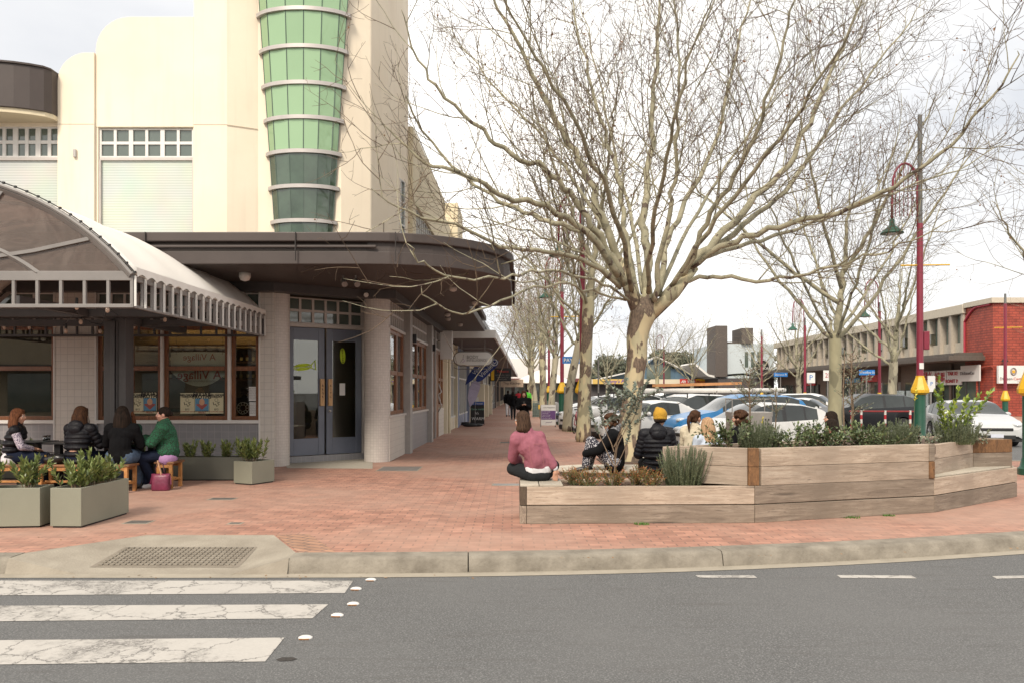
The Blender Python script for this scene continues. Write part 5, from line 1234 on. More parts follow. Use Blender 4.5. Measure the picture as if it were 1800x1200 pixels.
    def hair(s, mt, style='long', ln=.25, back=0.0, pony=None, vol=1.0, curly=0):
        J = s.J; H = s.hframe(); hd = lambda x, y, z: J['head']+H @ V3((x, y, z)); m = MB(); H4 = H.to_4x4()
        m.ell(hd(0, -.018, .038), (.083*vol, .100*vol, .092*vol), H4, 20, 14)
        m2 = MB(); n_ = 26
        if style in ('long', 'bob'):
            for i in range(n_):
                a = radians(-200+220*i/(n_-1)); x = .078*vol*cos(a); y = -.018+.085*vol*sin(a)
                p0 = hd(x*.9, y*.9, .03); l_ = ln*(1+.12*sin(i*2.3)); side = 1 if style == 'bob' else .8
                p1 = hd(x*1.12, y*1.05-.0, -.05); p2 = p1+V3((x*.15*side, back-.01, -(l_-.08)*.6)); p3 = p1+V3((x*(-.25 if style == 'bob' else .1), back*1.8-.005, -(l_-.08)))
                for p, q, r0, r1 in ((p0, p1, .024, .026), (p1, p2, .026, .024), (p2, p3, .024, .009)): capsule(m, p, q, r0, r1, 8)
            for i in (-1, 1): capsule(m, hd(i*.03, .05, .09), hd(i*.078, .03, .0), .022, .018, 8)
        if style == 'short':
            for i in (-1, 1): capsule(m, hd(i*.03, .055, .085), hd(i*.074, .01, .0), .02, .014, 8)
            capsule(m, hd(-.05, -.07, -.03), hd(.05, -.07, -.03), .03, .03)
        if pony:
            base = hd(0, -.11, .03); pts = [base]+[base+V3(p) for p in pony]
            for i in range(len(pts)-1): r_ = [.03, .035, .03, .018, .008]; capsule(m, pts[i], pts[i+1], r_[min(i, 4)], r_[min(i+1, 4)], 10)
        if style == 'bun': m.ell(hd(0, -.115, .01), (.035, .035, .035), H4)
        if curly:
            for i in range(150):
                a = R.uniform(0, 6.28); b = R.uniform(-.9, 1.5); q = V3((cos(a)*cos(b), sin(a)*cos(b), sin(b)))
                if q.y > .45 and q.z < .55: continue
                m.ell(hd(q.x*.105, -.02+q.y*.11, .02+q.z*.10-(.04 if b < 0 else 0)), (.024, .024, .024), None, 8, 6)
        remesh(m, 'hair', mt, s.t, .008, 2 if curly else 3, .45); return s
def G_(px, Y): return (px-900)/1400*Y
c_pink = cloth('pink_denim', (.29, .108, .14), .9, var=.14, scale=14, bump=.5, bscale=160); c_white = cloth('white_cotton', (.62, .62, .64), .9, bump=.2, bscale=60); c_black = cloth('black_wool', (.008, .008, .009), .95, bump=.5, bscale=120, sheen=.1, var=.3)
c_puff = mat('black_nylon', (.009, .009, .012), .5, var=.3, scale=10, bump=.5, bscale=30, spec=.2); c_char = cloth('charcoal_trousers', (.022, .024, .026), .9, bump=.3, bscale=80); c_navy = cloth('navy_denim', (.012, .016, .032), .85, bump=.4, bscale=120)
c_jean = cloth('blue_denim', (.07, .10, .15), .9, bump=.4, bscale=140, var=.25, scale=20); c_beige = cloth('beige_knit', (.50, .44, .33), .95, bump=.6, bscale=110); c_lil = cloth('lilac_shirt', (.42, .24, .44), .8, bump=.2)
def dotmat(name, c1, c2, sc, t=.5, w_=.03):
    g = Nodes(name); tcn = g.n('TexCoord'); n = g.n('TexNoise', {'Vector': tcn.outputs['Object'], 'Scale': sc, 'Detail': 1.5}); g.l(g.ramp(n.outputs[0], (t, c1), (t+w_, c2)), g.b.inputs['Base Color']); g.b.inputs['Roughness'].default_value = .9; return g.m
c_floral = dotmat('floral_cloth', (.018, .018, .03), (.55, .54, .56), 62, .56); c_green = dotmat('green_spotted_cloth', (.01, .02, .014), (.012, .10, .045), 75, .47, .04); c_check = dotmat('checked_cloth', (.06, .04, .10), (.55, .50, .55), 95, .48)
c_shoe = mat('white_leather', (.65, .63, .62), .5); c_bshoe = mat('black_leather_shoe', (.015, .015, .015), .4)
# --- pink jacket sitter (cross-legged on the left planter end, seen from behind, leaning on right hand)
f = Fig('person in dusty pink jacket with brown bob, sitting cross-legged on the planter end', (.33, 10.12, .475), .12, sc=1.0, vox=.010); f.t.scale = (.90, .92, 1.04)
f.sit(lean=(-.15, -.03), turn=.12, head=(-.08, .0), hturn=.95, hpitch=.0, sh=.165)
J = f.J; J['pel'] = V3((0, 0, .10)); J['spi'] = V3((-.02, -.03, .27)); J['knl'] = V3((-.34, .22, .13)); J['anl'] = V3((.05, .40, .05)); J['knr'] = V3((.27, .23, .16)); J['anr'] = V3((-.08, .34, .06)); J['hipl'] = V3((-.1, .02, .09)); J['hipr'] = V3((.1, .02, .09))
J['elr'] = J['shr']+V3((.11, -.06, -.22)); J['wrr'] = V3((.235, -.10, .15)); J['hdr'] = V3((-.05, .0, -1)); J['hnr'] = V3((0, -1, 0)); J['ell'] = J['shl']+V3((-.03, .16, -.24)); J['wrl'] = V3((-.2, .3, .2)); J['toel'] = V3((.1, .03, -.02)); J['toer'] = V3((-.1, .03, -.02))
f.body(curl=.15).top(c_pink, 'jacket', .036, to=.72, hem=-.145, hemr=.108, wr=.022).trousers(c_char, ex=.016).hair(H_bob, 'bob', .15, vol=1.03).shoes(c_bshoe)
m = MB(); capsule(m, V3((-.06, -.005, .150)), V3((.08, -.005, .162)), .128, .126); m2 = remesh(m, 'shirt_hem', c_white, f.t, .01, 4)
m = MB(); e_ = J['elr'].lerp(J['wrr'], .66); capsule(m, e_, J['elr'].lerp(J['wrr'], .93), .046, .042); remesh(m, 'shirt_cuff', c_white, f.t, .01, 3)
m = MB(); m.tube([(J['neck']+V3((.075*cos(a), -.01+.065*sin(a), .03+.01*sin(a)))) for a in [i/12*6.28 for i in range(12)]], .012, 6, closed=True); m.build('collar', c_pink, f.t, world=False, smooth=True)
# jacket seams
m = MB(); 
for x in (-.075, .075): m.tube([V3((x*1.1-.02, -.183, .16)), V3((x*1.15-.05, -.19, .30)), V3((x*1.1-.07, -.175, .44))], .0022, 5)
m.tube([V3((-.21, -.13, .44)), V3((-.07, -.19, .455)), V3((.07, -.175, .46))], .0022, 5); m.build('seam', mat('seam_thread', (.33, .13, .13), .9), f.t, world=False)
# --- scarf woman
f = Fig('woman in black coat and grey scarf hugging her patterned knees, in profile facing left', (G_(1082, 11.6), 11.75, .45), 1.45, sc=1.0, vox=.010)
f.sit(lean=(0, .02), hturn=.15, hpitch=-.05, sh=.16); J = f.J
J['knl'] = V3((-.09, .34, .42)); J['anl'] = V3((-.09, .42, .06)); J['knr'] = V3((.09, .30, .36)); J['anr'] = V3((.06, .38, .04)); J['head'] += V3((0, .03, -.02))
J['ell'] = V3((-.22, .22, .30)); J['wrl'] = V3((-.12, .44, .24)); J['elr'] = V3((.22, .2, .3)); J['wrr'] = V3((.1, .45, .22)); J['hdl'] = V3((1, .1, 0)); J['hdr'] = V3((-1, .1, 0)); J['hnl'] = V3((0, 1, 0)); J['hnr'] = V3((0, 1, 0))
f.body().top(c_black, 'coat', .03, hem=.0, wr=.015, to=.9).trousers(c_floral, ex=.02, to=.95).hair(H_br, 'short', curly=1, vol=.95).shoes(c_bshoe)
m = MB()
for i in range(5): m.tube([J['neck']+V3(((.085-.004*i)*cos(a), -.01+(.08+.004*i)*sin(a), .0+.02*i-.03*sin(a))) for a in [q/14*6.28 for q in range(14)]], .022, 8, closed=True)
capsule(m, J['neck']+V3((-.05, .07, 0)), J['chest']+V3((-.1, .16, -.08)), .03, .035); capsule(m, J['neck']+V3((.03, .08, 0)), J['chest']+V3((.03, .18, -.1)), .03, .03); remesh(m, 'scarf', dotmat('grey_scarf', (.07, .07, .08), (.28, .28, .29), 60, .5), f.t, .009, 2)
# --- beanie man
f = Fig('person in black puffer jacket and mustard beanie sitting on the planter edge, back to camera', (G_(1152, 11.5), 11.35, .45), .0, sc=1.06, vox=.0085)
f.sit(lean=(.0, .03), hturn=-.25, hpitch=-.1, sh=.17, head=(.05, .01)); J = f.J
J['ell'] = J['shl']+V3((-.07, .04, -.27)); J['elr'] = J['shr']+V3((.07, .04, -.27))
f.body().top(c_puff, 'puffer_jacket', .03, hem=.04, puff=.056, hood=True, to=.95).trousers(c_char).hair(H_dk, 'short').shoes(c_bshoe)
H = f.hframe(); m = MB(); m.ell(J['head']+H @ V3((0, -.015, .045)), (.096, .110, .104), H.to_4x4(), 22, 14); m.ell(J['head']+H @ V3((-.035, -.02, .115)), (.04, .045, .045), H.to_4x4(), 14, 10)
m.tube([J['head']+H @ V3((.080*cos(a), -.015+.094*sin(a), -.002)) for a in [q/24*6.28 for q in range(24)]], .016, 8, closed=True); remesh(m, 'beanie', mat('mustard_knit', (.43, .235, .02), .9, var=.12, scale=20, bump=.7, bscale=120), f.t, .008, 3)
# --- ponytail woman, blonde, curly and two black haired people behind the tall planter
f = Fig('woman with dark ponytail and cream jumper sitting behind the planter', (G_(1222, 12.6), 12.7, .42), -.75, sc=1.05); f.sit(hturn=-.1, sh=.17); f.body().top(c_beige, 'jumper', .03, hem=.0, wr=.02).trousers(c_navy).hair(H_br, 'short', pony=[(0, -.05, -.01), (0, -.08, -.08), (.0, -.07, -.17), (0, -.06, -.24)]).shoes(c_bshoe)
m = MB(); J = f.J; capsule(m, J['neck']+V3((0, 0, .0)), J['neck']+V3((0, 0, .07)), .075, .07); remesh(m, 'neck_warmer', dotmat('checked_collar', (.12, .11, .10), (.40, .36, .31), 60), f.t, .01, 3)
f = Fig('person with long straight blonde hair and glasses sitting behind the planter', (G_(1248, 12.1), 12.15, .36), .35, sc=1.0); f.sit(hturn=.1, sh=.17); f.body().top(cloth('pale_blue_cloth', (.42, .47, .55), .9), 'shirt', .022, wr=.012).trousers(c_jean).hair(H_bl, 'long', .40, back=-.02, vol=1.04).shoes(c_shoe)
m = MB(); H = f.hframe(); m.tube([f.J['head']+H @ V3((-.08, .0, .012)), f.J['head']+H @ V3((-.078, .09, .012)), f.J['head']+H @ V3((0, .11, .012)), f.J['head']+H @ V3((.078, .09, .012)), f.J['head']+H @ V3((.08, 0, .012))], .0035, 5); m.build('glasses', M_black, f.t, world=False)
f = Fig('person with curly brown hair sitting among the shrubs behind the planter', (G_(1312, 12.3), 12.5, .42), .9, sc=1.05); f.sit(hturn=.1); f.body().top(c_black, 'jumper', .025).trousers(c_navy).hair(H_br, 'short', curly=1).shoes(c_bshoe)
f = Fig('person with straight black hair sitting furthest back, near the white car tail', (G_(1474, 13.4), 13.6, .42), 1.3, sc=1.0); f.sit(hturn=.1); f.body().top(c_black, 'jacket', .025).trousers(c_navy).hair(H_dk, 'bob', .2, vol=1.03).shoes(c_bshoe)
f = Fig('person with black hair bending forward in profile over the shrubs', (G_(1478, 12.9), 13.0, .30), 1.5, sc=1.0); f.sit(lean=(0, .10), hturn=.0, hpitch=-.25); f.body().top(c_black, 'jacket', .025).trousers(c_navy).hair(H_dk, 'bob', .2, vol=1.05).shoes(c_bshoe)
# --- cafe group
f = Fig('smiling woman with auburn hair in black vest over checked sleeves at the cafe table', (-8.02, 12.80, .45), -1.25, sc=1.04, vox=.010)
f.sit(lean=(0, .06), hturn=-.20, hpitch=-.05, sh=.16); J = f.J; J['elr'] = J['shr']+V3((.05, .10, -.25)); J['wrr'] = V3((.02, .30, .22)); J['ell'] = J['shl']+V3((-.08, .0, -.26)); J['wrl'] = V3((-.12, .24, .22))
f.body().top(c_check, 'shirt', .012, to=.78, wr=.008, hem=-.02).top(c_puff, 'vest', .035, sleeve=False, puff=.075, hem=-.02).trousers(c_navy).hair(H_aub, 'bob', .23, vol=1.03).shoes(c_bshoe)
m = MB(); capsule(m, V3((-.07, -.02, .07)), V3((.07, -.02, .07)), .13, .13); remesh(m, 'shirt_tail', dotmat('striped_tail', (.5, .47, .5), (.62, .6, .62), 40), f.t, .012, 4)
f = Fig('woman with long brown hair in black puffer coat, back to camera at the cafe table', (-6.98, 12.78, .45), -.12, sc=1.08, vox=.0085)
f.sit(lean=(0, .07), hturn=-.3, hpitch=-.15, sh=.17, head=(0, .02)); J = f.J; J['elr'] = J['shr']+V3((.07, .12, -.24)); J['wrr'] = V3((.14, .38, .36)); J['ell'] = J['shl']+V3((-.07, .10, -.25)); J['wrl'] = V3((-.14, .36, .33))
f.body().top(c_puff, 'puffer_coat', .032, hem=.05, puff=.066, hood=True).trousers(c_navy).hair(H_br, 'long', .27, vol=1.03).shoes(c_bshoe)
f = Fig('woman with dark wavy hair in black cardigan and jeans on the end stool', (-6.28, 12.76, .45), .10, sc=1.08, vox=.010)
f.sit(lean=(0, .08), hturn=.15, hpitch=-.1, sh=.17); J = f.J; J['ell'] = J['shl']+V3((-.09, .10, -.23)); J['wrl'] = V3((-.16, .38, .36)); J['elr'] = J['shr']+V3((.06, .10, -.25)); J['wrr'] = V3((.1, .38, .36))
f.body().top(c_black, 'cardigan', .03, hem=-.03, wr=.016).trousers(c_jean, ex=.03).hair(H_dk, 'long', .30, vol=1.06).shoes(c_bshoe)
f = Fig('woman in green spotted jacket over lilac shirt, facing left on the small stool', (-5.76, 13.32, .45), 1.80, sc=1.06, vox=.010, skin=SKINP)
f.sit(lean=(0, .05), hturn=.12, hpitch=.0, sh=.175); J = f.J; J['elr'] = J['shr']+V3((.03, .12, -.24)); J['wrr'] = V3((.08, .36, .36)); J['ell'] = J['shl']+V3((-.05, .14, -.22)); J['wrl'] = V3((-.1, .38, .36)); J['knl'] = V3((-.12, .36, .06)); J['knr'] = V3((.10, .38, .07)); J['anl'] = V3((-.02, .20, -.34)); J['anr'] = V3((.02, .30, -.36))
f.body().top(c_green, 'jacket', .045, hem=-.06, wr=.03, fl=.015).trousers(c_navy, ex=.02).hair(H_dk, 'bun', vol=.99).shoes(c_shoe)
m = MB(); capsule(m, V3((-.08, -.0, .06)), V3((.08, -.0, .06)), .145, .145); capsule(m, V3((.1, .1, .09)), V3((.12, .2, .06)), .11, .09); remesh(m, 'shirt_tail', c_lil, f.t, .011, 4)
m = MB()
for i in range(4): m.tube([J['neck']+V3(((.10-.006*i)*cos(a), -.0+(.09)*sin(a), -.02+.022*i)) for a in [q/14*6.28 for q in range(14)]], .022, 8, closed=True)
remesh(m, 'collar', c_green, f.t, .01, 2)
f = Fig('grey haired person half hidden on the far side of the cafe table', (-7.55, 14.05, .45), pi+.2, sc=1.0); f.sit(lean=(0, .08), hturn=.5); f.body().top(cloth('blue_grey_knit', (.16, .18, .22), .9), 'jumper', .025).trousers(c_navy).hair(H_gr, 'bob', .16).shoes(c_bshoe)
f = Fig('auburn haired person mostly hidden behind the black post at the table', (-6.72, 14.08, .45), pi-.2, sc=1.0); f.sit(lean=(0, .08), hturn=.3); f.J['wrr'] = V3((.05, .42, .33)); f.J['elr'] = f.J['shr']+V3((.06, .15, -.22)); f.body().top(cloth('dark_green_knit', (.02, .05, .035), .9), 'jumper', .025).trousers(c_navy).hair(H_aub, 'bob', .22).shoes(c_bshoe)
MBs = stool('low timber bench on the wall side of the cafe tables', -8.6, -6.3, 14.1)
# --- seen through the cafe glass
f = Fig('staff member in black T-shirt and cap with white round back print, behind the cafe window', (X17(430, 17.9), 17.9, .02), .1, vox=.014); f.stand(hturn=.1); f.body(curl=.4).top(c_black, 't_shirt', .02, to=.1).trousers(c_char).hair(H_dk, 'short').shoes(c_bshoe)
m = MB(); m.ell(f.J['head']+V3((0, -.01, .06)), (.09, .105, .07)); m.build('cap', mat('cap_cloth', (.02, .02, .03), .9), f.t, world=False, smooth=True)
m = MB()
for r_ in (.13, .07): m.tube([V3((r_*cos(a), -.165, 1.22+r_*sin(a))) for a in [q/20*6.28 for q in range(20)]], .006, 5, closed=True)
for q in range(10): a = q/10*6.28; m.beam((.085*cos(a), -.165, 1.22+.085*sin(a)), (.115*cos(a), -.165, 1.22+.115*sin(a)), .012, .012)
m.build('back_print', M_wpaper, f.t, world=False)
f = Fig('fair haired worker looking down inside the cafe', (X17(352, 18.6), 18.6, .02), pi-.5, sc=.98, vox=.014); f.stand(hturn=-.3, hpitch=-.3); f.body().top(c_black, 'shirt', .02).trousers(c_char).hair(H_bl, 'short').shoes(c_bshoe)
# --- walkers down the path
def walker(label, px, Y, rz, topm, botm, hm, style='short', ln=.2, sc=1.0, **k):
    f = Fig(label, (G_(px, Y), Y, 0), rz, 'people walking along the shops', sc=sc, vox=.016); f.stand(hturn=k.get('ht', 0), hpitch=k.get('hp', 0))
    if k.get('phone'):
        for q, kk in ((-1, 'l'), (1, 'r')): f.J['el'+kk] = f.J['sh'+kk]+V3((q*.02, .05, -.27)); f.J['wr'+kk] = V3((q*.06, .28, 1.20))
    f.body().top(topm, k.get('tn', 'coat'), .03, hem=k.get('hem', 0)).trousers(botm).hair(hm, style, ln).shoes(c_bshoe)
    if k.get('phone'): MB().box((-.035, .30, 1.2), (.035, .31, 1.33)).build('phone', M_black, f.t, world=False)
    return f
walker('woman in long black coat looking down at her phone while walking towards the camera', 921, 26.5, pi, c_black, c_char, H_br, 'long', .3, hem=.35, hp=-.25, phone=True, sc=.97)
walker('person in dark jacket with maroon backpack walking away', 902, 46, 0, c_black, c_char, H_dk, 'bob', .2, sc=.95)
walker('person in black jacket and white trousers by the shop doors', 893, 52, 0, c_black, c_white, H_dk)
walker('person in bright green jacket far down the path', 927, 56, .2, cloth('bright_green_cloth', (.08, .38, .04), .8), c_char, H_dk, sc=1.05)
walker('distant person in red top beside the shops', 911, 75, .2, cloth('red_cloth', (.35, .03, .04), .8), c_char, H_dk)
f = walker('distant person in dark clothes sitting height near the market umbrella', 944, 70, 1.2, c_navy, c_char, H_dk, sc=.75)
# =============================================================== TREES
def bark(name, pale, pale2, dark, sc, thr, st=(1, 1, .45)):
    g = Nodes(name); tcn = g.n('TexCoord'); mp_ = g.n('Mapping'); mp_.inputs['Scale'].default_value = st; g.l(tcn.outputs['Object'], mp_.inputs[0])
    n = g.n('TexNoise', {'Vector': mp_.outputs[0], 'Scale': sc, 'Detail': 3.0, 'Roughness': .5, 'Distortion': .35}); n2 = g.n('TexNoise', {'Vector': mp_.outputs[0], 'Scale': sc*.8, 'Detail': 2.0}); n3 = g.n('TexNoise', {'Vector': mp_.outputs[0], 'Scale': sc*9, 'Detail': 5.0})
    n2.inputs['Vector'].default_value = (0, 0, 0); mp2 = g.n('Mapping'); mp2.inputs['Location'].default_value = (7, 3, 5); g.l(mp_.outputs[0], mp2.inputs[0]); g.l(mp2.outputs[0], n2.inputs['Vector'])
    col = g.ramp(n2.outputs[0], (.42, pale), (.47, pale2), (.60, pale2), (.63, tuple(k*.62 for k in pale2)))
    msk = g.ramp(n.outputs[0], (thr, (0, 0, 0)), (thr+.02, (1, 1, 1))); dk = g.mix(g.ramp(n3.outputs[0], (.35, (0, 0, 0)), (.7, (1, 1, 1))), tuple(k*.6 for k in dark), tuple(k*1.35 for k in dark))
    col = g.mix(msk, col, dk); g.l(col, g.b.inputs['Base Color']); g.b.inputs['Roughness'].default_value = .85
    g.bump(g.math('ADD', g.math('MULTIPLY', msk, .6), g.math('MULTIPLY', n3.outputs[0], .5)), .7, .015); return g.m
B_trunk = bark('plane_bark', (.47, .40, .25), (.38, .345, .225), (.15, .11, .08), 3.4, .505); B_limb = bark('plane_limb_bark', (.34, .31, .215), (.275, .255, .175), (.115, .085, .065), 5, .62, (1, 1, 1))
B_pale = bark('pale_plane_bark', (.37, .33, .24), (.30, .27, .195), (.11, .085, .065), 3, .56); B_twig = mat('twig', (.125, .088, .057), .9, var=.35, scale=3); B_twigp = mat('pale_twig', (.20, .165, .12), .9, var=.3, scale=3)
B_ball = mat('seed_ball', (.20, .10, .045), .9, var=.4, scale=30)
TR = random.Random(11)
def rv(): return Vector((TR.gauss(0, 1), TR.gauss(0, 1), TR.gauss(0, 1)))
class Tree:
    def __init__(s, pale_r=.011): s.L = MB(); s.T = MB(); s.pr = pale_r; s.tips = []
    def seg(s, pts, r0, r1, n=None):
        k = len(pts); rad = [r0+(r1-r0)*i/(k-1) for i in range(k)]
        (s.L if r0 > s.pr else s.T).tube(pts, rad, n or (8 if r0 > .05 else (5 if r0 > .02 else 3)), cap=r0 > .03)
    def grow(s, p, d, ln, r, lv, up=.10, maxlv=4, dens=1.0, wig=.13):
        step = (.30, .28, .2, .12, .08)[min(lv, 4)]; n = max(2, int(ln/step)); step = ln/n; pts = [p.copy()]; dirs = []
        zz = 1
        for i in range(n):
            w_ = wig*(1.4 if lv >= 3 else .8); d = (d+rv()*w_+Vector((0, 0, up))*(.5 if lv < 3 else .25)).normalized(); p = p+d*step; pts.append(p); dirs.append(d.copy())
        s.seg(pts, r, max(.0030, r*.28))
        if lv >= maxlv: s.tips.append(pts[-1]); return
        s.spawn(pts, r, lv, dens, up, maxlv)
    def spawn(s, pts, r, lv, dens, up, maxlv, t0=.15, gapk=1.0):
        gap = (.42, .36, .31, .30)[min(lv, 3)]/dens*gapk; tot = sum((b-a).length for a, b in zip(pts, pts[1:])); pos = tot*t0+gap*TR.uniform(0, 1); acc = 0; i = 0; side = TR.uniform(0, 6.28)
        while pos < tot and i < len(pts)-1:
            sl = (pts[i+1]-pts[i]).length
            if acc+sl < pos: acc += sl; i += 1; continue
            u = (pos-acc)/sl; q = pts[i].lerp(pts[i+1], u); d = (pts[i+1]-pts[i]).normalized(); a = d.cross(Vector((0, 0, 1)))
            if a.length < .1: a = Vector((1, 0, 0))
            a.normalize(); b = a.cross(d); side += 2.4+TR.uniform(-.6, .6); o = a*cos(side)+b*sin(side); ang = TR.uniform(.45, .95) if lv < 2 else TR.uniform(.6, 1.15)
            dd_ = d*cos(ang)+o*sin(ang); f = pos/tot
            ln = {0: 3.6, 1: 1.7, 2: .75, 3: .26}[min(lv, 3)]*TR.uniform(.45, 1.15)*(1.1-.55*f)
            rr_ = {0: .020, 1: .0098, 2: .0062, 3: .0042}[min(lv, 3)]*(1.1-.5*f)
            s.grow(q, dd_, ln, min(rr_, r*.8), lv+1, up, maxlv, dens); pos += gap*TR.uniform(.6, 1.4)
    def limb(s, pts, r0, r1, dens=1.0, t0=.25, maxlv=4, up=.12):
        "smooth a coarse polyline, add wobble, build and spawn"
        P_ = [Vector(p) for p in pts]; q = []
        for i in range(len(P_)-1):
            a, b, c, d = P_[max(0, i-1)], P_[i], P_[i+1], P_[min(len(P_)-1, i+2)]
            for j in range(4):
                t = j/4; q.append(.5*((2*b)+(c-a)*t+(2*a-5*b+4*c-d)*t*t+(3*b-a-3*c+d)*t*t*t))
        q.append(P_[-1]); q = [p if i < 2 else p+rv()*.03 for i, p in enumerate(q)]
        k = len(q); s.L.tube(q, [r0*(1-i/(k-1))**.8+r1*(1+.08*TR.gauss(0, 1)) for i in range(k)], 9, cap=True); s.spawn(q, r0, 0, dens, up, maxlv, t0)
    def finish(s, label, loc, limb_m, twig_m, trunk, trunk_m, group=None, leaves=0, balls=0):
        t = thing('plane_tree', label, 'tree', loc, 0, group); w_ = True
        trunk.build('trunk', trunk_m, t, smooth=True); s.L.build('limbs', limb_m, t, smooth=True); s.T.build('twigs', twig_m, t, smooth=True)
        m = MB()
        for q in TR.sample(s.tips, min(balls, len(s.tips))): m.tube([q, q-Vector((0, 0, .07))], .0015, 3, cap=False); m.ell(q-Vector((0, 0, .085)), (.017, .017, .017), None, 7, 5)
        if leaves:
            for q in TR.sample(s.tips, min(leaves, len(s.tips))):
                d = Vector((TR.gauss(0, 1), TR.gauss(0, 1), -1)); leaf_quad(m, q, d, rv(), TR.uniform(.05, .10), TR.uniform(.04, .07), .4)
        if m.v: m.build('seed_balls_and_dead_leaves', B_ball, t)
        return t
def trunk_mb(pts, rads, lump=.06, n=22):
    P_ = [Vector(p) for p in pts]; q = []; rq = []
    for i in range(len(P_)-1):
        a, b, c, d = P_[max(0, i-1)], P_[i], P_[i+1], P_[min(len(P_)-1, i+2)]
        for j in range(6):
            t = j/6; q.append(.5*((2*b)+(c-a)*t+(2*a-5*b+4*c-d)*t*t+(3*b-a-3*c+d)*t*t*t)); rq.append(rads[i]*(1-t)+rads[i+1]*t)
    q.append(P_[-1]); rq.append(rads[-1]); m = MB(); m.tube(q, rq, n)
    for i, v in enumerate(m.v):
        v = Vector(v); a = noise.noise(v*2.2)*lump+noise.noise(v*6)*lump*.4; c = q[min(len(q)-1, i//n)]; o = (v-c); o.z = 0; m.v[i] = tuple(v+o.normalized()*a if o.length > 0 else v)
    return m
TY_ = 18.35
def PT(x, y, dy=0): return P(x, y, TY_+dy)
big = Tree(.012)
LB = [
 ([(1120,545,0),(1098,490,-.2),(1078,430,-.4),(1050,365,-.5),(1028,300,-.6),(985,230,-.8),(945,150,-1),(905,70,-1.2),(868,0,-1.4),(830,-90,-1.6)], .125),
 ([(1100,500,-.2),(1070,440,-.5),(1040,395,-.8),(1005,340,-1.1),(960,300,-1.4),(900,270,-1.8),(850,230,-2),(780,170,-2.3),(735,100,-2.6),(705,20,-3)], .095),
 ([(1095,500,.2),(1050,430,.7),(1000,400,1.1),(950,385,1.5),(890,360,1.9),(830,325,2.2),(760,250,2.6),(700,150,3),(670,60,3.3)], .085),
 ([(1088,485,-.4),(1030,410,-1),(960,362,-1.6),(890,345,-2.2),(840,318,-2.7),(760,292,-3.2),(710,255,-3.4),(672,215,-3.6)], .085),
 ([(1090,505,-.2),(1040,462,-.9),(960,442,-1.7),(880,432,-2.6),(800,395,-3.4),(720,372,-4),(650,335,-4.5)], .06),
 ([(1105,528,-.4),(1060,500,-1.8),(985,480,-3.4),(930,478,-4.6),(870,490,-5.6),(800,488,-6.4),(745,462,-7),(715,430,-7.3)], .024),
 ([(1100,528,-.4),(1040,512,-2),(980,500,-3.5),(900,520,-5),(840,548,-6),(780,545,-6.6),(735,505,-7)], .020),
 ([(1122,530,0),(1105,450,.2),(1098,385,.3),(1085,310,.5),(1062,230,.7),(1035,130,1),(1012,30,1.2),(1000,-60,1.4)], .085),
 ([(1140,530,.1),(1136,440,.3),(1133,380,.4),(1140,300,.6),(1147,200,.8),(1156,100,1),(1162,0,1.2),(1166,-110,1.4)], .125),
 ([(1150,530,-.2),(1160,470,-.5),(1173,380,-.8),(1186,300,-1.2),(1191,200,-1.6),(1190,80,-2),(1182,-60,-2.4)], .075),
 ([(1158,520,.2),(1170,440,.5),(1200,372,.9),(1240,290,1.3),(1270,205,1.8),(1292,100,2.2),(1318,0,2.6),(1340,-80,2.9)], .085),
 ([(1200,485,0),(1222,440,-.4),(1250,375,-.9),(1290,310,-1.4),(1330,225,-2),(1362,130,-2.6),(1390,20,-3.1),(1405,-60,-3.4)], .075),
 ([(1165,525,0),(1218,462,.1),(1270,405,.2),(1330,345,.3),(1385,290,.4),(1420,220,.5),(1460,130,.7),(1500,40,.8),(1540,-60,1)], .125),
 ([(1225,460,.1),(1290,412,.5),(1350,362,.9),(1405,305,1.4),(1450,235,1.9),(1500,170,2.3),(1560,90,2.7),(1625,0,3.1)], .085),
 ([(1215,470,0),(1290,425,-.5),(1370,398,-1),(1450,380,-1.6),(1530,348,-2.2),(1610,305,-2.8),(1690,230,-3.4),(1760,150,-4),(1790,90,-4.2)], .08),
 ([(1192,498,0),(1240,487,-.1),(1300,492,-.4),(1370,490,-.8),(1440,475,-1.3),(1520,450,-1.9),(1600,425,-2.5),(1670,385,-3)], .055),
 ([(1230,455,.2),(1320,428,1.2),(1400,402,2),(1500,365,3),(1590,330,3.8),(1680,300,4.5),(1760,250,5.2)], .06),
 ([(1180,505,0),(1240,410,-1),(1310,320,-2),(1390,220,-3),(1460,110,-4),(1520,0,-4.8)], .065),
 ([(1120,520,.2),(1070,420,1.5),(1010,320,2.8),(940,230,4),(860,140,5),(790,50,6)], .065),
 ([(1110,510,-.3),(1090,400,-1.8),(1050,290,-3),(990,180,-4),(920,70,-4.8),(870,-30,-5.4)], .065),
 ([(1140,515,-.3),(1150,400,-2),(1170,280,-3.4),(1200,150,-4.5),(1240,20,-5.4)], .06),
 ([(1130,515,.3),(1110,400,2),(1080,270,3.6),(1050,130,5),(1020,0,6)], .06),
 ([(1160,510,.3),(1210,400,2),(1280,290,3.5),(1350,180,5),(1420,60,6)], .06),
 ([(1130,525,0),(1060,470,2),(990,430,3.6),(910,400,5),(820,380,6)], .05),
]
for pts, r in LB: big.limb([PT(*p) for p in pts], r*(.84 if r > .03 else 1), .007, dens=(.42 if r < .03 else (.75 if pts[-1][0] < 780 else 1.0)), t0=.25, up=.2)
tk = trunk_mb([PT(1107,816), PT(1106,760), PT(1112,700), PT(1118,640), PT(1121,590), PT(1130,553), PT(1140,528)], [.30, .255, .235, .235, .245, .29, .20], .03)
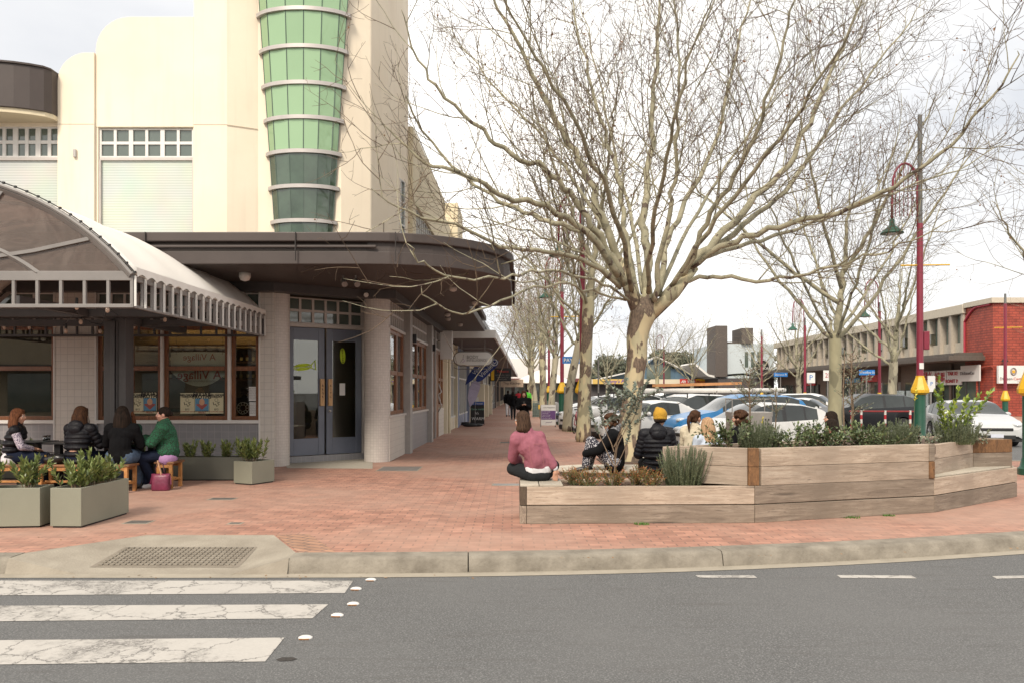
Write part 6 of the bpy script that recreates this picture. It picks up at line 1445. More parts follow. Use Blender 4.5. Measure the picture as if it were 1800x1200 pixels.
for pts, r in (([(1128,565,0),(1105,505,-.1),(1088,455,-.3)], .15), ([(1135,560,0),(1185,515,0),(1222,470,.05)], .155), ([(1130,560,0),(1136,525,.1),(1137,500,.15)], .12)):
    mm = MB(); mm.tube([PT(*p) for p in pts], [r*1.15, r*.95, r*.60], 14); tk.add(mm.v, mm.f)
t = big.finish('largest bare plane tree with mottled trunk and wide branches, rising behind the timber planter', (2.75, TY_, 0), B_limb, B_twig, tk, B_trunk, balls=260, leaves=160)
MB().prism([(2.0, 17.6), (3.5, 17.6), (3.5, 19.0), (2.0, 19.0)], 0.001, .02).build('tree_pit', M_mulch, t)
def gen_tree(label, loc, H, spread, r, fork, nl, dens, maxlv, leaves, lean=(0, 0), group='bare plane trees along the street', seed=1, bk=None, t0=.2, twig=None, pale=.012, lead=True):
    global TR
    TR = random.Random(seed); t = Tree(pale); b = Vector(loc); top = b+Vector((lean[0], lean[1], fork)); mid = b+Vector((lean[0]*.35+TR.gauss(0, .05), lean[1]*.4, fork*.5))
    tk = trunk_mb([b, mid, top, top+Vector((0, 0, .3))], [r*1.25, r, r*.95, r*.8], r*.12, 14)
    for i in range(nl):
        a = 2*pi*i/nl+TR.uniform(-.35, .35); z0 = fork*(1 if not lead else TR.uniform(.85, 1.0)); el = TR.uniform(.55, 1.2) if i else 1.5; R_ = spread*TR.uniform(.75, 1.1); hh = (H-fork)*TR.uniform(.65, 1.0)
        k = cos(el) if i else .1
        if i == 0: lead_ = (a, R_, hh, el)
        p0 = top
        if i % 2:
            a0_, R0_, h0_, e0_ = lead_; zo = (H-fork)*.40*i/nl; f0 = h0_*(1-.35*(1-sin(e0_))); u0 = (zo/f0)**(1/1.15); p0 = top+Vector((cos(a0_)*R0_*.15*u0, sin(a0_)*R0_*.15*u0, zo))
        pts = [p0]+[p0+Vector((cos(a)*R_*k*1.5*u, sin(a)*R_*k*1.5*u, hh*(u**1.15)*(1-.35*(1-sin(el))))) for u in (.2, .42, .65, .85, 1.0)]
        t.limb(pts, r*TR.uniform(.22, .34) if i else r*.62, .006, dens, t0, maxlv)
    return t.finish(label, loc, bk[1] if bk else B_limb, twig or B_twig, tk, bk[0] if bk else B_trunk, group, leaves, leaves//2)
# street trees
A1 = gen_tree('bare plane tree with dark blotched trunk just left of the largest tree', (2.30, 25.6, 0), 10.5, 3.4, .20, 4.3, 9, .8, 4, 600, (.15, 0), seed=3)
A2 = gen_tree('slim pale trunked plane tree leaning right beside the bicycle', (2.25, 32.5, 0), 9.0, 3.2, .17, 3.4, 9, .8, 4, 1100, (.45, 0), seed=5, bk=(B_pale, B_limb), twig=B_twigp)
row = [A1, A2]
for i, (x, Y, s_, rz, l) in enumerate(((2.0, 40.5, .95, 1.0, 'leaf-speckled plane tree behind the green lamp post base'), (1.9, 48, 1.0, 2.2, 'plane tree with brown leaves beside the mesh cage bin'), (1.7, 57, .95, 3.4, 'plane tree halfway down the walkway row'), (1.7, 67, 1.0, 4.4, 'plane tree well down the walkway row, before the market umbrella'), (1.8, 80, 1.05, 5.0, 'far plane tree near the end of the walkway row'), (2.0, 96, 1.1, .4, 'last plane tree of the walkway row'))):
    c = copy_tree(row[(i+1) % 2]); c.location = (x, Y, 0); c.rotation_euler = (0, 0, rz); c.scale = (s_, s_, s_); c['label'] = l
A3 = gen_tree('bare plane tree with smooth yellowish trunk standing in the car park behind the planter', (12.15, 30.0, -.14), 11.5, 4.8, .235, 3.6, 11, .8, 4, 60, (.02, 0), seed=8, bk=(bark('smooth_plane_bark', (.36, .325, .205), (.315, .285, .18), (.13, .10, .06), 2.2, .70), B_limb))
A4 = gen_tree('bare plane tree in front of the two storey shops, right of the yellowish trunk', (19.4, 40.5, -.14), 9.5, 3.8, .22, 3.0, 10, .65, 3, 60, (0, 0), seed=12, bk=(B_pale, B_limb), twig=B_twigp)
for i, (x, Y, s_, rz, src, l) in enumerate(((20.5, 57, .9, 1.9, A4, 'bare plane tree before the brown shop wall in the middle distance'), (16.9, 23.6, 1.0, 2.4, A4, 'bare tree at the right edge, its branches crossing the red wall'),
        (19.0, 84, .9, .8, A4, 'thin bare tree left of the white building with brown towers'), (14.6, 80, .85, 2.8, A3, 'pale bare tree before the blue gabled market hall'), (27.6, 88, .9, 3.7, A4, 'bare tree in front of the white building'), (33, 46, .8, 5, A4, 'bare tree against the red brick end wall'), (11.0, 92, .8, 1.2, A4, 'small bare tree beside the long yellow shop sign'))):
    c = copy_tree(src); c.location = (x, Y, -.14); c.rotation_euler = (0, 0, rz); c.scale = (s_, s_, s_); c['label'] = l
# dark evergreens on the skyline
EV = leafmat('evergreen_leaf', (.045, .055, .035), (.13, .14, .095), .8)
def evergreen(label, x, Y, h, w_, seed):
    q = random.Random(seed); t = thing('evergreen_tree', label, 'tree', (x, Y, -.14), 0, 'dark trees on the skyline'); m = MB(); m.tube([(x, Y, -.14), (x+.3, Y, h*.5), (x, Y, h*.85)], [.5, .35, .1], 7); 
    cl = [(x+q.gauss(0, w_*.3), Y+q.gauss(0, w_*.3), h*q.uniform(.42, .95)) for _ in range(26)]
    for c in cl: m.tube([(x, Y, h*.4), c], [.15, .04], 4, cap=False)
    m.build('trunk', M_stem, t); m = MB()
    for c in cl:
        r_ = w_*q.uniform(.12, .24)
        for _ in range(150):
            d = Vector((q.gauss(0, 1), q.gauss(0, 1), q.gauss(0, .8))).normalized()*r_*q.uniform(.5, 1.05); p = Vector(c)+d; s_ = q.uniform(.2, .45); a = Vector((q.gauss(0, 1), q.gauss(0, 1), q.gauss(0, 1))).normalized()*s_; b = a.orthogonal().normalized()*s_*.6
            m.add([p-a, p+b, p+a, p-b], [(0, 1, 2, 3)])
    m.build('crown', EV, t)
for i, (px, Y, h, w_, l) in enumerate(((1072, 150, 7.6, 9, 'rounded dark evergreen above the yellow sign, left'), (1100, 155, 7.2, 8, 'second rounded evergreen near the large trunk'), (1165, 160, 9.5, 9, 'dark evergreen behind the blue gable'), (1195, 150, 8.5, 9, 'dark trees right of the blue gable'), (1225, 165, 9, 10, 'dark trees left of the brown towers'), (1052, 165, 6, 6, 'low evergreen at the left end of the skyline trees'), (1400, 190, 12, 12, 'dark tree far behind the brown shop roof'))): evergreen(l, G_(px, Y), Y, h, w_, i+40)
# =============================================================== CARS
M_cglass = mat('car_glass', (.03, .037, .037), .04, var=.3, scale=1.2, spec=.55); M_tyre = mat('tyre', (.018, .018, .018), .85, var=.1); M_rim = mat('alloy', (.42, .42, .43), .35, metal=.8, var=.05)
M_trimb = mat('black_plastic', (.02, .02, .021), .5, var=.1); M_tail = mat('tail_lens', (.42, .015, .015), .15, var=.1, spec=.8); M_head = mat('head_lens', (.55, .57, .58), .08, var=.2, scale=9, spec=1); M_plate = mat('number_plate', (.55, .57, .66), .5, var=.05)
PAINT = {k: mat('paint_'+k, c, .28, var=.03, coat=.08, spec=.35) for k, c in dict(white=(.66, .66, .65), silver=(.48, .49, .50), blue=(.035, .20, .46), black=(.014, .015, .018), navy=(.02, .03, .06), grey=(.16, .165, .17), red=(.35, .02, .02), green=(.03, .12, .08)).items()}
def lerpk(K, x):
    for (a, va), (b, vb) in zip(K, K[1:]):
        if x <= b:
            t = (x-a)/(b-a); t = max(0, min(1, t)); return va+(vb-va)*t
    return K[-1][1]
def smk(K, x):
    for (a, va), (b, vb) in zip(K, K[1:]):
        if x <= b: t = max(0, min(1, (x-a)/(b-a))); t = t*t*(3-2*t)*.35+t*.65; return va+(vb-va)*t
    return K[-1][1]
SHAPES = {
 # length, width, roof height, hood height, top profile (u along car from nose, z), belt profile, windscreen span, side glass span, rear glass span
 'hatch': dict(L=4.25, W=1.80, top=[(0, .55), (.03, .70), (.12, .84), (.25, .96), (.30, 1.0), (.47, 1.40), (.56, 1.46), (.75, 1.43), (.90, 1.30), (.985, .98), (1, .55)], belt=[(0, .5), (.05, .66), (.25, .88), (.6, .94), (.9, 1.0), (1, .9)], ws=(.30, .47), sg=(.36, .86), rg=(.90, .975)),
 'suv': dict(L=4.55, W=1.85, top=[(0, .65), (.03, .85), (.12, 1.0), (.24, 1.10), (.28, 1.14), (.42, 1.55), (.52, 1.66), (.82, 1.63), (.93, 1.50), (.99, 1.1), (1, .6)], belt=[(0, .6), (.05, .8), (.25, 1.02), (.6, 1.08), (.9, 1.14), (1, 1.0)], ws=(.28, .42), sg=(.33, .90), rg=(.93, .985)),
 'sedan': dict(L=4.6, W=1.80, top=[(0, .5), (.03, .66), (.12, .80), (.26, .93), (.31, .96), (.45, 1.36), (.55, 1.43), (.70, 1.38), (.84, 1.06), (.96, 1.0), (.99, .85), (1, .5)], belt=[(0, .5), (.05, .62), (.25, .86), (.6, .92), (.9, .96), (1, .8)], ws=(.31, .45), sg=(.36, .80), rg=(.70, .84)),
}
def car(label, kind, col, loc, rz, group='cars parked in the car park', sc=1.0, plate=False, rack=False):
    sp = SHAPES[kind]; Lc, Wc = sp['L'], sp['W']; t = thing('parked_car', label, 'car', loc, rz, group); t.scale = (sc, sc, sc)
    n = 72; wheels = (.19, .80); wr = .33; body, ws, sg, rg, trim, sgR, trimR = [MB() for _ in range(7)]
    def section(u):
        x = (u-.5)*Lc; zt_ = smk(sp['top'], u); zb_ = min(smk(sp['belt'], u), zt_-.015); e = min(1, min(u, 1-u)/.09); e = sqrt(max(0, 1-(1-e)**2)); w_ = Wc/2*(.72+.28*e)
        zl_ = .20+(.14*(1-e)); 
        for wu in wheels:
            dx = (u-wu)*Lc; q = (wr+.055)**2-dx*dx
            if q > 0: zl_ = max(zl_, .33+sqrt(q))
        tum = max(0, zt_-zb_); wt_ = w_-.02-tum*.34; zb_ = max(zb_, zl_+.03); zt2 = max(zt_, zb_+.012)
        return [(x, w_*.955, zl_), (x, w_, zl_+(zb_-zl_)*.35), (x, w_*.995, zl_+(zb_-zl_)*.8), (x, w_*.965, zb_), (x, wt_+.02*(tum > .1), zt2-.05*min(1, tum*3)), (x, wt_*.80, zt2-.005), (x, 0, zt2+.012)]
    S_ = [section(i/n) for i in range(n+1)]; k = 7
    def emit(mb, i, j, sgn):
        q = [S_[i][j], S_[i+1][j], S_[i+1][j+1], S_[i][j+1]]; q = [(a, b*sgn, c) for a, b, c in q]
        if sgn > 0: q = q[::-1]
        mb.add(q, [(0, 1, 2, 3)])
    for i in range(n):
        u = (i+.5)/n
        for j in range(k-1):
            for sgn in (-1, 1):
                tgt = body
                if j == 3 and sp['sg'][0] < u < sp['sg'][1]:
                    tgt = trim if (abs(u-(sp['sg'][0]+sp['sg'][1])/2-.01) < .012 or abs(u-sp['sg'][1]+.085) < .008) else sg
                if j >= 4 and sp['ws'][0] < u < sp['ws'][1]: tgt = ws
                if j >= 4 and sp['rg'][0] < u < sp['rg'][1]: tgt = rg
                if j == 3 and sp['rg'][0] < u < sp['rg'][1] and kind == 'sedan': tgt = body
                if sgn > 0: tgt = sgR if tgt is sg else (trimR if tgt is trim else tgt)
                emit(tgt, i, j, sgn)
    m = body
    for e_ in (0, n):
        q = [(a, b, c) for a, b, c in S_[e_]]+[(a, -b, c) for a, b, c in S_[e_][::-1][1:]]; m.add(q, [tuple(range(len(q)))[:: 1 if e_ else -1]])
    bm = bmesh.new()
    o = m.build('body', PAINT[col], t, world=False); bm.from_mesh(o.data); bmesh.ops.remove_doubles(bm, verts=bm.verts, dist=.001); bm.to_mesh(o.data); bm.free(); o.data.polygons.foreach_set('use_smooth', [True]*len(o.data.polygons)); o.data.set_sharp_from_angle(angle=radians(38))
    for mb_, nm, mt in ((ws, 'windscreen', M_cglass), (sg, 'side_window', M_cglass), (sgR, 'side_window', M_cglass), (trimR, 'window_pillar', M_trimb), (rg, 'rear_window', M_cglass), (trim, 'window_pillar', M_trimb)):
        o = mb_.build(nm, mt, t, world=False); bm = bmesh.new(); bm.from_mesh(o.data); bmesh.ops.remove_doubles(bm, verts=bm.verts, dist=.001); bm.to_mesh(o.data); bm.free(); o.data.polygons.foreach_set('use_smooth', [True]*len(o.data.polygons))
    MB().box((-Lc*.48, -Wc*.43, .17), (Lc*.48, Wc*.43, .55)).build('underbody', M_trimb, t, world=False)
    for wu in wheels:
        for sgn in (-1, 1):
            x = (wu-.5)*Lc; y = sgn*(Wc/2-.12)
            w_ = MB().lathe([(wr-.03, -.10), (wr, -.08), (wr, .08), (wr-.03, .10), (.21, .105), (.2, .07)], (x, y, wr), 24, 'Y').build('wheel', M_tyre, t, world=False, auto=40)
            m = MB(); yo = y+sgn*.085
            m.lathe([(.205, -.01), (.205, .015), (.18, .018), (.175, -.01)], (x, yo, wr), 20, 'Y')
            for a in range(5): m.beam((x, yo, wr), (x+.19*cos(a*1.2566), yo, wr+.19*sin(a*1.2566)), .03, .045) if False else m.tube([(x, yo, wr), (x+.185*cos(a*1.2566+.3), yo, wr+.185*sin(a*1.2566+.3))], [.035, .026], 6)
            r_ = m.build('rim', M_rim, t, world=False); 
    zf = smk(sp['top'], .04); zr = smk(sp['top'], .985)
    for sgn in (-1, 1):
        m = MB(); m.ell((-Lc*.455, sgn*Wc*.36, zf-.02), (.17, .15, .075)); m.build('headlight', M_head, t, world=False, smooth=True)
        m = MB(); m.ell((Lc*.478, sgn*Wc*.385, zr-.06), (.08, .13, .10)); m.build('tail_light', M_tail, t, world=False, smooth=True)
        m = MB(); mx_ = (sp['ws'][0]+.085-.5)*Lc; zm = smk(sp['belt'], sp['ws'][0]+.08)+.10; m.ell((mx_, sgn*(Wc/2+.07), zm), (.07, .11, .075)); m.cyl((mx_, sgn*(Wc/2-.06), zm-.06), (mx_, sgn*(Wc/2+.03), zm), .02); m.build('mirror', PAINT[col], t, world=False, smooth=True)
        for du_ in (.50, .70):
            xh = (du_-.5)*Lc; m = MB(); m.box((xh, sgn*(Wc/2-.01), smk(sp['belt'], du_)-.13), (xh+.17, sgn*(Wc/2+.02), smk(sp['belt'], du_)-.10)); m.build('door_handle', PAINT[col], t, world=False, bevel=.008)
        m = MB()
        for du_ in (.335, .535, .755): xx = (du_-.5)*Lc; m.box((xx, sgn*(Wc/2-.03), .35), (xx+.006, sgn*(Wc/2+.0012), smk(sp['belt'], du_)-.06))
        m.build('door_gap', M_trimb, t, world=False)
    fx = -Lc/2; m = MB(); m.box((fx-.012, -.48, .50), (fx+.12, .48, .60)); m.box((fx-.014, -.55, .24), (fx+.12, .55, .38)); m.build('grille', M_trimb, t, world=False, bevel=.02); m = MB(); m.box((fx-.03, -.186, .30), (fx-.016, .186, .41)); m.build('number_plate', M_plate, t, world=False)
    MB().box((Lc/2+.0, -.186, .62), (Lc/2+.014, .186, .73)).build('number_plate', M_plate, t, world=False); MB().box((Lc/2-.1, -.7, .25), (Lc/2+.01, .7, .42)).build('rear_bumper', M_trimb, t, world=False, bevel=.02)
    if rack:
        m = MB()
        for sx in (-.35, .75):
            m.cyl((sx, -.72, 1.58+.09), (sx, .72, 1.58+.09), .018)
            for sy in (-.68, .68): m.cyl((sx, sy, 1.5), (sx, sy, 1.69), .025)
        m.build('roof_rack', M_trimb, t, world=False)
    return t
RZ = -.14
# heading angle: nose along -X of the local frame; rz=0 -> nose to the left
car('large white hatchback directly behind the planter, nose pointing left', 'hatch', 'white', (G_(1322, 22.4), 22.4, RZ), .20, sc=.99)
car('bright blue hatchback between white cars, its black window line showing', 'suv', 'blue', (G_(1292, 26.3), 26.3, RZ), .12)
car('white car half hidden behind the largest trunk, in front of the blue one', 'sedan', 'white', (G_(1150, 29), 30.0, RZ), .25)
car('white four wheel drive with black roof pillars behind the blue car', 'suv', 'white', (G_(1215, 30), 31.5, RZ), .5, rack=True)
car('silver hatchback driving towards the camera on the right', 'hatch', 'silver', (15.65, 27.2, RZ), 1.40, sc=1.0, group='cars on the road')
car('white people mover with roof box mounts left of the largest trunk', 'suv', 'white', (G_(1078, 34), 34, RZ), .38, rack=True)
car('dark blue car beside the bicycle', 'hatch', 'navy', (G_(1055, 38), 39.5, RZ), .3)
car('white car with open looking rear glass beyond the dark blue one', 'hatch', 'white', (G_(1060, 46), 45, RZ), .3)
car('pale green tinted car at the far end of the left parking row', 'sedan', 'silver', (G_(1048, 60), 60, RZ), .3)
car('white estate car behind the grey leaved shrub', 'sedan', 'white', (G_(1140, 28), 28.6, RZ), .40)
car('black sedan with arched roof in the middle of the car park', 'suv', 'black', (G_(1385, 44), 46, RZ), .15)
car('small white hatchback showing a red tail light, left of the yellowish trunk', 'hatch', 'white', (G_(1400, 38), 38.5, RZ), -.6+pi)
car('white hatchback right behind the yellowish trunk', 'hatch', 'white', (G_(1432, 37), 37.5, RZ), -.6+pi)
car('white van like car in the row left of the yellowish trunk', 'suv', 'white', (G_(1452, 41), 42.5, RZ), -.6+pi)
car('long black car behind the red and white barrier', 'suv', 'black', (G_(1522, 33), 33.5, RZ), .10)
car('black car parked before the brown shops', 'sedan', 'black', (G_(1580, 42), 44, RZ), .1)
car('silver car in the far row under the white building', 'hatch', 'silver', (G_(1290, 60), 62, RZ), .3)
car('white car in the far row left of the arched black one', 'hatch', 'white', (G_(1320, 54), 56, RZ), .2)
car('grey car in the far row near the market hall', 'sedan', 'grey', (G_(1240, 64), 66, RZ), .3)
car('white car in the far row before the red shop sign', 'sedan', 'white', (G_(1200, 60), 61, RZ), .2)
car('white car in the far row just right of the largest trunk', 'suv', 'white', (G_(1160, 50), 50, RZ), .3)
# ladder / pipes on a rack above the cars
lp = thing('pipe_rack', 'white pipes and orange plank carried on a tradesman rack above the parked cars', 'pipe rack', (6.2, 34, 0))
m = MB(); a = P(1118, 686, 34); b = P(1380, 685, 36); m.cyl(a, b, .10, n=12); m.build('pipe', M_white, lp, smooth=False)
m = MB(); a = P(1150, 677, 34.2); b = P(1300, 673, 36); m.beam(a, b, .3, .12); m.build('plank', mat('orange_plank', (.50, .24, .10), .7, var=.2, scale=3), lp)
m = MB()
for px in (1135, 1200, 1260, 1330): p = P(px, 686, 34.8); m.cyl((p.x, 34.8, .9), (p.x, 34.8, p.z), .025); m.cyl((p.x, 35.4, .9), (p.x, 35.4, p.z+.1), .025)
m.build('rack_post', M_gfr, lp); MB().box((G_(1200, 34), 34, .5), (G_(1330, 34), 36, 1.3)).build('truck_tray', M_white, lp)
lp['label'] = 'utility truck rack carrying white pipes and an orange plank behind the blue car'
# =============================================================== STREET FURNITURE
M_mar = mat('burgundy_paint', (.20, .022, .042), .4, var=.1, scale=4); M_yel = mat('yellow_paint', (.62, .36, .015), .45, var=.12, scale=6); M_grn = mat('bottle_green_paint', (.012, .07, .042), .4, var=.2, scale=4); M_gp = mat('weathered_grey_pole', (.12, .12, .115), .6, var=.15)
def lamp(label, x, Y, top=9.5, arm=True, armdir=pi, z=0.0, k=1.0, flag=True):
    t = thing('street_lamp', label, 'street lamp', (x, Y, z), 0, 'burgundy, yellow and green lamp posts'); b = (x, Y, z)
    MB().lathe([(.24*k, 0), (.24*k, .12), (.20*k, .16), (.17*k, .30), (.155*k, .34), (.155*k, 1.52)], b, 12).build('base', M_grn, t, auto=35)
    MB().lathe([(.155*k, 1.52), (.25*k, 1.58), (.255*k, 1.66), (.12*k, 2.02), (.115*k, 2.06)], b, 8).build('collar', M_yel, t)
    MB().lathe([(.095*k, 2.06), (.085*k, 6.4)], b, 14).build('pole', M_mar, t, auto=40); MB().lathe([(.07*k, 6.4), (.06*k, top)], b, 12).build('pole_top', M_gp, t, auto=40)
    m = MB(); c_, s_ = cos(armdir), sin(armdir); f = lambda r_, zz: (x+c_*r_, Y+s_*r_, zz+z)
    if arm:
        pts = [f(.06, 6.3), f(.08, 7.4)]+[f(.42-.36*cos(a), 7.5+.62*sin(a)) for a in [i/10*pi for i in range(11)]]+[f(.80, 6.95), f(.80, 6.55)]
        m.tube(pts, .033, 8); m.build('arm', M_mar, t, smooth=True); m = MB()
        for r_, z0, z1 in ((.22, 6.6, 7.98), (.34, 6.6, 8.08), (.46, 6.6, 8.08), (.58, 6.6, 8.03), (.70, 6.6, 7.85)): m.cyl(f(r_, z0), f(r_, z1), .011, n=5)
        m.build('arm_grille', M_mar, t); m = MB(); c2 = f(.80, 0); m.lathe([(.03, 6.55), (.07, 6.5), (.08, 6.35), (.16, 6.28), (.31, 6.14), (.32, 6.11)], (c2[0], c2[1], z), 18); m.build('lamp_shade', M_grn, t, smooth=True); MB().ell((c2[0], c2[1], 6.12+z), (.18, .18, .05)).build('lamp_glass', M_white, t, smooth=True)
    if flag: m = MB(); m.cyl((x-.55, Y, 5.2+z), (x+.85, Y, 5.22+z), .022); m.build('banner_bar', M_yel, t)
    return t
lamp('tall street lamp with arched arm and green bell shade rising behind the planter', G_(1617, 22.8), 22.8, k=1.0)
t = lamp('street lamp at the right edge of the photo, green base on the paving', G_(1813, 15.4), 15.4, armdir=0, k=.98, flag=False)
m = MB(); m.box((G_(1617, 22.8)+.10, 22.75, 2.80), (G_(1617, 22.8)+.26, 22.9, 3.32)); o = m.build('control_box', M_mar, bpy.data.objects['street_lamp'], bevel=.02)
MB().box((G_(1617, 22.8)-.07, 22.68, 2.25), (G_(1617, 22.8)+.05, 22.7, 2.42)).build('sticker', M_wpaper, bpy.data.objects['street_lamp'])
for px, Y, l, zz in ((988, 38.5, 'street lamp by the second tree of the walkway', 0), (965, 62, 'street lamp beside the mesh cage bin', 0), (958, 84, 'smallest street lamp far down the walkway', 0), (1024, 26.6, 'street lamp half hidden behind the blotched trunk', 0), (973, 75, 'thin street lamp in the far walkway trees', 0),
                     (1546, 43, 'street lamp before the restaurant windows', -.5), (1415, 52, 'street lamp before the brown shop wall', -.5), (1339, 62, 'street lamp before the round black sign', -.5), (1767, 40, 'street lamp in front of the red brick wall', -.4), (1167, 85, 'burgundy street lamp by the blue gable', -.5)):
    lamp(l, G_(px, Y), Y, top=6.9 if px > 1100 else 8.5, z=zz, k=.85 if px > 1100 else 1, arm=px in (988, 1024, 1415, 1546, 1167), armdir=pi, flag=px in (988, 1767))
# small things on the path
ab = thing('sandwich_board', 'purple and white sandwich board with lines of lettering on the walkway', 'sign', (G_(964, 35.8), 35.8, 0)); b = Vector(ab.location)
M_pur = mat('purple_print', (.13, .06, .19), .5, var=.05)
bw = .33
m = MB(); m.beam((b.x-bw, b.y, .04), (b.x-bw, b.y+.08, 1.0), .03, .03); m.beam((b.x+bw, b.y, .04), (b.x+bw, b.y+.08, 1.0), .03, .03); m.beam((b.x-bw, b.y+.5, 0), (b.x-bw, b.y+.1, 1.0), .03, .03); m.beam((b.x+bw, b.y+.5, 0), (b.x+bw, b.y+.1, 1.0), .03, .03); m.build('sign_leg', M_gfr, ab)
MB().box((b.x-bw, b.y-.02, .10), (b.x+bw, b.y, 1.02)).build('board', M_wpaper, ab); MB().box((b.x-bw+.01, b.y-.026, .36), (b.x+bw-.01, b.y-.021, .76)).build('purple_panel', M_pur, ab)
text('BODY INTELLIGENCE', ab, (b.x+.04, b.y-.03, .90), .055, M_gfr)
for i, s_ in enumerate(('Remedial massage', 'Clinical pilates', 'Pregnancy massage', 'Physio and rehab', 'Acupuncture, walk-ins')): text(s_, ab, (b.x-.29, b.y-.03, .71-i*.072), .05, M_wpaper, align='LEFT')
MB().tube([(b.x-.13, b.y-.03, .20), (b.x-.1, b.y-.03, .24), (b.x+.1, b.y-.03, .23), (b.x+.16, b.y-.03, .27)], .008, 5).build('logo', M_pur, ab)
ab2 = thing('chalk_board', 'black chalk sandwich board with blue header by the thrift shop', 'sign', (G_(839, 38), 38, 0)); b = Vector(ab2.location)
m = MB(); m.box((b.x-.33, b.y-.02, .06), (b.x+.33, b.y+.02, 1.12)); m.build('board', M_black, ab2); MB().box((b.x-.33, b.y-.03, .98), (b.x+.33, b.y-.021, 1.14)).build('header', mat('royal_blue', (.02, .07, .30), .5), ab2); text('O Vinnies', ab2, (b.x, b.y-.035, 1.05), .13, M_wpaper)
text('Come inside', ab2, (b.x, b.y-.03, .78), .13, mat('chalk_green', (.2, .4, .3), .9), shear=.3); text("It's", ab2, (b.x-.03, b.y-.03, .58), .16, M_wpaper, shear=.2); text('WARM', ab2, (b.x+.03, b.y-.03, .32), .2, M_wpaper, shear=.1)
m = MB(); m.beam((b.x-.31, b.y+.4, 0), (b.x-.31, b.y+.03, 1.05), .03, .03); m.beam((b.x+.31, b.y+.4, 0), (b.x+.31, b.y+.03, 1.05), .03, .03); m.build('sign_leg', M_black, ab2)
# feather flags
M_fb = mat('flag_blue', (.012, .03, .16), .7, var=.1); M_fl = mat('flag_lilac', (.40, .36, .48), .7, var=.1)
def feather(label, pts, wd, mt, Y, txt=None):
    t = thing('feather_flag', label, 'flag', (G_(pts[0][0], Y), Y, 0), 0, 'feather flags outside the thrift shop'); q = [P(x, y, Y) for x, y in pts]; m = MB(); n = len(q)
    L1, L2 = [], []
    for i, p in enumerate(q):
        d = (q[min(n-1, i+1)]-q[max(0, i-1)]).normalized(); s_ = Vector((d.z, 0, -d.x)); w_ = wd*sin(pi*(.08+.80*i/(n-1)))**.7*(1 if i else .05); L1.append(p-s_*w_*.5); L2.append(p+s_*w_*.5+Vector((0, .05*sin(i), 0)))
    for i in range(n-1): m.add([L1[i], L2[i], L2[i+1], L1[i+1]], [(0, 1, 2, 3)])
    o = m.build('flag_cloth', mt, t); sm = o.modifiers.new('s', 'SOLIDIFY'); sm.thickness = .006
    m = MB(); m.tube([P(pts[0][0]-1, 744, Y)]+[a for a in L1], .012, 5); m.build('flag_pole', M_gfr, t); m = MB(); m.ell((q[0].x, Y, .07), (.35, .2, .08)); m.build('base_weight', M_black, t, smooth=True)
    if txt:
        a, b = q[txt[1]], q[txt[2]]; ang = math.atan2(b.z-a.z, b.x-a.x); c = (a+b)/2; text(txt[0], t, (c.x, Y-.06, c.z), txt[3], M_wpaper, (pi/2, -ang if False else 0, 0)).rotation_euler = (pi/2, -ang, 0)
        p = q[-2]; mm = MB(); mm.tube([(p.x+.14*cos(a_), Y-.06, p.z+.14*sin(a_)) for a_ in [i/14*6.28 for i in range(14)]], .016, 5, closed=True); mm.tube([(p.x-.06, Y-.06, p.z+.02), (p.x+.02, Y-.06, p.z-.05), (p.x+.08, Y-.06, p.z+.04)], .016, 5); mm.build('emblem', M_wpaper, t)
    return t
feather('blue feather flag leaning right with large white lettering', [(836, 672), (843, 663), (852, 652), (862, 643), (869, 637), (873, 632)], .46, M_fb, 37, ('Vinnies', 1, 4, .30))
feather('second blue feather flag tucked behind the oval hanging sign', [(818, 676), (826, 664), (838, 650), (850, 638), (858, 630), (862, 624)], .40, M_fb, 38.6, ('Vinnies', 1, 4, .26))
feather('pale lilac feather flag with pink and blue blots below the blue ones', [(826, 715), (829, 700), (833, 685), (837, 675), (839, 670)], .48, M_fl, 36.8)
# oval hanging sign
ov = thing('oval_hanging_sign', 'white oval BODY INTELLIGENCE sign hanging from the walkway awning', 'sign', (G_(832, 31.3), 31.3, 2.9)); c = P(832, 630, 31.3)
def stadium(m, c, w_, h, y0, y1, n=10):
    pts = [(c.x+w_/2-h/2+h/2*cos(a), c.z+h/2*sin(a)) for a in [(-pi/2+i/n*pi) for i in range(n+1)]]+[(c.x-w_/2+h/2+h/2*cos(a), c.z+h/2*sin(a)) for a in [(pi/2+i/n*pi) for i in range(n+1)]]; k = len(pts)
    m.add([(x, y0, z) for x, z in pts]+[(x, y1, z) for x, z in pts], [tuple(range(k)), tuple(range(k, 2*k))[::-1]]+[(i, k+i, k+(i+1) % k, (i+1) % k) for i in range(k)]); return pts
m = MB(); stadium(m, c, 1.50, .50, 31.25, 31.38); m.build('sign_face', M_wpaper, ov)
m = MB(); pts = stadium(MB(), c, 1.54, .54, 0, 0); m.tube([(x, 31.3, z) for x, z in pts], .03, 6, closed=True); m.tube([(c.x-.76, 31.3, c.z+.34), (c.x-.6, 31.3, c.z+.40), (c.x+.6, 31.3, c.z+.40), (c.x+.76, 31.3, c.z+.34)], .018, 6); m.tube([(c.x-.76, 31.3, c.z-.34), (c.x-.6, 31.3, c.z-.40), (c.x+.6, 31.3, c.z-.40), (c.x+.76, 31.3, c.z-.34)], .018, 6)
for x in (-.45, .45): m.cyl((c.x+x, 31.3, c.z+.27), (c.x+x, 31.3, 3.62), .02, n=6)
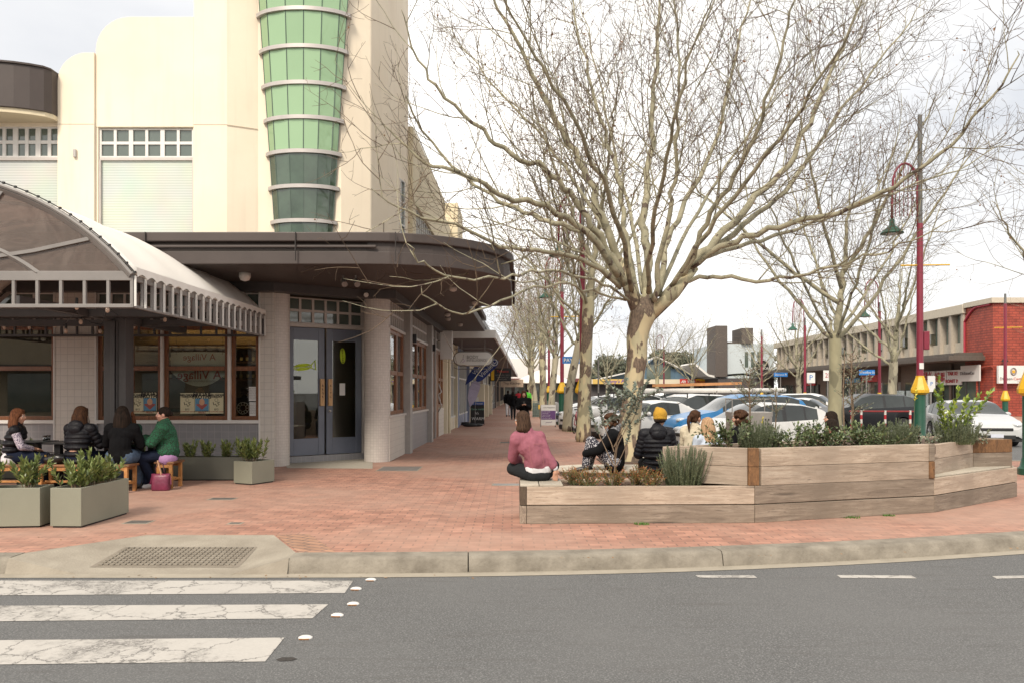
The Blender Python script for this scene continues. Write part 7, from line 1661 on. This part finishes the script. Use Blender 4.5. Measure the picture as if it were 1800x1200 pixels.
m.build('sign_frame', M_gfr, ov); text('BODY', ov, (c.x-.26, 31.24, c.z+.06), .17, M_gfr, align='LEFT'); text('INTELLIGENCE', ov, (c.x-.26, 31.24, c.z-.07), .12, M_gfr, align='LEFT'); MB().box((c.x-.26, 31.24, c.z-.005), (c.x+.6, 31.245, c.z+.002)).build('rule', M_gfr, ov)
MB().tube([(c.x-.38, 31.24, c.z+.16), (c.x-.40, 31.24, c.z), (c.x-.5, 31.24, c.z-.14)], .008, 5).build('logo', M_gfr, ov); MB().tube([(c.x-.40, 31.24, c.z), (c.x-.33, 31.24, c.z-.08), (c.x-.42, 31.24, c.z-.15)], .008, 5).build('logo', mat('violet_ink', (.3, .1, .35), .6), ov)
# mesh cage, pay machine, pay sign, bicycle
cg = thing('mesh_cage', 'grey green wire mesh cage with yellow notice beside the walkway trees', 'cage', (G_(951, 51), 51, 0)); b = Vector(cg.location)
m = MB(); w_, d_, h_ = .55, .45, 1.0
for i in range(9): x = b.x-w_+2*w_*i/8; m.box((x-.012, b.y-d_, .02), (x+.012, b.y-d_+.02, h_))
for i in range(9): z = .02+(h_-.04)*i/8; m.box((b.x-w_, b.y-d_-.005, z), (b.x+w_, b.y-d_+.018, z+.03)); m.box((b.x+w_-.02, b.y-d_, z), (b.x+w_+.001, b.y+d_, z+.03)); m.box((b.x-w_, b.y-d_, z), (b.x-w_+.02, b.y+d_, z+.03))
m.build('mesh', mat('cage_green', (.13, .17, .15), .6), cg); MB().box((b.x-w_+.03, b.y-d_+.03, .05), (b.x+w_-.03, b.y+d_, .9)).build('contents', mat('cage_in', (.10, .12, .11), .9, var=.4), cg); MB().box((b.x-.18, b.y-d_-.02, .5), (b.x+.18, b.y-d_-.008, .78)).build('notice', M_yel, cg)
pm = thing('parking_meter', 'grey parking ticket machine beside the green lamp base', 'parking meter', (G_(999, 37.8), 37.8, 0)); b = Vector(pm.location); MB().box((b.x-.2, b.y-.15, 0), (b.x+.2, b.y+.15, 1.85)).build('cabinet', mat('meter_grey', (.17, .18, .19), .5), pm, bevel=.02); MB().box((b.x-.12, b.y-.165, 1.0), (b.x+.0, b.y-.151, 1.5)).build('panel', mat('panel_blue', (.02, .06, .25), .4), pm)
ps = thing('pay_sign', 'blue PAY sign on a thin grey pole by the leaning tree', 'sign', (G_(1004, 34.5), 34.5, 0)); b = Vector(ps.location); m = MB(); m.cyl(b, b+Vector((0, 0, 3.1)), .035, n=8); m.cyl(b+Vector((1.2, .2, 0)), b+Vector((1.2, .2, 3.0)), .035, n=8); m.build('pole', M_gfr, ps)
MB().box((b.x-.38, b.y-.06, 2.82), (b.x+.85, b.y-.04, 3.12)).build('sign_plate', mat('sign_blue', (.02, .17, .50), .4), ps); text('PAY HERE', ps, (b.x-.33, b.y-.066, 2.96), .22, M_wpaper, align='LEFT', bold=.004)
bk = thing('bicycle', 'red framed bicycle leaning by the pale tree trunk', 'bicycle', (G_(1015, 31.2), 31.2, 0), 1.25)
for x in (-.52, .52):
    w_ = MB().tube([(x+.34*cos(a), 0, .35+.34*sin(a)) for a in [i/20*6.283 for i in range(20)]], .02, 6, closed=True).build('wheel', M_tyre, bk, world=False); m = MB()
    for a in range(9): m.cyl((x, 0, .35), (x+.33*cos(a*.7), 0, .35+.33*sin(a*.7)), .004, n=4)
    m.build('spokes', M_rim, bk, world=False)
m = MB(); A_, B2, C_, D_ = (-.52, 0, .35), (-.1, 0, .28), (-.22, 0, .85), (.38, 0, .88)
for p, q in ((A_, B2), (A_, (-.2, 0, .78)), (B2, C_), (B2, (.40, 0, .78)), ((-.2, 0, .80), (.38, 0, .85)), (D_, (.52, 0, .35))): m.cyl(p, q, .018, n=7)
m.build('frame', mat('bike_red', (.40, .03, .05), .3), bk, world=False); m = MB(); m.tube([(.36, -.24, 1.0), (.40, -.1, .98), (.38, 0, .95), (.40, .1, .98), (.36, .24, 1.0)], .015, 6); m.build('handlebar', M_black, bk, world=False); m = MB(); m.ell((-.25, 0, .92), (.14, .07, .03)); m.build('saddle', M_black, bk, world=False, smooth=True); m = MB(); m.lathe([(.1, -.01), (.1, .01)], (-.1, -.05, .28), 12, 'Y'); m.cyl((-.1, -.06, .28), (-.02, -.12, .14), .012); m.build('crank', M_black, bk, world=False)
# red and white barrier on the road island
ba = thing('barrier_rail', 'red and white banded posts with a red rail across the car park entry', 'barrier', (G_(1540, 31), 31, RZ)); b = Vector(ba.location); m = MB(); m2 = MB(); mr = MB()
for px in (1497, 1514, 1556, 1600): 
    x = G_(px, 31); z = RZ; bn_ = 6
    for k in range(bn_): (m if k % 2 else m2).cyl((x, 31, z+.17*k), (x, 31, z+.17*(k+1)), .045, n=8)
mr.cyl((G_(1493, 31), 31, .85), (G_(1612, 31), 31, .84), .03, n=8)
m.build('white_band', M_white, ba); m2.build('red_band', mat('band_red', (.42, .02, .03), .4), ba); mr.build('rail', mat('rail_red', (.25, .02, .02), .5), ba)
ki = MB(); ki.prism([(G_(1520, 30.5), 29.5), (G_(1590, 30.5), 29.5), (G_(1640, 31), 31.5), (G_(1490, 31), 32)], -.14, .0); ki.build('traffic_island', M_conc, None, bevel=.02)['kind'] = 'structure'
# white road line right
o = MB().prism([(14.5, 21.4), (30, 20.6), (30, 20.75), (14.5, 21.55)], -.138, -.136).build('road_line', M_paint); o['kind'] = 'structure'
lt = thing('litter_bin', 'grey bin at the foot of the trees by the walkway', 'bin', (G_(975, 44), 44, 0)); b = Vector(lt.location); MB().lathe([(.22, 0), (.25, .9), (.2, 1.0), (.05, 1.05)], b, 12).build('bin_body', M_gfr, lt, auto=40)
um = thing('market_umbrella', 'cream market umbrella at the far end of the walkway', 'umbrella', (G_(955, 92), 92, 0)); b = Vector(um.location); m = MB(); m.lathe([(3.6, 2.6), (3.5, 2.75), (.1, 4.3)], b, 8); m.build('canopy', M_fabric, um); MB().cyl(b, b+Vector((0, 0, 4.3)), .05).build('pole', M_gfr, um)
# =============================================================== SHOPS DOWN THE WALKWAY
def side_x(Y, off=0): return -2.81+.018*(Y-18.3)+off
def shop_row(label, Y0, Y1, wallm, col2, kind):
    t = thing('shopfront', label, 'shop', (side_x((Y0+Y1)/2), (Y0+Y1)/2, 0), 0, 'shopfronts along the walkway'); m = MB(); L_ = Y1-Y0
    sbox(m, Y0, Y0+.5, -.4, .10, 0, 3.65); sbox(m, Y1-.25, Y1, -.4, .08, 0, 3.65); sbox(m, Y0+.5, Y1-.25, -.4, -.02, 0, .5 if kind != 'door' else .05); sbox(m, Y0+.5, Y1-.25, -.4, -.01, 2.95, 3.65); m.build('wall', wallm, t)
    n = max(2, int(L_/1.1))
    for i in range(n):
        a = Y0+.5+(L_-.75)*i/n; b = Y0+.5+(L_-.75)*(i+1)/n; o = MB(); sbox(o, a, b, -.12, -.10, .5, 2.95); w_ = o.build('window', M_tglass, t); o = MB(); sbox(o, a, a+.07, -.12, .0, .05, 2.95); sbox(o, a, b, -.12, -.02, 2.2, 2.27); sbox(o, a, b, -.12, -.01, .5, .56); o.build('frame', col2, w_)
    return t
cr_p = mat('cream_paint', (.60, .53, .40), .6, var=.05); blu_p = mat('grey_blue_paint', (.20, .23, .33), .6, var=.1); gy_p = mat('grey_paint', (.33, .33, .33), .6, var=.1); pk_p = mat('tan_wall', (.36, .27, .21), .8, var=.1); dk_p = mat('dark_wall', (.07, .06, .06), .7, var=.2)
rows = [(30.5, 35.6, cr_p, M_white, 'cream pillared shopfront with louvred vents beside the cafe building'), (35.6, 43, blu_p, M_white, 'grey blue thrift shopfront behind the feather flags'), (43, 49.5, cr_p, gy_p, 'cream shopfront beyond the feather flags'), (49.5, 56, pk_p, M_gfr, 'tan shopfront under the black menu sign'),
        (56, 63, gy_p, M_white, 'grey shopfront in the middle of the row'), (63, 71, cr_p, M_dkfr, 'cream shopfront with dark frames further along'), (71, 80, dk_p, gy_p, 'dark shopfront near the end of the row'), (80, 92, pk_p, M_dkfr, 'far tan shopfront under the small hanging board'), (92, 112, cr_p, M_dkfr, 'last pale shopfront at the end of the walkway')]
for a, b, c, d, l in rows: shop_row(l, a, b, c, d, '')
ub = thing('shop_row_building', 'long low building over the walkway shops with white edged awning', 'building', (-3, 70, 0))
m = MB(); sbox(m, 30.6, 112, -8, -.42, 0, 5.2); sbox(m, 36, 60, -7, -.2, 4.25, 5.9); sbox(m, 60, 112, -8, .1, 4.25, 6.4); m.build('wall', mat('pale_wall', (.55, .53, .49), .8, var=.06), ub)
m = MB(); sbox(m, 30.9, 112, -.4, 1.92, 3.72, 3.80); m.build('awning_soffit', mat('awn_soff', (.13, .11, .11), .8), ub)
m = MB(); sbox(m, 30.85, 112, 1.88, 1.96, 3.66, 3.98); sbox(m, 30.78, 30.86, -.3, 1.96, 3.66, 3.98); m.build('awning_fascia', M_white, ub, bevel=.01)
m = MB(); sbox(m, 30.9, 112, -.4, 1.9, 3.86, 3.92); m.build('awning_top', M_steel, ub); m = MB(); sbox(m, 40, 112, .1, 1.0, 5.0, 5.25); sbox(m, 40, 112, -.2, .4, 5.9, 6.05); m.build('eaves', mat('eave_grey', (.30, .31, .32), .6), ub)
m = MB(); 
for a in range(44, 110, 5): sbox(m, a, a+2.4, -.1, .13, 4.7, 5.7)
m.build('upper_windows', M_tglass, ub); m = MB(); m.cyl((side_x(31.1, .0), 31.0, 3.74), (side_x(31.1, 1.8), 31.0, 3.74), .05); m.cyl((side_x(31, .15), 31.0, 0), (side_x(31, .15), 31.0, 3.7), .05); m.build('downpipe', cr_p, ub)
m = MB()
for i in range(7): sbox(m, 31.6, 32.6, -.02, .05, 2.98+i*.08, 3.02+i*.08)
m.build('louvre', M_white, ub)
for Y in (45.5, 50.5, 55.8): 
    t = thing('shop_stand', 'tall pale cupboard standing outside the shops, %s' % {45.5: 'nearest, with pink scribble', 50.5: 'middle one, covered with notices', 55.8: 'furthest of the three'}[Y], 'cupboard', (side_x(Y, .55), Y, 0), 0, 'tall cupboards outside the shops'); x = side_x(Y, .5)
    MB().box((x-.45, Y-.25, .02), (x+.25, Y+.25, 2.05)).build('cabinet', cr_p, t, bevel=.02); 
    for q in range(3): MB().box((x-.38, Y-.262, .5+q*.45), (x-.08, Y-.251, .85+q*.45)).build('notice', M_wpaper if q % 2 else M_paper, t)
ms_ = thing('menu_sign', 'black hanging sign with red lettering and yellow strip under the walkway awning', 'sign', (G_(882, 47), 47, 2.8)); c = P(880, 658, 47); MB().box((c.x-.62, 46.95, c.z-.38), (c.x+.62, 47.05, c.z+.38)).build('sign_case', M_black, ms_); MB().box((c.x-.56, 46.94, c.z-.32), (c.x-.38, 46.945, c.z+.32)).build('strip', M_yel, ms_); text('Tobacco', ms_, (c.x+.12, 46.93, c.z+.2), .2, mat('sign_red', (.5, .03, .02), .5))
for i in range(3): text('OPEN LATE 7 DAYS'[:16-i*3], ms_, (c.x+.12, 46.93, c.z-.02-.13*i), .1, M_gfr)
m = MB(); m.cyl((c.x-.4, 47, c.z+.38), (c.x-.4, 47, 3.72), .015, n=5); m.cyl((c.x+.4, 47, c.z+.38), (c.x+.4, 47, 3.72), .015, n=5); m.build('hanger', M_gfr, ms_)
s3 = thing('small_hanging_sign', 'small tan hanging board beyond the black menu sign', 'sign', (G_(901, 60), 60, 2.6)); c = P(900, 673, 60); MB().box((c.x-.85, 59.95, c.z-.28), (c.x+.85, 60.05, c.z+.3)).build('sign_board', mat('tan_sign', (.40, .30, .22), .6), s3); text('Thai Kitchen', s3, (c.x, 59.94, c.z), .26, M_ink); MB().cyl((c.x, 60, c.z+.3), (c.x, 60, 3.75), .015).build('hanger', M_gfr, s3)
# cross building closing the walkway
cb = thing('end_building', 'low white building closing the far end of the walkway', 'building', (3, 122, 0)); MB().box((-9, 120, 3.2), (11.5, 128, 6.6)).build('upper_wall', M_white, cb); MB().box((-9, 120.5, 0), (11.5, 128, 3.2)).build('shop_wall', dk_p, cb); m = MB(); m.box((-9, 117.5, 3.1), (11.5, 120.5, 3.6)); m.build('awning', mat('wine_fascia', (.13, .03, .03), .6), cb)
m = MB()
for i in range(9): m.box((-8+i*2.1, 120.4, .4), (-6.4+i*2.1, 120.49, 2.8))
m.build('window', M_tglass, cb); MB().box((4.0, 119.6, 4.6), (5.2, 120, 5.6)).build('air_conditioner', M_gfr, cb)
# =============================================================== MARKET HALL (blue gables) AND FAR BUILDINGS
mh = thing('market_hall', 'low market hall with blue gables, yellow and red fascia signs', 'building', (14, 108, 0)); M_bl = mat('blue_cladding', (.07, .125, .18), .6, var=.12, scale=1)
YB = 108
def fr(px): return G_(px, YB)
def zz(py): return EYE+(688-py)/1400*YB
m = MB(); m.box((fr(1036), YB, 0), (fr(1262), YB+14, zz(668))); m.build('shop_wall', dk_p, mh)
m = MB(); m.box((fr(1036), YB-1.2, zz(674)), (fr(1262), YB+.5, zz(666))); m.build('fascia', cr_p, mh)
def gable_b(x0, x1, xp, z0, zp, y0, y1, mt, nm, flat=None):
    m = MB(); pts = [(fr(x0), zz(z0)), (fr(x1), zz(z0))]+([(fr(x1), zz(flat))] if flat else [])+[(fr(xp), zz(zp))]; k = len(pts); m.add([(x, y0, z) for x, z in pts]+[(x, y1, z) for x, z in pts], [tuple(range(k)), tuple(range(k, 2*k))[::-1]]+[(i, k+i, k+(i+1) % k, (i+1) % k) for i in range(k)]); return m.build(nm, mt, mh)
gable_b(1045, 1120, 1119, 666, 651, YB-.3, YB+12, M_bl, 'gable'); gable_b(1105, 1210, 1152, 666, 628, YB-.2, YB+12, M_bl, 'gable'); gable_b(1185, 1255, 1187, 666, 648, YB-.35, YB+12, M_bl, 'gable')
m = MB(); m.box((fr(1136), YB-.3, zz(665)), (fr(1178), YB-.25, zz(640))); m.build('glazing', M_tglass, mh)
def roofl(px): 
    m = MB()
    for (a, b), (c, d) in zip(px, px[1:]): m.beam((fr(a), YB-.5, zz(b)), (fr(c), YB-.5, zz(d)), 1.2, .16)
    return m.build('roof_edge', M_white, mh)
roofl([(1045, 667), (1120, 650)]); roofl([(1105, 646), (1152, 627), (1212, 656)])
M_ys = mat('sign_yellow', (.55, .37, .10), .6, var=.05); M_rs = mat('sign_red_panel', (.45, .03, .03), .6); M_os = mat('sign_orange', (.68, .36, .02), .6); M_vi = mat('sign_violet', (.10, .04, .28), .6)
def fsign(x0, x1, y0, y1, mt, s_, tm, size, Y=YB-1.25): 
    o = MB().box((G_(x0, Y), Y-.06, EYE+(688-y1)/1400*Y), (G_(x1, Y), Y, EYE+(688-y0)/1400*Y)).build('sign_panel', mt, mh); text(s_, o, (G_((x0+x1)/2, Y), Y-.08, EYE+(688-(y0+y1)/2)/1400*Y), size, tm, shear=.3, bold=.01, world=True); return o
fsign(1042, 1130, 665.5, 674, M_ys, "Jimmy's Place", M_vi, .66); fsign(1195, 1223, 665, 675, M_rs, 'Ah Wah', M_wpaper, .55); fsign(1223, 1251, 665, 675, M_os, 'Mama Pho', M_rs, .5)
# swooping white roof
sr = thing('swoop_roof', 'white curved roof sweeping down to a long flat canopy below the brown towers', 'canopy', (24, 104, 0)); m = MB(); px = [(1208, 640), (1220, 650), (1232, 660), (1246, 663), (1262, 660), (1290, 658), (1318, 662)]
for (a, b), (c, d) in zip(px, px[1:]): m.beam((G_(a, 104), 104, EYE+(688-b)/1400*104), (G_(c, 104), 104, EYE+(688-d)/1400*104), 8, .25)
m.build('roof_sheet', M_white, sr); m = MB()
for q in (1250, 1280, 1312): m.cyl((G_(q, 104), 103, -.1), (G_(q, 104), 103, EYE+25/1400*104), .15, n=8)
m.build('column', M_gfr, sr)
# white building with brown towers
wb = thing('white_tower_building', 'pale blue white block with two brown square towers and round black sign', 'building', (31, 100, 0)); YW = 100; fx_ = lambda p: G_(p, YW); fz = lambda p: EYE+(688-p)/1400*YW
m = MB(); m.box((fx_(1259), YW, fz(664)), (fx_(1360), YW+12, fz(604))); m.build('wall', mat('pale_blue_wall', (.46, .51, .53), .8, var=.06), wb)
M_bt = mat('brown_tower', (.085, .07, .062), .8, var=.15)
for a, b, c in ((1256, 1277, 573), (1302, 1322, 577)): MB().box((fx_(a), YW-.5, fz(662) if a < 1300 else fz(604)), (fx_(b), YW+4, fz(c))).build('tower', M_bt, wb, bevel=.05)
MB().box((fx_(1277), YW+1, fz(606)), (fx_(1302), YW+3, fz(600))).build('link_wall', M_bt, wb); m = MB(); m.box((fx_(1262), YW-.2, 0), (fx_(1360), YW+8, fz(664))); m.build('ground_floor', dk_p, wb)
m = MB()
for q in (1309, 1320, 1331): m.box((fx_(q), YW-.05, fz(645)), (fx_(q+6), YW-.01, fz(618)))
m.build('window', M_tglass, wb); m = MB(); c = P(1339, 645, YW-1); m.lathe([(1.0, -.1), (1.02, 0), (1.0, .1)], c, 24, 'Y'); o = m.build('round_sign', M_black, wb)
MB().tube([(c.x+.92*cos(a), c.y-.12, c.z+.92*sin(a)) for a in [i/24*6.283 for i in range(24)]], .04, 5, closed=True).build('sign_ring', M_wpaper, o); text('THE', o, (c.x, c.y-.14, c.z+.25), .4, M_wpaper); text('DUXTON', o, (c.x, c.y-.14, c.z-.15), .42, M_wpaper)
# =============================================================== RIGHT HAND TWO STOREY SHOPS
rb = thing('shop_block', 'long two storey shop block with vertical window fins, brown awning and red brick end', 'building', (34, 70, 0))
fx0 = lambda Y: 31.3+.035*(Y-49)
def rbx(m, Y0, Y1, o0, o1, z0, z1): m.prism([(fx0(Y0)+o0, Y0), (fx0(Y0)+o1, Y0), (fx0(Y1)+o1, Y1), (fx0(Y1)+o0, Y1)], z0, z1)
M_spn = mat('cream_spandrel', (.47, .42, .34), .8, var=.08); M_fin = mat('fin_render', (.38, .33, .27), .8, var=.1); M_fasb = mat('awning_bronze', (.085, .068, .055), .6, var=.15); M_rbk = brickmat('red_painted_brick', (.34, .062, .034), (.28, .048, .028), (.20, .035, .022), .46, .17, ms=.08, plane='UZ', rough=.6); M_shopw = mat('brown_shop_wall', (.15, .115, .09), .8, var=.12)
RE = 8.0
m = MB(); rbx(m, 55.5, 100, .5, 12, 4.1, 7.1); m.build('core', M_dark, rb)
m = MB(); rbx(m, 55.3, 100, -.25, 12.2, 7.0, RE-.35); m.build('roof_band', M_spn, rb, bevel=.03); 
for Y0 in (57,):
    sp_, gl_, fi = MB(), MB(), MB(); Y = 55.4; i = 0
    while Y < 99:
        rbx(sp_, Y, min(100, Y+1.6), .1, .5, 4.1, 5.05); rbx(gl_, Y+.1, Y+1.45, .25, .3, 5.05, 7.0); rbx(fi, Y, Y+.28, -.15, .5, 4.1, 7.0); rbx(fi, Y+.80, Y+.88, .1, .4, 5.05, 7.0); Y += 1.6; i += 1
    sp_.build('spandrel', M_spn, rb); gl_.build('upper_windows', M_tglass, rb)['kind'] = 'stuff'; fi.build('fins', M_fin, rb)['kind'] = 'stuff'
m = MB()
for i in range(9): rbx(m, 60+i*4.3, 60.7+i*4.3, -.12, .22, 5.2, 5.9)
m.build('open_sash', M_glass, rb)
m = MB(); m.prism([(fx0(52), 52), (60, 52), (60, 66), (fx0(55.4), 55.4)], 0, 7.35); m.build('red_end_wall', M_rbk, rb)
m = MB(); m.prism([(fx0(52)-.2, 51.8), (60, 51.8), (60, 66), (fx0(55.3)-.2, 55.28)], 7.36, RE-.30); m.build('end_parapet', M_spn, rb)
m = MB(); rbx(m, 53, 100, -2.3, .4, 3.70, 3.82); rbx(m, 53, 100, -2.42, -2.2, 3.68, 3.98); rbx(m, 52.9, 53.1, -2.42, .4, 3.68, 3.98); rbx(m, 53.1, 100, -2.0, .3, 3.98, 4.1); rbx(m, 53.2, 100, -1.6, .3, 4.1, 4.22); m.build('awning', M_fasb, rb, bevel=.02)
m = MB(); rbx(m, 55.5, 100, .3, .8, 0, 3.7); m.build('shop_wall', M_shopw, rb)
m = MB(); pts = [(fx0(55.4)-.05, 55.4, 4.1), (fx0(55.4)-.05, 55.4, 6.4)]+[(fx0(55.4-t)-.05, 55.4-t, 6.4+.9*sin(t/1.6*pi/2)) for t in (.4, .8, 1.2, 1.6)]+[(fx0(52)-.05, 52.2, 7.3)]; m.tube(pts, .09, 6); m.build('red_hoop', mat('hoop_red', (.32, .02, .04), .5), rb)
m = MB(); m.tube([(fx0(52)-.1, 53.6, 0), (fx0(52)-.1, 53.6, 3.0), (fx0(52)-.1, 53.5, 3.2), (fx0(52)-.1, 51.9, 3.25)], .07, 8); m.build('red_pipe', M_rbk, rb)
# shopfront pieces under the awning (each its own part)
def rshop(Y0, Y1, mt, z0, z1, name, off=.2): m = MB(); rbx(m, Y0, Y1, off, .35, z0, z1); return m.build(name, mt, rb)
for Y0, Y1, k in ((53.6, 56.6, 0), (57.2, 65, 1), (66, 71, 2), (72, 78, 3), (79.5, 83, 4), (85, 92, 5), (93.5, 98, 6)):
    n = max(2, int((Y1-Y0)/1.3)); 
    for i in range(n): o = rshop(Y0+(Y1-Y0)*i/n+.04, Y0+(Y1-Y0)*(i+1)/n-.04, M_tglass, .15, 2.35, 'shop_window', -.06 if k == 0 else .22); m = MB(); rbx(m, Y0+(Y1-Y0)*i/n-.05, Y0+(Y1-Y0)*i/n+.05, -.10 if k == 0 else .12, .36, 0, 2.4); m.build('frame', (M_dkfr, M_dkfr, M_white, M_white, M_dkfr, M_dkfr, M_gfr)[k], o)
ang_r = -(pi/2-.035)
def rsign(Y0, Y1, z0, z1, mt, lines, tm, off=.1, label=None, size=None):
    m = MB(); rbx(m, Y0, Y1, off, off+.08, z0, z1); o = m.build('sign_panel', mt, rb, label=label); n = len(lines)
    for i, s_ in enumerate(lines): text(s_, o, (fx0((Y0+Y1)/2)+off-.03, (Y0+Y1)/2, z1-(z1-z0)*(i+.5)/n), size or (z1-z0)/n*.85, tm, (pi/2, 0, ang_r), .01, sx=1.15, bold=.01)
    return o
M_rt = mat('red_lettering', (.38, .035, .045), .6)
rsign(59.25, 61.3, 2.1, 3.15, M_wpaper, ['得記'], M_rt, off=-.2, size=.9); rsign(57.6, 59.15, 2.1, 3.15, M_wpaper, ['燒臘'], M_rt, off=-.2, size=.72); rsign(55.55, 57.5, 2.1, 3.15, M_wpaper, ['TAK KEE', 'ROAST INN'], M_rt, off=-.2, size=.33)
c = P(1713, 650, 52.5)
rsign(53.05, 55.45, 2.33, 3.4, M_wpaper, ['DicksonCentral'], M_gfr, off=-.3, size=.29)
rsign(70, 73.5, 2.5, 3.1, M_rs, ['JACKSON'], M_wpaper); rsign(74, 77.5, 2.45, 2.9, mat('sky_sign', (.1, .3, .5), .5), ['CHEMIST'], M_wpaper); rsign(86, 89, 2.3, 2.8, M_rs, ['BAR'], M_wpaper); rsign(79, 82.5, 2.4, 3.3, M_black, ['CAFE'], M_yel)
m = MB(); x0 = 33.0; m.box((31.5, 51.55, 2.15), (33.4, 51.75, 3.3)); ds = m.build('sign_panel', M_wpaper, rb)
text('Dickson', ds, (31.56, 51.53, 2.45), .25, M_gfr, align='LEFT', ext=.01); text('Central', ds, (32.44, 51.53, 2.45), .25, mat('salmon_ink', (.55, .22, .17), .6), align='LEFT', ext=.01); text('at the heart', ds, (32.7, 51.53, 2.27), .09, M_gfr, align='LEFT')
MB().tube([(32.45+.17*cos(a), 51.53, 2.92+.22*sin(a)) for a in [i/16*6.283 for i in range(16)]], .04, 6, closed=True).build('emblem', M_gfr, ds); MB().box((32.37, 51.5, 2.82), (32.53, 51.54, 3.0)).build('emblem', M_os, ds)
text('4', rb, (32.0, 51.7, 3.62), .8, M_ink, ext=.03, bold=.02)
for i in range(3): m = MB(); rbx(m, 60.3+i*2.0, 61.9+i*2.0, -.2, -.1, .2, 1.7); o = m.build('window_poster', mat('poster_mix', (.50, .62, .62), .6, var=.25, scale=1.6), rb)
m = MB(); rbx(m, 57.5, 57.8, .1, .2, .2, 3.6); rbx(m, 66, 67, .05, .3, 0, 3.7); build_split(m, 'pier', M_shopw, rb)
pv2 = MB(); pv2.prism([(26.0, 44), (60, 42), (60, 52), (34, 100), (28.3, 100)], -.14, .0); pv2.build('pavement', M_pave, None)['kind'] = 'structure'
m = MB(); rbx(m, 52.3, 58, -.0, .05, .0, .0) if False else None
wr_ = thing('handrail', 'dark red handrail in front of the red brick wall', 'handrail', (36, 47, 0)); m = MB(); m.cyl((33.0, 48, .95), (44, 48, .95), .035); m.cyl((33, 48, .5), (44, 48, .5), .03)
for i in range(6): m.cyl((33+i*2.2, 48, 0), (33+i*2.2, 48, .95), .035)
m.build('rail', mat('rail_red2', (.25, .03, .03), .5), wr_)
def small_sign(label, px, Y, z0, z1, w_, mt, s_, tm, sz):
    t = thing('street_sign', label, 'sign', (G_(px, Y), Y, RZ), 0, 'small signs in the car park'); x = G_(px, Y); MB().cyl((x, Y, RZ), (x, Y, z1), .035, n=8).build('pole', M_gfr, t); MB().box((x-w_/2, Y-.06, z0), (x+w_/2, Y-.04, z1)).build('sign_plate', mt, t); text(s_, t, (x, Y-.065, (z0+z1)/2), sz, tm); return t
M_sb = MATS['sign_blue']
small_sign('blue street name plate left of the lamp before the brown shop', 1372, 58, 2.7, 3.0, 1.0, M_sb, 'Dickson Pl', M_wpaper, .2)
small_sign('white and blue parking sign right of the lamp before the brown shop', 1425, 54, 2.2, 2.9, .55, M_wpaper, 'P', M_sb, .5)
small_sign('white parking sign with red lettering left of the yellowish trunk', 1455, 50, 2.3, 2.95, .6, M_wpaper, '2P', M_rt, .4)
small_sign('blue street name plate above the black cars', 1523, 38, 2.4, 2.65, .75, M_sb, 'Woolley St', M_wpaper, .16)
small_sign('small parking sign beside the tall street lamp', 1636, 30, 1.6, 2.2, .28, M_wpaper, 'P', M_sb, .2)
# building across the street, seen only as reflections in the cafe glass
ob = thing('opposite_building', 'tan shop building across the street, seen as reflections in the cafe windows', 'building', (-8, -22, 0)); MB().box((-34, -26, 0), (-2, -18, 6.2)).build('wall', mat('tan_render', (.30, .24, .17), .8, var=.1, scale=.6), ob); m = MB(); m.box((-34, -18.4, 2.9), (-2, -15.5, 3.3)); m.build('awning', dk_p, ob)
m = MB()
for i in range(7): m.box((-33+i*4.4, -18.02, .3), (-30.2+i*4.4, -17.95, 2.8))
m.build('window', M_tglass, ob)
c = car('white car across the street, seen in the window reflection', 'hatch', 'white', (-12, -9.5, RZ), 0, 'cars on the road'); c = car('silver car across the street seen in the cafe glass', 'suv', 'silver', (-6.5, -10.2, RZ), pi, 'cars on the road')
c = copy_tree(A4); c.location = (-7, -14, 0); c['label'] = 'bare street tree behind the camera, seen in the cafe window reflections'; c = copy_tree(A3); c.location = (-14, -14, 0); c['label'] = 'second bare tree across the street, seen in the window reflections'

ob2 = thing('opposite_building', 'brown shop building across the street to the right, seen in the glass door', 'building', (34, -20, 0)); MB().box((14, -26, 0), (58, -17, 6.6)).build('wall', mat('brick_brown', (.17, .11, .08), .8, var=.15, scale=.6), ob2); m = MB(); m.box((14, -17.4, 2.9), (58, -14.5, 3.3)); m.build('awning', dk_p, ob2)
m = MB()
for i in range(9): m.box((15+i*4.6, -16.99, .3), (18.4+i*4.6, -16.95, 2.8)); m.box((15+i*4.6, -16.99, 4.0), (18.4+i*4.6, -16.95, 5.6))
build_split(m, 'window', M_tglass, ob2)
c = copy_tree(A3); c.location = (14, -10.5, 0); c.rotation_euler = (0, 0, 1); c['label'] = 'bare tree across the street to the right, seen in the glass door'
c = copy_tree(A4); c.location = (22, -11, 0); c['label'] = 'further bare tree across the street to the right, seen in the glass door'
